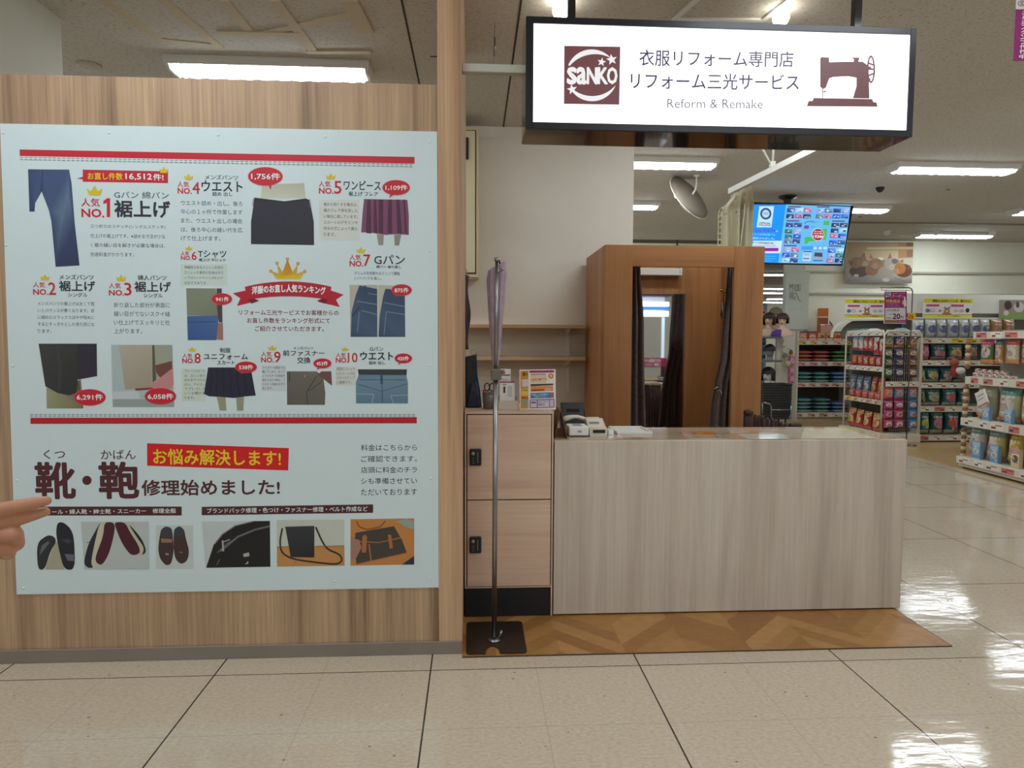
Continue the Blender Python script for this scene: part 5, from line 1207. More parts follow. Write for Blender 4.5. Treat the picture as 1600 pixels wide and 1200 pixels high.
# magenta hanging banner at the upper right
ay = 3.0
cb_ = Canvas((0, ay, 0), step=.001); cb_.crop(1360, 0, 6.667)
qa, qb = P(1582, 94, ay), P(1587, -60, ay)
hb = thing('hanging_banner', 'magenta vertical banner with white lettering at the top right corner', 'banner', (qb.x + .1, ay, HC))
b = MB(); b.box(qa.x + .008, qa.x + .24, ay + .001, ay + .006, qa.z, HC - .1); b.build('cloth', mat('magenta_cloth', (140, 34, 104), .6), hb)
cb_.poly([(1512, 98), (1850, 95), (1850, -200), (1522, -200)], (214, 206, 204)); cb_.lay = 2; cb_.ring(1572, 38, 42, 30, 9, 7, (120, 112, 108)); cb_.text('S', 1555, 22, 1590, 54, (120, 112, 108), .02); cb_.lay = 1
for i, ch in enumerate('ご来店スタンプ代行中'): cb_.text(ch, 1560 + (5 - i) * 4, 112 + i * 51, 1625 + (5 - i) * 4, 156 + i * 51, (238, 228, 236), .03)
cb_.build('lettering', M_ink, hb)
b = MB(); b.tube([(qa.x, ay + .004, HC - .1), (qa.x + .25, ay + .004, HC - .1)], .008, 8); b.tube([(qa.x + .05, ay + .004, HC - .1), (qa.x + .05, ay + .004, HC)], .002, 6); b.build('rod', M_grey, hb)

# ------------------------------------------------------------------ pictures and boards on the far wall
ky = 11.885
kp = Canvas((0, ky - .012, 0), step=.0012); kp.crop(1310, 370, 12.307)
qa, qb = P(1310 + 118 / 12.307, 370 + 886 / 12.307, ky), P(1310 + 1438 / 12.307, 370 + 108 / 12.307, ky)
kt = thing('picture', 'large picture of four sleeping kittens on the cream far wall', 'picture', ((qa.x + qb.x) / 2, ky, qa.z))
b = MB(); b.box(qa.x, qb.x, ky - .012, ky, qa.z, qb.z); b.build('panel', mat('panel_edge', (200, 190, 170), .5), kt)
T1 = (178, 146, 96)
kp.poly([(118, 886), (1410, 886), (1438, 108), (170, 105)], [(150, 140, 126), (170, 164, 148), (150, 120, 80), (172, 142, 92)])
kp.lay = 2; kp.poly([(540, 250), (1430, 240), (1430, 190), (560, 200)], (196, 182, 132)); kp.poly([(900, 190), (1150, 190), (1150, 120), (900, 125)], (170, 136, 88)); kp.poly([(1150, 190), (1310, 186), (1310, 112), (1150, 115)], (160, 108, 68)); kp.poly([(1310, 190), (1436, 186), (1438, 110), (1310, 112)], (112, 78, 56)); kp.poly([(1155, 398), (1315, 392), (1315, 252), (1155, 255)], (186, 128, 74)); kp.poly([(1315, 390), (1425, 384), (1432, 250), (1315, 252)], (146, 98, 62)); kp.poly([(480, 460), (1150, 440), (1150, 260), (480, 270)], [(190, 168, 118), (214, 196, 160), (196, 176, 128), (184, 156, 104)])
kp.ell(810, 425, 55, 32, (236, 232, 210)); kp.poly([(1160, 640), (1420, 640), (1430, 400), (1160, 410)], (206, 200, 172))
kp.lay = 3; kp.poly([(118, 886), (1410, 886), (1415, 770), (1250, 740), (760, 640), (480, 760), (250, 760), (130, 650)], [(128, 120, 116), (120, 112, 106), (170, 164, 150), (176, 170, 160), (168, 160, 150), (150, 142, 134), (160, 152, 144), (140, 132, 124)])
kp.line([(180, 870), (240, 760), (480, 770)], 12, (112, 104, 100)); kp.line([(470, 880), (560, 800)], 10, (108, 100, 96)); kp.line([(1060, 780), (1300, 870)], 10, (112, 104, 96))
kp.lay = 4   # kittens: bodies, heads, ears
kp.ell(400, 660, 190, 110, (84, 60, 46)); kp.ell(330, 500, 100, 110, (132, 102, 70)); kp.ell(440, 480, 110, 100, (142, 110, 76)); kp.poly([(430, 375), (520, 420), (500, 290)], (138, 92, 66)); kp.poly([(180, 455), (240, 570), (290, 490)], (110, 78, 60)); kp.ell(510, 520, 50, 52, (188, 160, 122))
kp.ell(640, 640, 130, 110, (146, 108, 72)); kp.ell(720, 520, 130, 105, (154, 112, 74)); kp.poly([(590, 420), (680, 430), (615, 322)], (160, 116, 84)); kp.ell(700, 560, 70, 50, (176, 142, 108))
kp.ell(900, 700, 150, 130, (166, 156, 140)); kp.ell(1000, 520, 130, 110, (176, 168, 152)); kp.poly([(938, 420), (1030, 410), (990, 315)], (160, 100, 84)); kp.ell(1030, 580, 60, 62, (196, 184, 168)); kp.ell(1080, 470, 60, 50, (108, 96, 86))
kp.ell(1250, 650, 160, 130, (110, 70, 40)); kp.ell(1180, 610, 110, 110, (186, 116, 52)); kp.poly([(1150, 480), (1250, 500), (1240, 432)], (176, 104, 60)); kp.poly([(1290, 600), (1390, 660), (1370, 540)], (128, 80, 52)); kp.ell(1130, 660, 58, 60, (190, 146, 100))
kp.lay = 5
for x, y in ((485, 505), (530, 500), (660, 540), (740, 545), (1000, 520), (1060, 540), (1120, 610)): kp.line([(x - 16, y), (x + 16, y + 4)], 7, (52, 40, 32))
for x, y in ((505, 548), (690, 575), (1020, 590), (1105, 672)): kp.ell(x, y, 13, 9, (150, 96, 86), 10)
kp.ell(340, 745, 50, 28, (196, 186, 168)); kp.ell(910, 830, 70, 36, (198, 190, 172))
for x0, y0, x1, y1 in ((600, 480, 640, 500), (750, 460, 830, 480), (620, 610, 700, 640), (330, 440, 400, 420), (400, 400, 440, 440), (1160, 560, 1180, 680), (560, 690, 640, 700)): kp.line([(x0, y0), (x1, y1)], 9, (104, 70, 46))
kp.build('print', M_ink, kt)
# wig shop board on the pillar
wy = 11.893
wb = Canvas((0, wy, 0), step=.002); wb.crop(1180, 400, 13.333)
qa, qb = P(1226, 515, wy), P(1265, 425, wy)
wg = thing('wig_board', 'pale board with thin hand-drawn lettering on the pillar left of the kittens', 'board', ((qa.x + qb.x) / 2, wy, qa.z))
b = MB(); b.box(qa.x, qb.x, wy + .001, wy + .012, qa.z, qb.z, .002); b.build('panel', M_pillar, wg)
for t, x0, y0, x1, y1 in (('M', 712, 580, 780, 720), ('A', 800, 610, 835, 710), ('L', 838, 605, 858, 720), ('I', 866, 600, 872, 718), ('B', 882, 600, 905, 720), ('U', 912, 592, 950, 720), ('W', 705, 740, 770, 915), ('I', 776, 740, 783, 910), ('G', 790, 770, 835, 910)): wb.text(t, x0, y0, x1, y1, (70, 78, 78), -.008)
wb.line([(795, 730), (940, 718)], 6, (70, 78, 78)); wb.line([(800, 612), (955, 590)], 6, (70, 78, 78)); wb.line([(845, 760), (880, 830), (905, 910), (930, 940), (960, 938)], 10, (70, 78, 78)); wb.line([(735, 1112), (1000, 1100)], 3, (120, 128, 120))
wb.build('lettering', M_ink, wg)
# ------------------------------------------------------------------ shop shelves and goods behind the counter
def PX(px, py, X):
    d = ray(px, py); return CAM + d * ((X - CAM.x) / d.x)
_pm = {}
def dmix(a, b_, t): return [a[i] + (b_[i] - a[i]) * t for i in range(3)]
def pouch_mesh(kind, base, top, patch, band, seed=0):
    """A filled bag, 1 x 1 x 1, front towards -y, standing on z = 0."""
    key = (kind, base, top, patch, band, seed)
    if key in _pm: return _pm[key]
    b = MB(); rr = random.Random(seed * 31 + 5)
    if kind == 'box': b.color(base); b.box(-.5, .5, -.5, .5, 0, 1)
    sp = [(rr.uniform(.15, .85), rr.uniform(.15, .7), rr.uniform(.05, .12), rr.choice([patch, band, top])) for _ in range(3)]
    def fr(u, v):
        k = (1 - abs(2 * u - 1) ** 3) * (1 - abs(2 * v - 1) ** 5)
        w = 1 - (.06 * math.sin(math.pi * v) if kind != 'box' else 0)
        if kind == 'box': k = 1
        elif kind == 'sack': k *= 1.15 - .5 * v
        wr = 0 if kind == 'box' else .035 * math.sin(u * 17 + v * 9 + seed) * k
        return Vector(((u - .5) * w, -.5 * k - .01 + wr, v)) if kind != 'box' else Vector(((u - .5) * .98, -.506, .01 + v * .98))
    def col(u, v):
        if v > .95 or v < .04: return dmix(top, (235, 235, 235), .25)
        if v > .78: return dmix(top, (240, 236, 226), .7) if .84 < v < .9 and .2 < u < .8 and (int(u * 20) + seed) % 4 else top
        if .7 < v < .76 and .15 < u < .85 and (int(u * 20) + seed) % 5: return dmix(base, (240, 236, 226), .75)
        for x, y, r, c in sp:
            if (u - x) ** 2 + (v - y) ** 2 < r * r * .6: return c
        if ((u - .5) / .36) ** 2 + ((v - .47) / .22) ** 2 < 1: return patch if ((u - .5) / .2) ** 2 + ((v - .42) / .12) ** 2 > 1 else dmix(patch, (130, 90, 70), .45)
        if v < .2: return band
        return base
    b.grid(fr, 20, 26, col, smooth=kind != 'box')
    if kind != 'box':
        b.grid(lambda u, v: Vector(((.5 - u) * (1 - .06 * math.sin(math.pi * v)), .5 * (1 - abs(2 * u - 1) ** 3) * (1 - abs(2 * v - 1) ** 5) + .01, v)), 20, 26, lambda u, v: base)
        bmesh.ops.remove_doubles(b.bm, verts=b.bm.verts[:], dist=.021)
    b.color(base); b.mark()
    bmesh.ops.recalc_face_normals(b.bm, faces=b.bm.faces[:])
    me = bpy.data.meshes.new('pack'); b.bm.to_mesh(me); b.bm.free(); me.materials.append(M_film)
    _pm[key] = me; return me
def pillow_mesh(top, low):
    key = ('pillow', top, low)
    if key in _pm: return _pm[key]
    b = MB()
    def f(s):
        return lambda u, v: Vector((u - .5, v - .5, .5 + s * .5 * (1 - abs(2 * u - 1) ** 4) * (1 - abs(2 * v - 1) ** 4) * (1 + (.06 * math.sin(u * 21 + v * 5) if s > 0 else 0))))
    b.grid(f(1), 14, 8, lambda u, v: top if v > .16 else dmix(top, (230, 230, 230), .18 if (u * 7) % 1 > .5 else .05)); b.grid(f(-1), 14, 8, lambda u, v: low, flip=True)
    bmesh.ops.remove_doubles(b.bm, verts=b.bm.verts[:], dist=.004); bmesh.ops.recalc_face_normals(b.bm, faces=b.bm.faces[:])
    me = bpy.data.meshes.new('pack'); b.bm.to_mesh(me); b.bm.free(); me.materials.append(M_film)
    _pm[key] = me; return me
def place(name, me, label, cat, group, loc, dims, rz=0.0, tilt=0.0):
    o = bpy.data.objects.new(name, me); COL.objects.link(o)
    o.location = loc; o.scale = dims; o.rotation_euler = (tilt, 0, rz)
    return setp(o, label, cat, group)
def onY(name, me, label, cat, group, Y, x0, y0, x1, y1, d=.08, zb=None, tilt=0.0, rz=0.0):
    a, c = P(x0, (y0 + y1) / 2, Y), P(x1, (y0 + y1) / 2, Y); zt = P((x0 + x1) / 2, y0, Y).z; z0 = P((x0 + x1) / 2, y1, Y).z if zb is None else zb
    return place(name, me, label, cat, group, ((a.x + c.x) / 2, Y + d / 2 + .01, z0), (c.x - a.x, d, zt - z0), rz, tilt)
def onX(name, me, label, cat, group, X, x0, y0, x1, y1, d=.1, zb=None):
    a, c = PX(x0, (y0 + y1) / 2, X), PX(x1, (y0 + y1) / 2, X); xm = (x0 + x1) / 2; zt = PX(xm, y0, X).z; z0 = PX(xm, y1, X).z if zb is None else zb
    return place(name, me, label, cat, group, (X + d / 2 + .01, (a.y + c.y) / 2, z0), (abs(a.y - c.y), d, zt - z0), -math.pi / 2)
M_shelf = mat('shelf_white', (214, 208, 190), .45); M_back = mat('shelf_back_grey', (96, 90, 80), .6); M_basew = mat('shelf_base', (188, 174, 142), .5)
def rail_canvas(parent, Y, z0, z1, x0, x1, n, cols, seed, name='price_rail', U=(1, 0, 0), X=None):
    """A price rail with its paper tags."""
    b = MB(); rr = random.Random(seed); L_ = x1 - x0
    b.color((212, 206, 188))
    if X is None: b.box(x0, x1, Y - .012, Y, z0, z1)
    else: b.box(X - .012, X, x0, x1, z0, z1)
    for i in range(n):
        a = x0 + L_ * (i + .06) / n; c = x0 + L_ * (i + .06 + rr.uniform(.5, .86)) / n; b.color(cols[rr.randrange(len(cols))])
        for (p, q, lo, hi) in ((a, c, .12, .88), (a + (c - a) * .55, c - (c - a) * .1, .25, .5), (a + (c - a) * .1, a + (c - a) * .6, .62, .74)):
            e = .0015 if p == a else .0025
            if p != a: b.color(rr.choice([(70, 62, 56), (96, 80, 72), (150, 50, 56)]))
            if X is None: b.box(p, q, Y - .012 - e, Y - .012, z0 + (z1 - z0) * lo, z0 + (z1 - z0) * hi)
            else: b.box(X - .012 - e, X - .012, p, q, z0 + (z1 - z0) * lo, z0 + (z1 - z0) * hi)
    return b.build(name, M_matte, parent)
PK = [(214, 160, 150), (226, 220, 208), (206, 150, 140)]; YW = [(222, 192, 60), (226, 218, 200), (214, 176, 150)]; WT = [(232, 228, 216), (226, 220, 206), (220, 214, 196)]

# ---- white gondola in the middle distance
AY = 11.45; ax0, ax1 = P(1244, 600, AY).x, P(1334, 600, AY).x
zs = [P(1280, y, AY).z for y in (532, 565, 598, 645)]
ga = thing('shelf_unit', 'white shop shelf unit with stacked red, green and teal packs, right of the basket cart', 'shelf', ((ax0 + ax1) / 2, AY + .2, 0))
b = MB(); b.box(ax0, ax0 + .03, AY, AY + .46, .003, P(1246, 517, AY).z); b.build('end_panel', M_shelf, ga)
b = MB(); b.box(ax1 - .03, ax1, AY, AY + .46, .003, P(1246, 517, AY).z); b.build('end_panel', M_shelf, ga)
b = MB(); b.box(ax0 + .03, ax1 - .03, AY + .42, AY + .46, .003, P(1246, 517, AY).z); b.build('back_panel', M_back, ga)
b = MB(); b.box(ax0 + .03, ax1 - .03, AY + .02, AY + .42, .003, zs[3] - .075); b.build('base', M_basew, ga)
for i, z in enumerate(zs):
    b = MB(); b.box(ax0 + .031, ax1 - .031, AY + .001, AY + .419, z - .025, z); b.build('shelf', M_shelf, ga)
    rail_canvas(ga, AY, z - .075, z, ax0, ax1, 5, PK if i else [(226, 190, 178), (222, 172, 160), (222, 190, 60)], 40 + i)
RD, RD2, GR, TL, BLU, CRM = (176, 70, 62), (188, 104, 92), (60, 120, 58), (44, 128, 134), (52, 110, 176), (206, 200, 186)
stacks = [(1, 'middle shelf', [(1248, 1272, [RD, RD2, RD]), (1273, 1301, [RD2, RD, RD]), (1302, 1331, [GR, GR, GR])], 7.0, 12.5),
          (2, 'third shelf', [(1248, 1272, [TL] * 3), (1274, 1301, [TL] * 3), (1303, 1331, [BLU] * 3)], 0, 0), (3, 'bottom shelf', [(1248, 1274, [TL] * 4), (1276, 1303, [TL] * 4), (1304, 1331, [BLU] * 3)], 0, 0)]
cn = {RD: 'red', RD2: 'pale red', GR: 'green', TL: 'teal', BLU: 'blue'}
for si, sname, cols_, _, _ in stacks:
    sname = {1: 'second shelf', 2: 'third shelf', 3: 'bottom shelf'}[si]
    for ci, (x0, x1, cs) in enumerate(cols_):
        a, c = P(x0, 580, AY).x, P(x1, 580, AY).x; z = zs[si]; h = .060
        for i, cc in enumerate(cs):
            jx = rnd.uniform(-.012, .012)
            o = place('pet_sheet_pack', pillow_mesh(cc, CRM if cc in (TL, BLU) else (188, 128, 116) if cc in (RD, RD2) else (112, 150, 96)), '%s soft pack, %s from bottom of the %s stack, white unit %s' % (cn[cc], ORD[i], ['left', 'middle', 'right'][ci], sname), 'pack', 'soft packs stacked flat on the white shelf unit', ((a + c) / 2 + jx, AY + .17, z + .002 + i * (h + .004)), ((c - a) * .95, .28, h), rnd.uniform(-.03, .03))
for i, (x0, x1, bc, pc_) in enumerate(((1248.5, 1262, (200, 110, 96), (220, 190, 170)), (1263, 1277, (206, 70, 70), (228, 200, 180)), (1278, 1290, (190, 140, 96), (150, 90, 60)), (1291, 1302, (196, 132, 84), (160, 96, 60)), (1303, 1316, (208, 124, 72), (176, 70, 60)), (1317, 1330, (204, 118, 70), (180, 80, 64)))):
    onY('treat_box', pouch_mesh('box', bc, bc, pc_, (226, 206, 180), i), '%s treat box, %s from the left on top of the white unit' % (['pink', 'red', 'brown', 'tan', 'orange', 'dark orange'][i], ORD[i]), 'box', 'treat boxes on the white shelf unit', AY + .03, x0, 519.5, x1, 532, .12, zb=zs[0] + .004)
# cardboard display box above
cb = thing('display_box', 'orange cardboard display box with a raised header, standing above the white shelf unit', 'box', (P(1293, 520, 11.75).x, 11.75, P(1293, 524, 11.75).z))
dy = 11.70; a, c = P(1284, 500, dy).x, P(1303, 500, dy).x; zb_, zm, zt3 = P(1293, 524, dy).z, P(1293, 509, dy).z, P(1293, 481, dy).z
b = MB(); b.color((196, 110, 48)); b.box(a, c - .03, dy + .14, dy + .15, P(1293, 494, dy).z, zt3); b.color((224, 200, 170)); b.box(a, c - .03, dy + .139, dy + .15, P(1293, 496, dy).z, P(1293, 494, dy).z); b.color((150, 84, 46)); b.box(a, c - .03, dy + .14, dy + .15, zb_, P(1293, 496, dy).z); b.build('header', M_matte, cb)
b = MB(); b.color((208, 150, 130)); b.box(a - .01, c, dy, dy + .01, zm - .12, zm); b.color((170, 96, 60)); b.box(a - .01, c, dy + .01, dy + .138, zm - .13, zm - .12); b.color((188, 106, 60)); b.prism([(dy + .01, zm - .12), (dy + .138, zm - .12), (dy + .138, zm + .1), (dy + .01, zm)], a - .01, a, axis='X'); b.prism([(dy + .01, zm - .12), (dy + .138, zm - .12), (dy + .138, zm + .1), (dy + .01, zm)], c - .008, c, axis='X'); b.build('tray', M_matte, cb)
b = MB(); b.color((96, 50, 32)); b.box(a + .03, c - .03, dy + .02, dy + .13, zs[0] + .001, zm - .13); b.build('foot', M_matte, cb)
for i in range(3):
    x = a + .03 + i * .065; b = MB(); b.color([(222, 214, 200), (206, 90, 90), (140, 160, 130)][i]); b.box(x - .028, x + .028, dy + .03, dy + .1, zm - .119, zm + .03, .006); setp(b.build('treat_pack', M_matte), '%s treat pack, %s from the left in the orange display box' % (['white', 'pink', 'green'][i], ORD[i]), 'pack', 'treat packs in the display box')
# white panel with toys at the left end
ty_ = 11.2; a, c = P(1213, 560, ty_), P(1243, 560, ty_)
tp = thing('toy_panel', 'tall white panel hung with pet toys, left of the white unit', 'panel', ((a.x + c.x) / 2, ty_, P(1228, 602, ty_).z))
b = MB(); b.box(a.x, c.x, ty_ + .03, ty_ + .06, P(1228, 602, ty_).z, P(1228, 517.5, ty_).z, .004); b.build('board', M_shelf, tp)
b = MB(); b.box(a.x, a.x + .08, ty_, ty_ + .03, .003, P(1228, 517.5, ty_).z, .004); b.build('post', M_shelf, tp)
for i, (px, py, rx, rz, c_, lb) in enumerate(((1224, 537, .026, .07, (226, 222, 210), 'white oval pet toy at the top of the white toy panel'), (1226.5, 556, .045, .05, (128, 124, 108), 'grey furry pet toy in the middle of the white toy panel'), (1236, 551, .03, .05, (120, 84, 54), 'brown and yellow pet toy right of the grey one on the toy panel'), (1231, 568, .045, .05, (206, 190, 150), 'cream pet toy with brown ears below the others on the toy panel'))):
    p = P(px, py, ty_ - .09); t = thing('pet_toy', lb, 'toy', (p.x, p.y, p.z), 'toys on the white panel')
    b = MB(); b.ball((p.x, p.y, p.z), 1, 14, (rx, .03, rz)); b.build('body', mat('toy_%s' % ['white', 'grey', 'brown', 'cream'][i], c_, .9, bump=(60, .5)), t)
    b = MB(); b.box(p.x - .02, p.x + .02, p.y - .034, p.y - .028, p.z - rz * .9, p.z - rz * .5); b.build('tag', mat('toy_tag', (206, 170, 60), .5), t)
    b = MB(); b.tube([(p.x, p.y, p.z + rz * .95), (p.x + .0, ty_ - .006 if i < 1 else ty_ + .024, p.z + rz + .02)], .004, 6); b.build('hook', M_chrome, t)
for i, (y0, y1) in enumerate(((556, 573), (574, 586), (587, 599))): onY('pink_pack', pouch_mesh('flat', (190, 60, 120), (196, 80, 130), (222, 190, 190), (214, 130, 150), i), 'pink hanging pack, %s of three on the edge of the white toy panel' % ['topmost', 'middle', 'lowest'][i], 'pack', 'pink packs at the toy panel', ty_ - .06, 1233.5, y0, 1243, y1, .04)

# ---- end rack with pouches on two faces
r0_, r1_ = G(1317, 664.5, .12), G(1376.5, 678, .12); RX = (r0_.x + r1_.x) / 2; RYf, RY = r0_.y, r1_.y; rx1 = P(1437, 600, RY).x
rk = thing('pouch_rack', 'white wire end rack with hanging pouches on its front and left side', 'rack', ((RX + rx1) / 2, (RY + RYf) / 2, 0))
ztop_r = P(1400, 517, RY).z
M_wire = mat('white_wire', (222, 216, 198), .4)
for nm, pts in (('side_frame', [(RX, RY, .12), (RX, RY, ztop_r - .06), (RX, RY + .03, ztop_r), (RX, RYf - .03, ztop_r), (RX, RYf, ztop_r - .06), (RX, RYf, .12)]), ('front_frame', [(RX, RY, .12), (RX, RY, ztop_r - .06), (RX + .04, RY, ztop_r), (rx1 - .04, RY, ztop_r), (rx1, RY, ztop_r - .06), (rx1, RY, .12)])):
    b = MB(); b.tube(pts, .013, 8); b.build(nm, M_wire, rk)
b = MB(); b.box(RX - .05, rx1 + .02, RY - .04, RYf + .04, .0035, .12, .004); b.build('base', M_shelf, rk)
b = MB(); b.box(RX + .24, rx1, RY + .22, RYf, .12, ztop_r - .02); b.build('core', mat('rack_core', (84, 70, 62), .7), rk)
b = MB(); 
for i in range(9): x = RX + .25 + i * (rx1 - RX - .28) / 8; b.tube([(x, RY + .2, .13), (x, RY + .2, ztop_r - .04)], .003, 5)
for i in range(11): z = .15 + i * (ztop_r - .2) / 10; b.tube([(RX + .25, RY + .2, z), (rx1 - .02, RY + .2, z)], .003, 5)
b.build('grid', M_wire, rk)
for y0, y1, sd in ((570, 577, 3), (618.5, 625, 5)):
    za, zb_ = PX(1328, y0, RX).z, PX(1328, y1, RX).z
    rail_canvas(rk, 0, zb_, za, RY + .01, RYf - .03, 5, WT if sd == 3 else YW, sd, X=RX - .002)
    b = MB(); b.box(RX, RX + .24, RY + .13, RYf - .02, zb_ + .01, zb_ + .025); b.build('shelf', M_wire, rk)
for y0, y1 in ((517.5, 525), (596, 604)): rail_canvas(rk, RY - .014, P(1400, y1, RY).z, P(1400, y0, RY).z, P(1384, 560, RY).x, P(1436, 560, RY).x, 3, WT, int(y0))
rail_canvas(rk, 0, PX(1340, 525, RX).z, PX(1340, 519, RX).z, RY + .03, RYf - .05, 4, WT, 9, X=RX - .002)
GN1, NV1, BR1, MG1, BU1 = (40, 88, 44), (44, 40, 92), (100, 48, 36), (176, 52, 104), (62, 110, 160)
rows_u = [(526, 543), (544.5, 559), (560, 573.5), (574.5, 590)]; rows_l = [(604.5, 625), (626, 640), (641, 655), (656, 669)]
rn = ['top', 'second', 'third', 'fourth']
for ci, (x0, x1, cu_, cl, nu, nl) in enumerate(((1383, 1398, GN1, MG1, 'green', 'magenta'), (1399.5, 1415, NV1, MG1, 'navy', 'magenta'), (1421, 1436, BR1, BU1, 'brown', 'blue'))):
    for ri, (y0, y1) in enumerate(rows_u): onY('cat_food_pouch', pouch_mesh('flat', cu_, tuple(int(v * .8) for v in cu_), (206, 196, 178) if ri in (1, 3) else (196, 150, 124), (200, 130, 90) if ri == 0 else cu_, ri), '%s pouch, %s row of the upper block on the rack front' % (nu, rn[ri]), 'pouch', 'pouches on the rack front', RY + .016, x0, y0, x1, y1, .06)
    for ri, (y0, y1) in enumerate(rows_l): onY('cat_food_pouch', pouch_mesh('flat', cl if ri else (196, 96, 60) if ci == 0 else (70, 130, 180), (186, 70, 50) if ri == 0 else cl, (216, 206, 200) if ri in (1, 3) else (206, 160, 150), cl, ri + 4), '%s pouch in the %s column, %s row of the lower block on the rack front' % (nl if ri else ['orange', 'blue', 'blue'][ci], ['left', 'middle', 'right'][ci], rn[ri]), 'pouch', 'pouches on the rack front', RY + .016, x0, y0, x1, y1, .06)
for i, (x0, x1, y0, y1, bc, tc2) in enumerate(((1329.5, 1337, 526, 547, (206, 190, 186), (110, 160, 186)), (1338, 1345.5, 526.5, 548, (206, 190, 186), (110, 160, 186)), (1346.5, 1353.5, 527, 548.5, (186, 90, 76), (150, 40, 50)), (1354.5, 1361, 527.5, 549, (196, 110, 90), (160, 50, 60)), (1362, 1370, 527, 554, (170, 44, 56), (214, 200, 190)), (1371.5, 1377.5, 529, 555, (176, 60, 66), (210, 190, 180)))):
    onX('treat_stick_pack', pouch_mesh('flat', bc, tc2, (222, 210, 196), (186, 60, 60), i), '%s slim pack, %s from the back, top row of the rack side' % (['blue-topped', 'blue-topped', 'red', 'red and tan', 'red and white', 'pink'][i], ORD[i]), 'pack', 'slim packs on the rack side', RX + .02, x0, y0, x1, y1, .05)
zr1 = PX(1340, 571, RX).z; zr2 = PX(1340, 620.5, RX).z
for i, x0 in enumerate((1328.5, 1337, 1345.5, 1355, 1365)): onX('treat_pouch', pouch_mesh('flat', (160, 34, 40), (170, 50, 50), (216, 150, 50) if i in (0, 1, 3) else (206, 170, 160), (150, 30, 40), i), 'small red pouch, %s from the back in the second row on the rack side' % ORD[i], 'pouch', 'small red pouches on the rack side', RX + .03, x0, 554 + i * .8, x0 + 8 + i * .4, 571 + i * .8, .05, zb=None)
for i, (x0, x1, bc, pc_) in enumerate(((1325, 1333.5, (84, 104, 130), (196, 206, 206)), (1334.5, 1343.5, (84, 104, 130), (200, 206, 206)), (1344.5, 1355.5, (80, 104, 136), (206, 210, 210)), (1357.5, 1366, (170, 60, 44), (212, 180, 110)), (1367.5, 1377, (172, 56, 44), (214, 176, 100)))):
    onX('pet_food_bag', pouch_mesh('sack', bc, bc, pc_, (176, 60, 56), i), '%s bag, %s from the back in the third row on the rack side' % ('blue-grey' if i < 3 else 'red and gold', ORD[i]), 'bag', 'bags on the rack side', RX + .12, x0, 585 + i * 1.2, x1, 614 + i * 2, .09)
for i, x0 in enumerate((1323.5, 1333, 1343, 1353, 1363)): onX('treat_pouch', pouch_mesh('flat', (172, 60, 52), (176, 70, 60), (206, 120, 90), (150, 40, 40), i + 9), 'low red pouch, %s from the back before the third row of the rack side' % ORD[i], 'pouch', 'low red pouches on the rack side', RX + .02, x0, 607 + i * 1.6, x0 + 9 + i * .4, 620 + i * 1.8, .06)
for i, (x0, x1) in enumerate(((1320.5, 1331.5), (1333, 1343), (1344.5, 1355.5), (1357.5, 1372.5))): onX('pet_food_bag', pouch_mesh('sack', (168, 36, 36), (200, 140, 70), (214, 184, 120), (186, 90, 80), i + 3), 'large red and gold bag, %s from the back, bottom row of rack side' % ORD[i], 'bag', 'large bags on the rack side', RX + .03, x0, 636.5 + i * 3, x1, 663.5 + i * 4, .12, zb=.121)
for i, (px, c_) in enumerate(((1338, (70, 130, 120)), (1352, (90, 160, 180)), (1366, (206, 216, 216)), (1408, (120, 170, 190)))):
    q = PX(px, 517, RX + .15) if i < 3 else P(px, 516, RY + .1)
    place('loose_pack', pillow_mesh(c_, (206, 210, 206)), '%s pack lying on top of the rack, %s from the left' % (['dark green', 'light blue', 'white', 'pale blue'][i], ORD[i]), 'pack', 'packs lying on top of the rack', (q.x, q.y, ztop_r - .018), (.16, .14, .06), rnd.uniform(-.4, .4))

# ---- long shelf to the right of the rack
CYf = RY + .02; cx0, cx1 = rx1 + .02, 8.6
gc = thing('shelf_unit', 'long white shelf unit with teal and silver bags, right of the pouch rack', 'shelf', (7.4, CYf + .2, 0))
zc_ = [P(1470, y, CYf).z for y in (528, 563, 598, 635, 680)]
b = MB(); b.box(cx0, cx0 + .03, CYf + .01, CYf + .5, zc_[4], zc_[0] - .001); b.build('end_panel', M_shelf, gc)
b = MB(); b.box(cx0 + .03, cx1, CYf + .47, CYf + .5, zc_[4], zc_[0] + .36); b.build('back_panel', M_back, gc)
b = MB(); b.box(cx0, cx1, CYf + .02, CYf + .5, .03, zc_[4] - .0005); b.build('base', M_basew, gc)
b = MB(); b.box(cx0 + .02, cx1 - .02, CYf + .06, CYf + .46, .0035, .03); b.build('plinth', M_gap, gc)
for i, z in enumerate(zc_):
    if i < 4: b = MB(); b.box(cx0 + .031, cx1, CYf + .001, CYf + .469, z - .025, z); b.build('shelf', M_shelf, gc)
    rail_canvas(gc, CYf, z - .075, z, cx0, cx1, 12, YW if i == 0 else WT + [(190, 110, 110)], 60 + i)
SV = (168, 170, 168)
for i, (x0, x1) in enumerate(((1430, 1448), (1450, 1467), (1468, 1483), (1484.5, 1502), (1503, 1518), (1519.5, 1534.5), (1536, 1551), (1553, 1571), (1573, 1590))):
    c_ = SV if i < 7 else (160, 116, 80)
    onY('silver_bag', pouch_mesh('flat', c_, (186, 188, 184) if i < 7 else c_, (70, 90, 150) if i < 7 else (180, 140, 100), (150, 152, 150), i), '%s bag, %s from the left on top of the long shelf' % ('silver' if i < 7 else 'brown', ORD[i]), 'bag', 'bags on top of the long shelf', CYf + .05, x0, 499, x1, 527, .12, zb=zc_[0] + .001)
T_ = (20, 84, 88); T2 = (28, 98, 104)
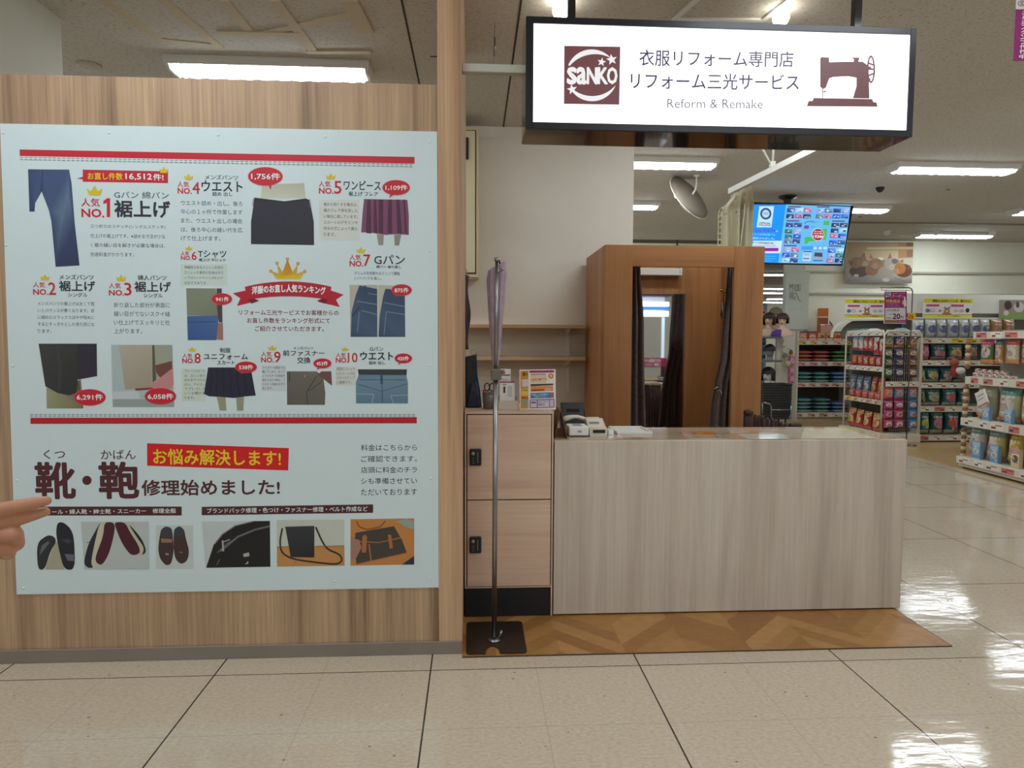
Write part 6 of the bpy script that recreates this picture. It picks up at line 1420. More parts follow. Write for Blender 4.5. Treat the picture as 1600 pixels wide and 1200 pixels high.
goods = [(1, 'second row', 537, [(1442, 1457, (176, 60, 96), (206, 130, 150), 'pink'), (1460, 1484, T_, (196, 90, 120), 'teal and pink'), (1486, 1510, T_, (206, 150, 90), 'teal and tan'), (1512, 1534, T_, (190, 120, 90), 'teal')]),
         (2, 'third row', 575, [(1442, 1449, (96, 120, 110), (200, 190, 120), 'grey-green'), (1450, 1473, T_, (190, 160, 90), 'dark teal'), (1475, 1494, T2, (200, 150, 140), 'teal'), (1496, 1516, T_, (120, 130, 120), 'dark green')]),
         (3, 'fourth row', 607, [(1442, 1449, (70, 100, 92), (150, 150, 110), 'grey-teal'), (1450, 1475, (40, 84, 78), (150, 160, 110), 'olive teal'), (1478, 1500, T2, (180, 70, 90), 'bright teal'), (1502, 1522, T_, (160, 120, 100), 'deep teal')]),
         (4, 'bottom row', 642, [(1441, 1457, T2, (196, 190, 60), 'yellow-labelled teal'), (1459, 1479, T_, (196, 110, 120), 'pink-labelled teal'), (1481, 1504, T_, (186, 60, 60), 'red-labelled teal'), (1506, 1526, T2, (150, 140, 100), 'tan-labelled teal')])]
for si, rname, y0, its in goods:
    for i, (x0, x1, bc, pc_, cnm) in enumerate(its):
        onY('pet_food_bag', pouch_mesh('sack', bc, tuple(min(255, v + 30) for v in bc), pc_, (176, 160, 130) if si != 1 else (160, 110, 90), si * 5 + i), '%s bag, %s from the left in the %s of the long shelf' % (cnm, ORD[i], rname), 'bag', 'bags on the long shelf unit', CYf + .05, x0, y0, x1, [0, 562, 597.5, 634, 679][si], .16, zb=zc_[si] + .001)
# header boards above the shelves
def pop(x0, y0, x1, y1, Y, label, lines=True):
    t = thing('header_board', label, 'sign', (P((x0 + x1) / 2, y1, Y).x, Y, P(x0, y1, Y).z), 'yellow edged header boards')
    a, c = P(x0, y1, Y), P(x1, y0, Y); w, h = c.x - a.x, c.z - a.z
    b = MB(); b.box(a.x, c.x, Y, Y + .01, a.z, c.z); b.build('board', M_cap, t)
    cq = Canvas((a.x, Y, a.z), step=.0012); cq.k = 0; YEL_ = (222, 208, 40)
    R = lambda u0, v0, u1, v1, col: cq.raw([(u0 * w, v0 * h), (u1 * w, v0 * h), (u1 * w, v1 * h), (u0 * w, v1 * h)], [lin(col)] * 4)
    R(0, .78, 1, 1, YEL_); R(0, 0, 1, .13, YEL_); R(0, .135, 1, .16, (150, 110, 80)); cq.lay = 2
    tx = lambda s, u0, v0, u1, v1, col, bd: cq.text(s, u0 * w, v1 * h, u1 * w, v0 * h, col, bd)
    tx('掃除は1日0分トイレが、猫ちゃん', .18, .81, .95, .95, (60, 44, 40), .02); tx('キャンペーン実施中', .3, .03, .75, .11, (150, 110, 40), .02)
    for u in (.06, .56): R(u, .58, u + .26, .69, (206, 60, 130))
    el = lambda u, v, ru, rv, col: cq.raw([((u + ru * math.cos(i * math.pi / 10)) * w, (v + rv * math.sin(i * math.pi / 10)) * h) for i in range(20)], [lin(col)] * 20)
    el(.09, .36, .045, .1, (90, 120, 160)); el(.19, .37, .05, .1, (196, 170, 176)); el(.34, .35, .035, .06, (214, 110, 150)); el(.66, .36, .05, .08, (196, 190, 186)); el(.78, .36, .05, .08, (190, 180, 176)); el(.9, .38, .04, .12, (60, 54, 50)); cq.lay = 3
    el(.19, .37, .03, .05, (232, 226, 220)); el(.48, .32, .06, .19, (180, 130, 92)); el(.48, .18, .1, .05, (160, 110, 76)); el(.46, .42, .012, .03, (60, 50, 46)); el(.50, .42, .012, .03, (60, 50, 46))
    for s in (-1, 1): cq.raw([((.48 + s * .055) * w, .60 * h), ((.48 + s * .012) * w, .5 * h), ((.48 + s * .06) * w, .46 * h)][::s], [lin((170, 120, 86))] * 3)
    cq.lay = 4; el(.48, .34, .022, .06, (226, 206, 190))
    cq.build('print', M_ink, t); return t
pop(1319.5, 468, 1392, 496, CYf + 1.1, 'yellow-edged header board with a kitten, partly behind the magenta coupon sign')
pop(1442, 467, 1520, 495.5, CYf + .45, 'yellow-edged header board with a kitten, above the silver bags')
Yw_ = CYf + .385; a, c = P(1561, 498, Yw_), P(1640, 469, Yw_)
pc2 = thing('picture_board', 'grey and green picture board at the right edge above the brown bags', 'board', ((a.x + c.x) / 2, Yw_, a.z))
b = MB(); b.box(a.x, c.x, Yw_, Yw_ + .01, a.z, c.z); b.build('board', mat('board_grey', (170, 166, 150), .5), pc2)
cq = Canvas((0, Yw_, 0), step=.0012); cq.crop(0, 0, 1); cq.rect(1561, 469, 1640, 490, (150, 140, 130)); cq.rect(1561, 490, 1640, 498, (130, 160, 90)); cq.ell(1575, 477, 6, 7, (70, 60, 58)); cq.ell(1592, 480, 8, 8, (200, 196, 190)); cq.ell(1590, 476, 3, 5, (90, 80, 76)); cq.ell(1572, 489, 4, 4, (210, 206, 196))
cq.build('print', M_ink, pc2)
b = MB(); b.box(cx0, cx1, CYf + .40, CYf + .468, P(1480, 498.5, CYf + .44).z, P(1480, 496, CYf + .44).z); b.box(cx0, cx1, CYf + .475, CYf + .49, zc_[0] + .362, P(1480, 460, CYf + .475).z); setp(b.build('header_rail', M_offwhite), 'white rail and backing carrying the header boards above the long shelf unit', 'rail')
# canopy of the wall shelf behind the rack
wy2 = CYf + .75; a, c = P(1314, 520, wy2).x, P(1440, 520, wy2).x
wc = thing('wall_shelf_unit', 'grey-backed wall shelf unit with a white curved canopy behind the pouch rack', 'shelf', ((a + c) / 2, wy2 + .3, 0))
cp = [(1314, 526), (1315, 519), (1319, 512), (1325, 506.5), (1332, 502), (1341, 499.5), (1440, 498.5)]
cw = [(P(x, y, wy2).x, P(x, y, wy2).z) for x, y in cp]
wq = wy2 + .3; cz = [(P(x, y, wq).x, P(x, y, wq).z) for x, y in cp]
b = MB(); b.prism(cz + [(cz[-1][0], .0035), (P(1332, 600, wq).x, .0035), (P(1332, 535, wq).x, P(1332, 535, wq).z), (P(1318, 528, wq).x, P(1318, 528, wq).z)], wq, wq + .03, axis='Y'); b.build('back_panel', mat('shelf_back_olive', (112, 110, 98), .6), wc)
b = MB()
for (x0, z0), (x1, z1) in zip(cw, cw[1:]): b.prism([(x0, z0 - .012), (x1, z1 - .012), (x1, z1 + .012), (x0, z0 + .012)], wy2 + .22, wy2 + .299, axis='Y')
b.build('canopy', M_offwhite, wc)
b = MB(); b.box(P(1384, 600, wy2).x, cw[-1][0], wy2 + .02, wy2 + .29, .0035, .12); b.build('base', M_basew, wc)
# coupon sign on its stand
qy_ = RY - .25
cs = thing('coupon_sign', 'magenta coupon sign with 20 yen lettering hanging on a grey stand before the rack', 'sign', (P(1421, 690, qy_).x, qy_, 0))
xp = P(1421.5, 560, qy_).x; zt_ = P(1421, 449.5, qy_).z; xl2 = P(1375.5, 449, qy_).x
b = MB(); b.tube([(xp, qy_, .012), (xp, qy_, zt_ - .05), (xp - .015, qy_, zt_ - .015), (xp - .05, qy_, zt_), (xl2, qy_, zt_)], .0075, 8); b.build('pole', M_steel, cs)
b = MB(); zh = P(1395, 453.5, qy_).z; b.tube([(xl2 + .02, qy_, zt_), (xl2 + .02, qy_, zh), (xp, qy_, zh)], .004, 6); b.build('cross_wire', M_steel, cs)
b = MB(); b.lathe([(0, .003), (.13, .003), (.13, .01), (.02, .016), (0, .016)], (xp, qy_, 0), 20); b.build('base', M_steel, cs)
cq = Canvas((0, qy_ - .014, 0), step=.0012); cq.crop(1300, 440, 10)
a, c = P(1381, 505.5, qy_ - .012), P(1417, 455, qy_ - .012)
b = MB(); b.box(a.x, c.x, qy_ - .012, qy_ - .006, a.z, c.z, .001); b.build('card', M_cap, cs)
b = MB()
for px in (1384.5, 1415.5): x = P(px, 453, qy_).x; b.tube([(x, qy_ - .009, c.z - .005), (x, qy_ - .009, zh + .004), (x, qy_ + .006, zh + .004)], .0035, 6)
b.build('clip', M_steel, cs)
MG = (150, 34, 110)
cq.rect(818, 160, 1168, 645, MG); cq.lay = 2; cq.rect(838, 172, 918, 252, (206, 206, 206)); cq.rect(830, 410, 1148, 600, (206, 204, 204)); cq.rect(818, 602, 1020, 632, (196, 146, 40)); cq.lay = 3
cq.line([(905, 190), (850, 190), (850, 212), (905, 222), (905, 245), (850, 245)], 14, (50, 46, 52)); cq.text('クーポン', 935, 205, 1120, 250, (226, 190, 150), .02); cq.text('対象商品', 838, 280, 1060, 330, (222, 170, 90), .03); cq.text('会員さま限定', 945, 178, 1140, 192, (226, 190, 210), .01); cq.text('レジにてご提示ください', 845, 342, 1040, 358, (226, 190, 210), .01); cq.text('アプリのクーポンで', 845, 372, 1050, 388, (226, 190, 210), .01)
cq.text('20', 948, 500, 1060, 585, (96, 26, 40), .03); cq.text('円', 1070, 540, 1110, 584, (96, 26, 40), .02); cq.text('引き', 1085, 560, 1118, 584, (96, 26, 40), .0) if False else None
cq.text('どれでもお買い得', 850, 430, 1040, 465, (70, 66, 70), .01); cq.text('1点につき', 890, 500, 940, 522, (150, 60, 90), .01); cq.text('表示価格より', 842, 560, 935, 580, (80, 76, 80), .01); cq.poly([(1090, 360), (1150, 350), (1158, 300), (1100, 290)], (206, 190, 120)); cq.poly([(1120, 400), (1160, 380), (1140, 230), (1120, 240)], (226, 222, 210)); cq.text('期間限定', 828, 608, 1010, 626, (90, 40, 40), .02); cq.text('対象外あり', 1035, 615, 1140, 632, (226, 190, 210), .01)
cq.build('print', M_ink, cs)
tg = thing('price_tag', 'small yellow tag with red 10 percent print beside the coupon sign', 'tag', (P(1424, 495, qy_).x, qy_, P(1424, 500, qy_).z))
a, c = P(1417.3, 500, qy_ - .005), P(1430, 489, qy_ - .005)
b = MB(); b.color((226, 190, 30)); b.box(a.x, c.x, qy_ - .018, qy_ - .015, a.z, c.z); b.build('card', M_matte, tg)
cq = Canvas((0, qy_ - .018, 0), step=.001); cq.crop(1300, 440, 10); cq.text('10%', 1182, 525, 1275, 585, (190, 60, 30), .03); cq.text('ポイント', 1190, 502, 1270, 516, (110, 80, 30), .02); cq.build('print', M_ink, tg)

# ---- gondola at the right edge
gq = G(1495, 730, 0); DX, DYe = gq.x, gq.y; DYn = 4.9
gd = thing('shelf_unit', 'white shelf unit with clear pet food bags at the right edge of the photo', 'shelf', (DX + .4, (DYe + DYn) / 2, 0))
lv = [('base', DX, PX(1496, 712, DX).z, PX(1496, 722, DX).z), ('low', DX + .03, PX(1503.5, 652, DX + .03).z, PX(1503.5, 664, DX + .03).z), ('mid', DX + .06, PX(1510, 588, DX + .06).z, PX(1510, 599, DX + .06).z), ('top', DX + .13, PX(1523, 518.5, DX + .13).z, PX(1523, 529, DX + .13).z)]
b = MB(); b.box(DX + .02, DX + .9, DYn, DYe, .02, lv[0][3]); b.build('base', M_shelf, gd)
b = MB(); b.box(DX + .05, DX + .87, DYn + .03, DYe - .03, .0035, .02); b.build('plinth', M_gap, gd)
b = MB(); b.box(DX + .44, DX + .47, DYn, DYe - .01, lv[0][2], lv[3][2] + .02); b.build('back_panel', mat('shelf_back_light', (150, 142, 126), .6), gd)
for nm, x, z1, z0 in lv:
    b = MB(); b.box(x + .001, DX + .439, DYn, DYe, z0 + .01, z1); b.build('shelf', M_shelf, gd)
    rail_canvas(gd, 0, z0, z1, DYn, DYe, 11, WT + [(206, 120, 110)], int(z1 * 100), X=x)
M_fluff = mat('cream_fluff', (206, 186, 150), .9); M_pad = mat('brown_pad', (140, 96, 70), .8)
for x, y0, y1, n in ((1520.5, 533, 576, 7), (1507, 602, 652, 9), (1502, 668, 712, 8)):
    for i in range(n):
        q = PX(x - (i / n) * 6, y0 + (y1 - y0) * (i + .5) / n, DX + .05)
        b = MB(); b.ball((q.x, DYe - .02, q.z), .034, 10, (1, .5, .85)); b.c = lin((140, 96, 70)); b.build('paw_trim', M_fluff if i % 2 else M_pad, gd)
for i, (x0, x1, bc, tc2, pc_, nm) in enumerate(((1527, 1548, (70, 120, 60), (206, 70, 110), (222, 210, 210), 'green and pink'), (1550, 1563, (196, 130, 50), (70, 110, 130), (222, 208, 200), 'orange'), (1566, 1588, (206, 190, 150), (200, 80, 80), (228, 220, 208), 'cream and red'), (1591, 1611, (150, 70, 80), (150, 90, 90), (206, 180, 170), 'dusty red'))):
    onX('hanging_pack', pouch_mesh('flat', bc, tc2, pc_, (210, 150, 90), i), '%s hanging pack, %s from the left on the right-edge unit' % (nm, ORD[i]), 'pack', 'hanging packs on the right-edge unit', DX + .2, x0, 530, x1, 569, .06)
zm_ = lv[2][2]
for r in range(2):
    for i in range(5 if r == 0 else 7):
        x0 = 1519 + i * 10 - r * 3
        onX('snack_cup', pouch_mesh('flat', (206, 196, 182), (150, 70, 60), (120, 80, 60), (214, 206, 196), (i + r) % 3), 'small white snack cup, %s from the left, %s row on the right-edge unit' % (ORD[i], ['back', 'front'][r]), 'cup', 'snack cups on the right-edge unit', DX + .16 - r * .07, x0, [576, 582][r] + i * .9, x0 + 8.5, [585, 592][r] + i * 1.0, .05, zb=zm_ + .001)
q = PX(1572, 583, DX + .3)
b = MB(); b.lathe([(0, 0), (.05, .0), (.055, .03), (.045, .06), (0, .065)], (q.x, q.y, zm_ + .001), 16); setp(b.build('round_tub', mat('tub_grey', (170, 168, 160), .4)), 'round grey tub behind the snack cups on the right-edge unit', 'tub')
for i, (x0, x1, bc, tc2, pc_, nm) in enumerate(((1516, 1546, (196, 190, 160), (176, 180, 150), (222, 214, 204), 'clear bag with white label'), (1551, 1583, (186, 186, 150), (96, 150, 150), (218, 208, 200), 'clear and green bag'), (1586, 1616, (206, 190, 110), (196, 190, 130), (222, 214, 204), 'clear and yellow bag'))):
    onX('pet_food_bag', pouch_mesh('sack', bc, tc2, pc_, (206, 140, 110), i), '%s, %s from the left on the right-edge unit middle shelf' % (nm, ORD[i]), 'bag', 'bags on the right-edge unit middle shelf', DX + .10, x0, 603 + i * 2, x1, 657 + i * 4, .17, zb=lv[1][2] + .001)
    onX('blue_carton', pouch_mesh('box', (110, 156, 190), (150, 186, 206), (206, 206, 206), (100, 146, 184), i), 'pale blue carton in front of the %s bag on the right-edge unit middle shelf' % ORD[i], 'carton', 'blue cartons on the right-edge unit', DX + .045, x0 + 17, 636 + i * 4, x0 + 28, 658 + i * 5, .04, zb=lv[1][2] + .001)
q = PX(1534, 622, DX + .045)
b = MB(); b.color((216, 212, 204)); Mq = Matrix.Translation((DX + .045, q.y, q.z)) @ Matrix.Rotation(-math.pi / 2, 4, 'Z') @ Matrix.Rotation(-.45, 4, 'Y')
b.box(-.075, .075, -.006, .006, -.08, .08, .002, M=Mq); b.color((196, 60, 50)); b.box(-.075, .075, -.008, -.006, -.079, -.068, M=Mq); b.color((110, 106, 104)); b.box(-.05, .05, -.008, -.006, .03, .036, M=Mq); b.box(-.05, .03, -.008, -.006, -.01, -.005, M=Mq)
setp(b.build('price_card', M_matte), 'tilted white card with a red edge before the left bag of the right-edge unit', 'card')
for i, (x0, x1, bc, tc2, pc_, nm) in enumerate(((1506, 1529, (206, 190, 180), (110, 150, 150), (214, 206, 200), 'white and pink bag'), (1534, 1559, (206, 190, 120), (130, 160, 150), (222, 206, 200), 'yellow and white bag'), (1567, 1589, (206, 180, 60), (206, 170, 60), (226, 214, 200), 'yellow bag'), (1591, 1612, (206, 150, 60), (196, 120, 80), (214, 196, 170), 'orange bag'))):
    onX('pet_food_bag', pouch_mesh('sack', bc, tc2, pc_, (206, 130, 120), i + 4), '%s, %s from the left on the right-edge unit bottom shelf' % (nm, ORD[i]), 'bag', 'bags on the right-edge unit bottom shelf', DX + .10, x0, 666 + i * 5, x1, 712 + i * 9, .17, zb=lv[0][2] + .001)
    if i < 3: onX('blue_carton', pouch_mesh('box', (110, 156, 190) if i < 2 else (210, 196, 150), (150, 186, 206) if i < 2 else (206, 130, 140), (206, 206, 206) if i < 2 else (90, 76, 60), (100, 146, 184) if i < 2 else (206, 190, 150), i), '%s carton in front of the %s bag on the right-edge unit bottom shelf' % (['pale blue', 'pale blue', 'spotted cream'][i], ORD[i]), 'carton', 'cartons on the right-edge unit bottom shelf', DX + .045, x0 + 11, 690 + i * 6, x0 + 24, 717 + i * 8, .04, zb=lv[0][2] + .001)
# plush figure and white toys hung at the shelf corner
q = P(1491, 580, CYf - .075)
pt = thing('plush_toy', 'small red and white plush toy hanging at the end of the long shelf', 'toy', (q.x, q.y, q.z))
b = MB(); b.ball((q.x, q.y, q.z), .1, 14, (.5, .4, .9)); b.build('body', mat('plush_red', (150, 60, 46), .9), pt)
b = MB(); b.ball((q.x + .06, q.y - .03, q.z + .01), .07, 14, (1, .7, .7)); b.build('paw', mat('plush_white', (220, 216, 206), .9), pt)
b = MB(); b.ball((q.x - .01, q.y - .01, q.z + .12), .055, 14); b.build('head', mat('plush_brown', (150, 90, 70), .9), pt)
b = MB(); b.tube([(q.x - .01, q.y, q.z + .17), (q.x - .01, CYf - .013, q.z + .2)], .004, 6); b.build('cord', M_chrome, pt)
# ------------------------------------------------------------------ wig corner left of the white shelf unit
wY = 10.55; a, c = P(1176, 560, wY).x, P(1222, 560, wY).x
ws = thing('wig_shelf', 'grey wig display shelf right of the fitting booth', 'shelf', ((a + c) / 2, wY + .2, 0))
zw = [P(1200, y, wY).z for y in (526, 563, 602)]
b = MB(); b.box(a, c, wY + .72, wY + .75, .003, zw[0]); b.build('back_panel', mat('wig_back', (112, 118, 122), .6), ws)
for z in zw: b = MB(); b.box(a, c, wY, wY + .719, z - .03, z); b.build('shelf', mat('wig_shelf_grey', (90, 92, 92), .4), ws)
b = MB(); b.box(a, c, wY + .02, wY + .719, .003, zw[2] - .031); b.build('base', M_shelf, ws)
cq = Canvas((0, wY + .719, 0), step=.004); cq.crop(1180, 470, 13.333)
cq.rect(110, 790, 215, 1060, (50, 110, 170)); cq.lay = 2; cq.text('ウィッグ', 118, 800, 210, 870, (206, 220, 230), .02); cq.text('ケア', 130, 920, 205, 990, (206, 220, 230), .02); cq.lay = 1; cq.rect(110, 1130, 212, 1200, (30, 60, 110)); cq.build('poster', M_ink, ws)
SK = (208, 176, 152)
def bust(name, label, px, py, s, hair, rz, style, skin=SK, Yb=wY + .15, cloth=None, grp='wig heads', lv=0, neck=False):
    """Mannequin head: py is the eye line."""
    q = P(px, py, Yb); q.z = zw[lv] + (.145 if neck else .302) * s; t = thing(name, label, 'mannequin head', (q.x, q.y, q.z), grp, (0, 0, rz)); t.scale = (s, s, s)
    b = MB()
    prof = [(-.30, .19, .10), (-.27, .20, .105), (-.22, .185, .10), (-.17, .12, .085), (-.14, .062, .062), (-.10, .052, .056), (-.075, .052, .062), (-.06, .058, .08), (-.03, .066, .092), (0, .072, .096), (.04, .074, .098), (.08, .066, .09), (.11, .04, .06), (.122, .005, .01)]
    if neck: prof = [(-.144, .07, .075)] + [q_ for q_ in prof if q_[0] >= -.14]
    nn = 28
    def fn(u, v):
        k = v * (len(prof) - 1); i = min(int(k), len(prof) - 2); f = k - i
        z, rx, ry = [prof[i][j] + (prof[i + 1][j] - prof[i][j]) * f for j in range(3)]
        an = u * 2 * math.pi; x, y = rx * math.sin(an), -ry * math.cos(an)
        d = abs((u + .5) % 1 - .5)
        if d < .045 and -.055 < z < .02: y -= .022 * (1 - d / .045) * (1 - abs(z + .022) / .04 if abs(z + .022) < .04 else 0)
        return Vector((x, y, z))
    def cf(u, v):
        k = v * (len(prof) - 1); i = min(int(k), len(prof) - 2); z = prof[i][0] + (prof[i + 1][0] - prof[i][0]) * (k - i); d = abs((u + .5) % 1 - .5)
        if cloth and z < -.165 and u > .42: return cloth
        if .05 < d < .11 and abs(z - .002) < .009: return (104, 80, 72)
        if .04 < d < .12 and .02 < z < .032: return (110, 80, 64)
        if d < .05 and abs(z + .052) < .007: return (170, 90, 86)
        return skin
    b.grid(fn, nn * 2, 78, cf); o = b.build('head', M_matte); o.parent = t
    b = MB()
    def hf(u, v):
        an = (u - .5) * 2 * math.pi; th = v * math.pi * (.5 + style[0]); z = .035 + .112 * math.cos(th) * style[1] if th < math.pi / 2 else .035 - style[2] * (v - .5 / (.5 + style[0])) * (.5 + style[0]) * 2
        r = math.sin(min(th, math.pi / 2)) * style[3] * (1 + .10 * math.sin(an * 9) * .3)
        front = max(0, math.cos(an)); x = r * math.sin(an); y = -r * 1.12 * math.cos(an)
        if front > .45: z = max(z, .052 - .02 * (front - .45) if style[0] < 9 else z); y += 0 if z > .06 else .0
        return Vector((x, y + .012, z))
    b.grid(hf, 40, 22); o = b.build('hair', mat(name + '_hair', hair, .55, bump=(120, .4))); o.parent = t
    o.modifiers.new('thick', 'SOLIDIFY').thickness = .012
    return t
bust('mannequin_bust', 'mannequin bust with a dark brown bob and purple top, frontmost of three wig busts', 1222.5, 501.5, .86, (58, 36, 32), -.55, (.45, 1.0, .10, .118), Yb=wY + .10, cloth=(84, 52, 130))
bust('mannequin_bust', 'mannequin bust with ash brown hair, tallest of the three wig busts', 1212, 489, 1.12, (120, 104, 84), -.6, (.5, 1.0, .10, .105), Yb=wY + .56)
bust('mannequin_bust', 'mannequin bust with black hair, leftmost of the three wig busts', 1202, 498, .9, (40, 28, 28), -.75, (.5, 1.0, .12, .112), Yb=wY + .38)
bust('wig_mannequin', 'grey wig mannequin head with a dark cap on the middle wig shelf', 1203, 549, .9, (36, 30, 30), 2.6, (.12, 1.0, .05, .10), skin=(120, 118, 112), Yb=wY + .2, lv=1, neck=True)
bust('wig_mannequin', 'white wig mannequin head with long black hair on the lower wig shelf', 1200, 584, 1.0, (30, 22, 24), -.9, (.6, 1.0, .10, .108), skin=(196, 192, 180), Yb=wY + .2, lv=2, neck=True)
# poster stand farther left
py_ = 12.6
pw = thing('poster_board', 'narrow blue and pink poster board at the booth edge, beside the wig busts', 'board', (P(1194, 510, py_).x, py_, 0))
a, c = P(1180, 540, py_), P(1199, 474, py_)
b = MB(); b.box(a.x, c.x, py_, py_ + .02, .003, c.z); b.build('panel', mat('board_blue', (120, 160, 176), .5), pw)
cq = Canvas((0, py_, 0), step=.003); cq.crop(1180, 470, 13.333)
for x0, y0, x1, y1, col in ((80, 200, 230, 340, (216, 196, 196)), (150, 215, 205, 265, (176, 40, 70)), (80, 345, 240, 395, (170, 170, 110)), (80, 400, 250, 470, (50, 80, 130)), (80, 490, 262, 690, (206, 180, 156))): cq.rect(x0, y0, x1, y1, col)
cq.build('print', M_ink, pw)
# black folding baskets with chrome frame
ky_ = 10.25; kq0, kq1 = P(1191, 630, ky_), P(1239, 630, ky_)
bk = thing('basket_cart', 'black ribbed basket cart with bent chrome handles, left of the white unit', 'cart', ((kq0.x + kq1.x) / 2, ky_, 0))
zt5, zb5 = P(1215, 602, ky_).z, P(1215, 655, ky_).z
b = MB()
for i in range(13):
    z = zb5 + (zt5 - zb5) * i / 13; b.box(kq0.x + .02, kq1.x - .02, ky_, ky_ + .3, z, z + (zt5 - zb5) / 13 - .006, .004)
b.box(kq0.x + .035, kq1.x - .035, ky_ + .015, ky_ + .285, zb5, zt5); b.build('basket', mat('basket_black', (38, 38, 38), .5), bk)
b = MB(); b.tube([(kq0.x + .02, ky_ + .01, zt5 + .01), (kq1.x - .02, ky_ + .01, zt5 + .01), (kq1.x - .02, ky_ + .29, zt5 + .01), (kq0.x + .02, ky_ + .29, zt5 + .01), (kq0.x + .02, ky_ + .01, zt5 + .01)], .012, 8); b.build('rim', M_black, bk)
for nm, pts in (('handle', [(1191, 646), (1191, 629), (1194, 628.5), (1203, 631.5), (1205, 635), (1205, 652)]), ('handle', [(1236, 634), (1236.5, 645), (1233, 655)]), ('cross_bar', [(1205, 640.5), (1236, 640.5)])):
    b = MB(); b.tube([P(x, y, ky_ - .12) for x, y in pts], .012, 8); b.build(nm, M_chrome, bk)
for x in (kq0.x + .1, kq1.x - .1):
    for y in (ky_ + .03, ky_ + .27):
        b = MB(); b.lathe([(0, -.02), (.045, -.02), (.045, .02), (0, .02)], n=14, M=Matrix.Translation((x, y, .048)) @ Matrix.Rotation(math.pi / 2, 4, 'X')); b.build('wheel', M_black, bk)
        b = MB(); b.box(x - .01, x + .01, y - .01, y + .01, .094, zb5); b.build('leg', M_black, bk)
# ------------------------------------------------------------------ the stall across the aisle (it shows in the booth mirror)
MYp = by_ - .010
def VM(px, py, Y): q = P(px, py, 2 * MYp - Y); return Vector((q.x, Y, q.z))
oy = -2.6
a, c = VM(990, 598, oy), VM(1034, 495, oy)
ob = thing('notice_panel', 'grey notice panel of the stall across the aisle, seen in the booth mirror', 'panel', ((a.x + c.x) / 2, oy, 0))
b = MB(); b.box(a.x, c.x, oy - .02, oy, .6, c.z); b.build('board', mat('panel_grey', (170, 166, 154), .6), ob)
for x in (a.x + .05, c.x - .05): b = MB(); b.box(x - .015, x + .015, oy - .05, oy - .02, .82, c.z - .02); b.build('post', M_grey, ob)
a, c = VM(1000, 573, oy + .06), VM(1043, 559.5, oy + .06)
ms = thing('strip_sign', 'magenta strip sign with white lettering seen in the booth mirror', 'sign', ((a.x + c.x) / 2, oy, a.z))
b = MB(); b.box(a.x, c.x, oy + .0, oy + .012, a.z, c.z); b.build('strip', mat('strip_magenta', (150, 24, 70), .4), ms)
cq = Canvas((a.x, oy + .012, a.z), U=(-1, 0, 0), step=.001); cq.k = 0; w_, h_ = c.x - a.x, c.z - a.z
cq.text('かばん修理承ります', -w_ * .78, h_ * .5, -w_ * .12, h_ * .9, (230, 214, 220), .02); cq.text('ご相談ください', -w_ * .78, h_ * .08, -w_ * .2, h_ * .42, (230, 214, 220), .02)
for v in cq.v: pass
cq.build('lettering', M_ink, ms)
oy2 = -3.5
a, c = VM(975, 600, oy2), VM(1046, 466, oy2)
sc2 = thing('showcase', 'brightly lit white and blue showcase seen in the booth mirror', 'showcase', ((a.x + c.x) / 2, oy2, 0))
b = MB(); b.box(a.x, c.x, oy2 - .4, oy2 - .38, .9, c.z + .05); b.build('back_panel', mat('showcase_white', (226, 232, 236), .5), sc2)
for y0, y1, nm, col, e in ((478, 472, 'light_strip', (246, 250, 255), 5), (484, 479, 'blue_band', (40, 130, 220), .9), (494, 486, 'light_strip', (236, 246, 255), 3), (592, 496, 'lit_back', (200, 220, 234), .7)):
    z0_, z1_ = VM(1020, y0, oy2).z, VM(1020, y1, oy2).z
    b = MB(); b.box(a.x, c.x, oy2 - .37 + (.3 if nm != 'lit_back' else 0), oy2 - .34 + (.3 if nm != 'lit_back' else 0), z0_, z1_); b.build(nm, mat('showcase_' + nm, col, .4, emit=e), sc2)
b = MB(); b.box(a.x - .1, c.x + .05, oy2 - .45, oy2, c.z + .05, c.z + .16); b.build('top_board', mat('maroon_board', (70, 20, 36), .5), sc2)
b = MB(); b.box(a.x, c.x, oy2 - .4, oy2 - .02, 0.003, .9); b.build('base', M_dwood, sc2)
a, c = VM(985, 602, oy + .1), VM(1042, 591, oy + .1)
oc = thing('cabinet', 'dark wooden cabinet with a pale edge seen low in the booth mirror', 'cabinet', ((a.x + c.x) / 2, oy, 0))
b = MB(); b.box(a.x - .2, c.x, oy - .5, oy + .08, .0035, .56); b.build('body', mat('cabinet_dark', (44, 30, 24), .5), oc)
b = MB(); b.box(a.x - .2, c.x + .02, oy - .5, oy + .1, .56, .60); b.build('top', M_shelfwood, oc)

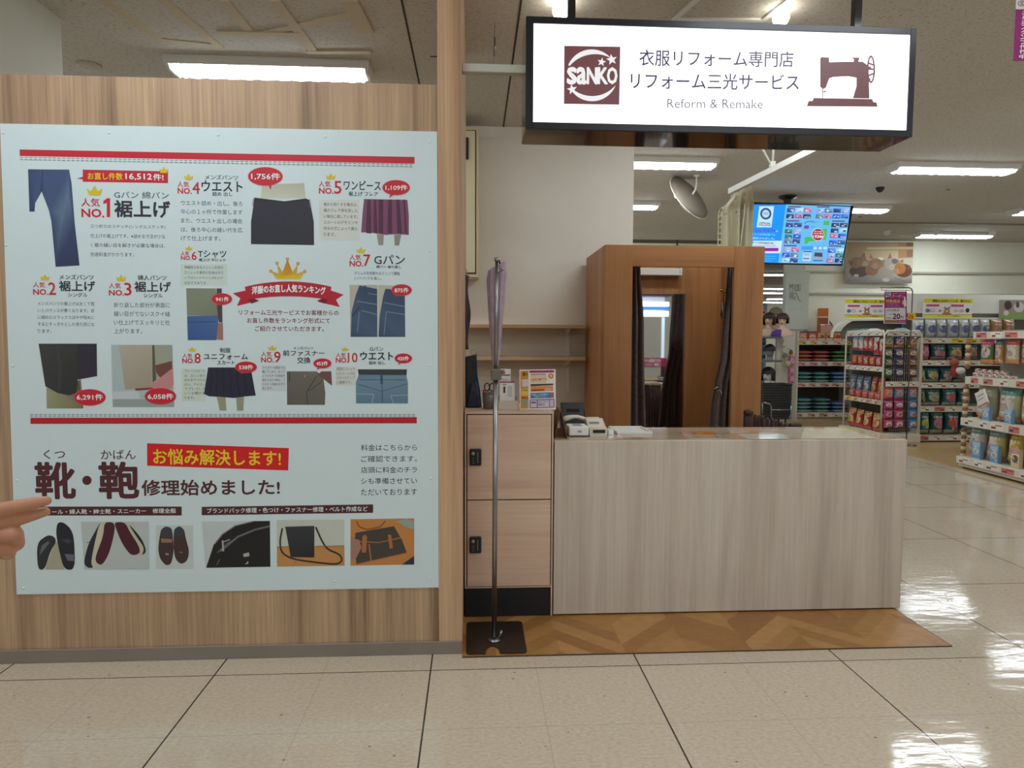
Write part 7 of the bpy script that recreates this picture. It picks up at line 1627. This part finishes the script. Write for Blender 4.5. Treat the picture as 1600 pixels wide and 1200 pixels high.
# ------------------------------------------------------------------ person at the left edge, only the hand in the picture
def blob(name, chains, mat_, parent, voxel=.003, smooth=4):
    """Tapering limbs given as joints with radii, grown together into one surface."""
    b = MB()
    for ch in chains:
        pts = [Vector(p) for p, r in ch]; rs = [r for p, r in ch]
        for p, r in zip(pts, rs): b.ball(p, r, 14)
        for i in range(len(pts) - 1):
            n = 6; b.tube([pts[i].lerp(pts[i + 1], t / n) for t in range(n + 1)], [rs[i] + (rs[i + 1] - rs[i]) * t / n for t in range(n + 1)], 14)
    me = bpy.data.meshes.new(name); b.bm.to_mesh(me); b.bm.free()
    o = bpy.data.objects.new(name, me); COL.objects.link(o)
    m = o.modifiers.new('join', 'REMESH'); m.mode = 'VOXEL'; m.voxel_size = voxel; m.use_smooth_shade = True
    s = o.modifiers.new('soft', 'SMOOTH'); s.iterations = smooth; s.factor = .5
    dg = bpy.context.evaluated_depsgraph_get(); dg.update()
    nm_ = bpy.data.meshes.new_from_object(o.evaluated_get(dg)); o.modifiers.clear(); o.data = nm_
    nm_.materials.clear(); nm_.materials.append(mat_)
    for p in nm_.polygons: p.use_smooth = True
    if parent: adopt(o, parent)
    return o
HY = .95
def H(px, py, y, r): return (P(px, py, y), r)
pe = thing('person', 'hand of a person reaching in from the left edge, two fingers pointing at the poster', 'person', (-1.42, .66, 0))
M_skin = bpy.data.materials.new('skin'); M_skin.use_nodes = True
_b = M_skin.node_tree.nodes['Principled BSDF']; _b.inputs['Base Color'].default_value = lin((182, 128, 98)); _b.inputs['Roughness'].default_value = .5
_b.inputs['Subsurface Weight'].default_value = .15; _b.inputs['Subsurface Radius'].default_value = (.01, .004, .002); _b.inputs['Subsurface Scale'].default_value = .4
wr = H(-100, 838, .955, .021)
el = ((-1.06, .80, 1.03), .036); shd = ((-1.24, .66, 1.26), .045)
S = 1
fing = [
    [H(-14, 801, .945, .0115), H(28, 791.5, .935, .0098), H(56, 785.5, .94, .0086), H(72.5, 782.5, .945, .0068)],
    [H(-18, 819, .948, .0115), H(28, 811, .945, .0098), H(55, 803.5, .95, .0084), H(70.5, 799.5, .955, .0068)],
    [H(-18, 838, .952, .0115), H(22, 835, .945, .0115), H(27, 850, .972, .0095), H(6, 853, .985, .008)],
    [H(-22, 855, .958, .0105), H(12, 857, .955, .0105), H(14, 866, .978, .0085), H(-4, 866, .986, .0072)],
    [H(-78, 826, .985, .0145), H(-46, 808, .998, .0125), H(-14, 800, .995, .0105), H(16, 795, .98, .0078)]]
palm = [[wr, H(-55, 818, .945, .017), fing[0][0]], [wr, H(-55, 828, .945, .018), fing[1][0]], [wr, H(-58, 840, .95, .018), fing[2][0]], [wr, H(-60, 852, .955, .015), fing[3][0]], [wr, fing[4][0]], [fing[0][0], fing[1][0], fing[2][0], fing[3][0]], [H(-40, 818, .965, .013), H(-40, 845, .968, .013)]]
arm = [[wr, (P(-190, 862, .93), .027), (el[0], .037)], [el, shd]]
# torso, head, the other arm, legs
cx, cy = -1.42, .66
body = [[((cx, cy, .92), .125), ((cx, cy, 1.06), .12), ((cx, cy, 1.2), .125)], [((cx - .07, cy, 1.22), .085), ((cx + .07, cy, 1.22), .085)], [((cx + .02, cy, 1.24), .06), shd], [((cx - .02, cy, 1.24), .06), ((cx - .18, cy, 1.26), .045), ((cx - .22, cy + .02, 1.02), .036), ((cx - .2, cy + .12, .82), .022)],
        [((cx, cy + .005, 1.25), .05), ((cx, cy + .02, 1.36), .046)], [((cx, cy + .02, 1.46), .078), ((cx, cy + .035, 1.42), .068), ((cx, cy + .05, 1.385), .045)], [((cx, cy + .098, 1.445), .008), ((cx, cy + .115, 1.415), .012)]]
for s in (-1, 1): body += [[((cx + s * .075, cy, .9), .1), ((cx + s * .08, cy + .01, .48), .062), ((cx + s * .085, cy - .01, .09), .038)], [((cx + s * .085, cy - .03, .045), .035), ((cx + s * .095, cy + .1, .03), .026)], [((cx + s * .078, cy + .02, 1.435), .016), ((cx + s * .078, cy + .02, 1.405), .01)]]
for k in range(4): body.append([((cx - .205 + k * .004, cy + .13 + (1.5 - k) * .016, .80), .013), ((cx - .2, cy + .15 + (1.5 - k) * .02, .745), .009), ((cx - .185, cy + .155 + (1.5 - k) * .018, .705 + abs(k - 1.2) * .008), .007)])
body.append([((cx - .19, cy + .15, .81), .013), ((cx - .17, cy + .19, .775), .010), ((cx - .165, cy + .195, .745), .008)])
hand = blob('body', palm + fing + arm[:1], M_skin, None, .0022, 5)      # the near hand and forearm, finely grown
# one continuous body: the coarse body joins the fine hand at the elbow
bd = blob('torso', body + [[el, shd]], M_skin, None, .011, 4)
bm = bmesh.new(); bm.from_mesh(hand.data); bm.from_mesh(bd.data); bm.to_mesh(hand.data); bm.free()
bpy.data.objects.remove(bd); adopt(hand, pe)
for p in hand.data.polygons: p.use_smooth = True
M_shirt = mat('beige_shirt', (176, 162, 140), .85, noise=(30, .05))
blob('shirt', [[((cx, cy, .86), .15), ((cx, cy, 1.06), .142), ((cx, cy, 1.2), .142)], [((cx - .08, cy, 1.22), .1), ((cx + .08, cy, 1.22), .1)], [((cx, cy, 1.22), .08), (shd[0], .062), (el[0], .052), (tuple(Vector(el[0]).lerp(P(-190, 862, .93), .35)), .044)], [((cx, cy, 1.22), .08), ((cx - .18, cy, 1.26), .062), ((cx - .22, cy + .02, 1.02), .05), ((cx - .212, cy + .06, .93), .042)]], M_shirt, pe, .012, 4)
blob('trousers', [[((cx, cy, .90), .14), ((cx, cy, .82), .14)]] + [[((cx + s * .075, cy, .84), .115), ((cx + s * .08, cy + .01, .48), .08), ((cx + s * .085, cy - .01, .14), .062)] for s in (-1, 1)], mat('dark_trousers', (52, 52, 60), .9), pe, .012, 4)
for s in (-1, 1): blob('shoe', [[((cx + s * .085, cy - .03, .045), .043), ((cx + s * .098, cy + .12, .035), .034)]], mat('brown_shoe', (70, 50, 40), .5), pe, .008, 3)
blob('hair', [[((cx, cy - .005, 1.50), .088), ((cx, cy - .02, 1.44), .085)], [((cx - .05, cy - .01, 1.44), .045), ((cx + .05, cy - .01, 1.44), .045)]], mat('dark_hair', (44, 36, 32), .6), pe, .01, 3)
b = MB()
for s in (-1, 1): b.ball((cx + s * .03, cy + .092, 1.465), .011, 10)
b.build('eye', mat('eye_dark', (40, 30, 26), .3), pe)
b = MB(); b.ball((cx, cy + .098, 1.39), .02, 10, (1.1, .4, .35)); b.build('mouth', mat('lips', (150, 84, 80), .5), pe)
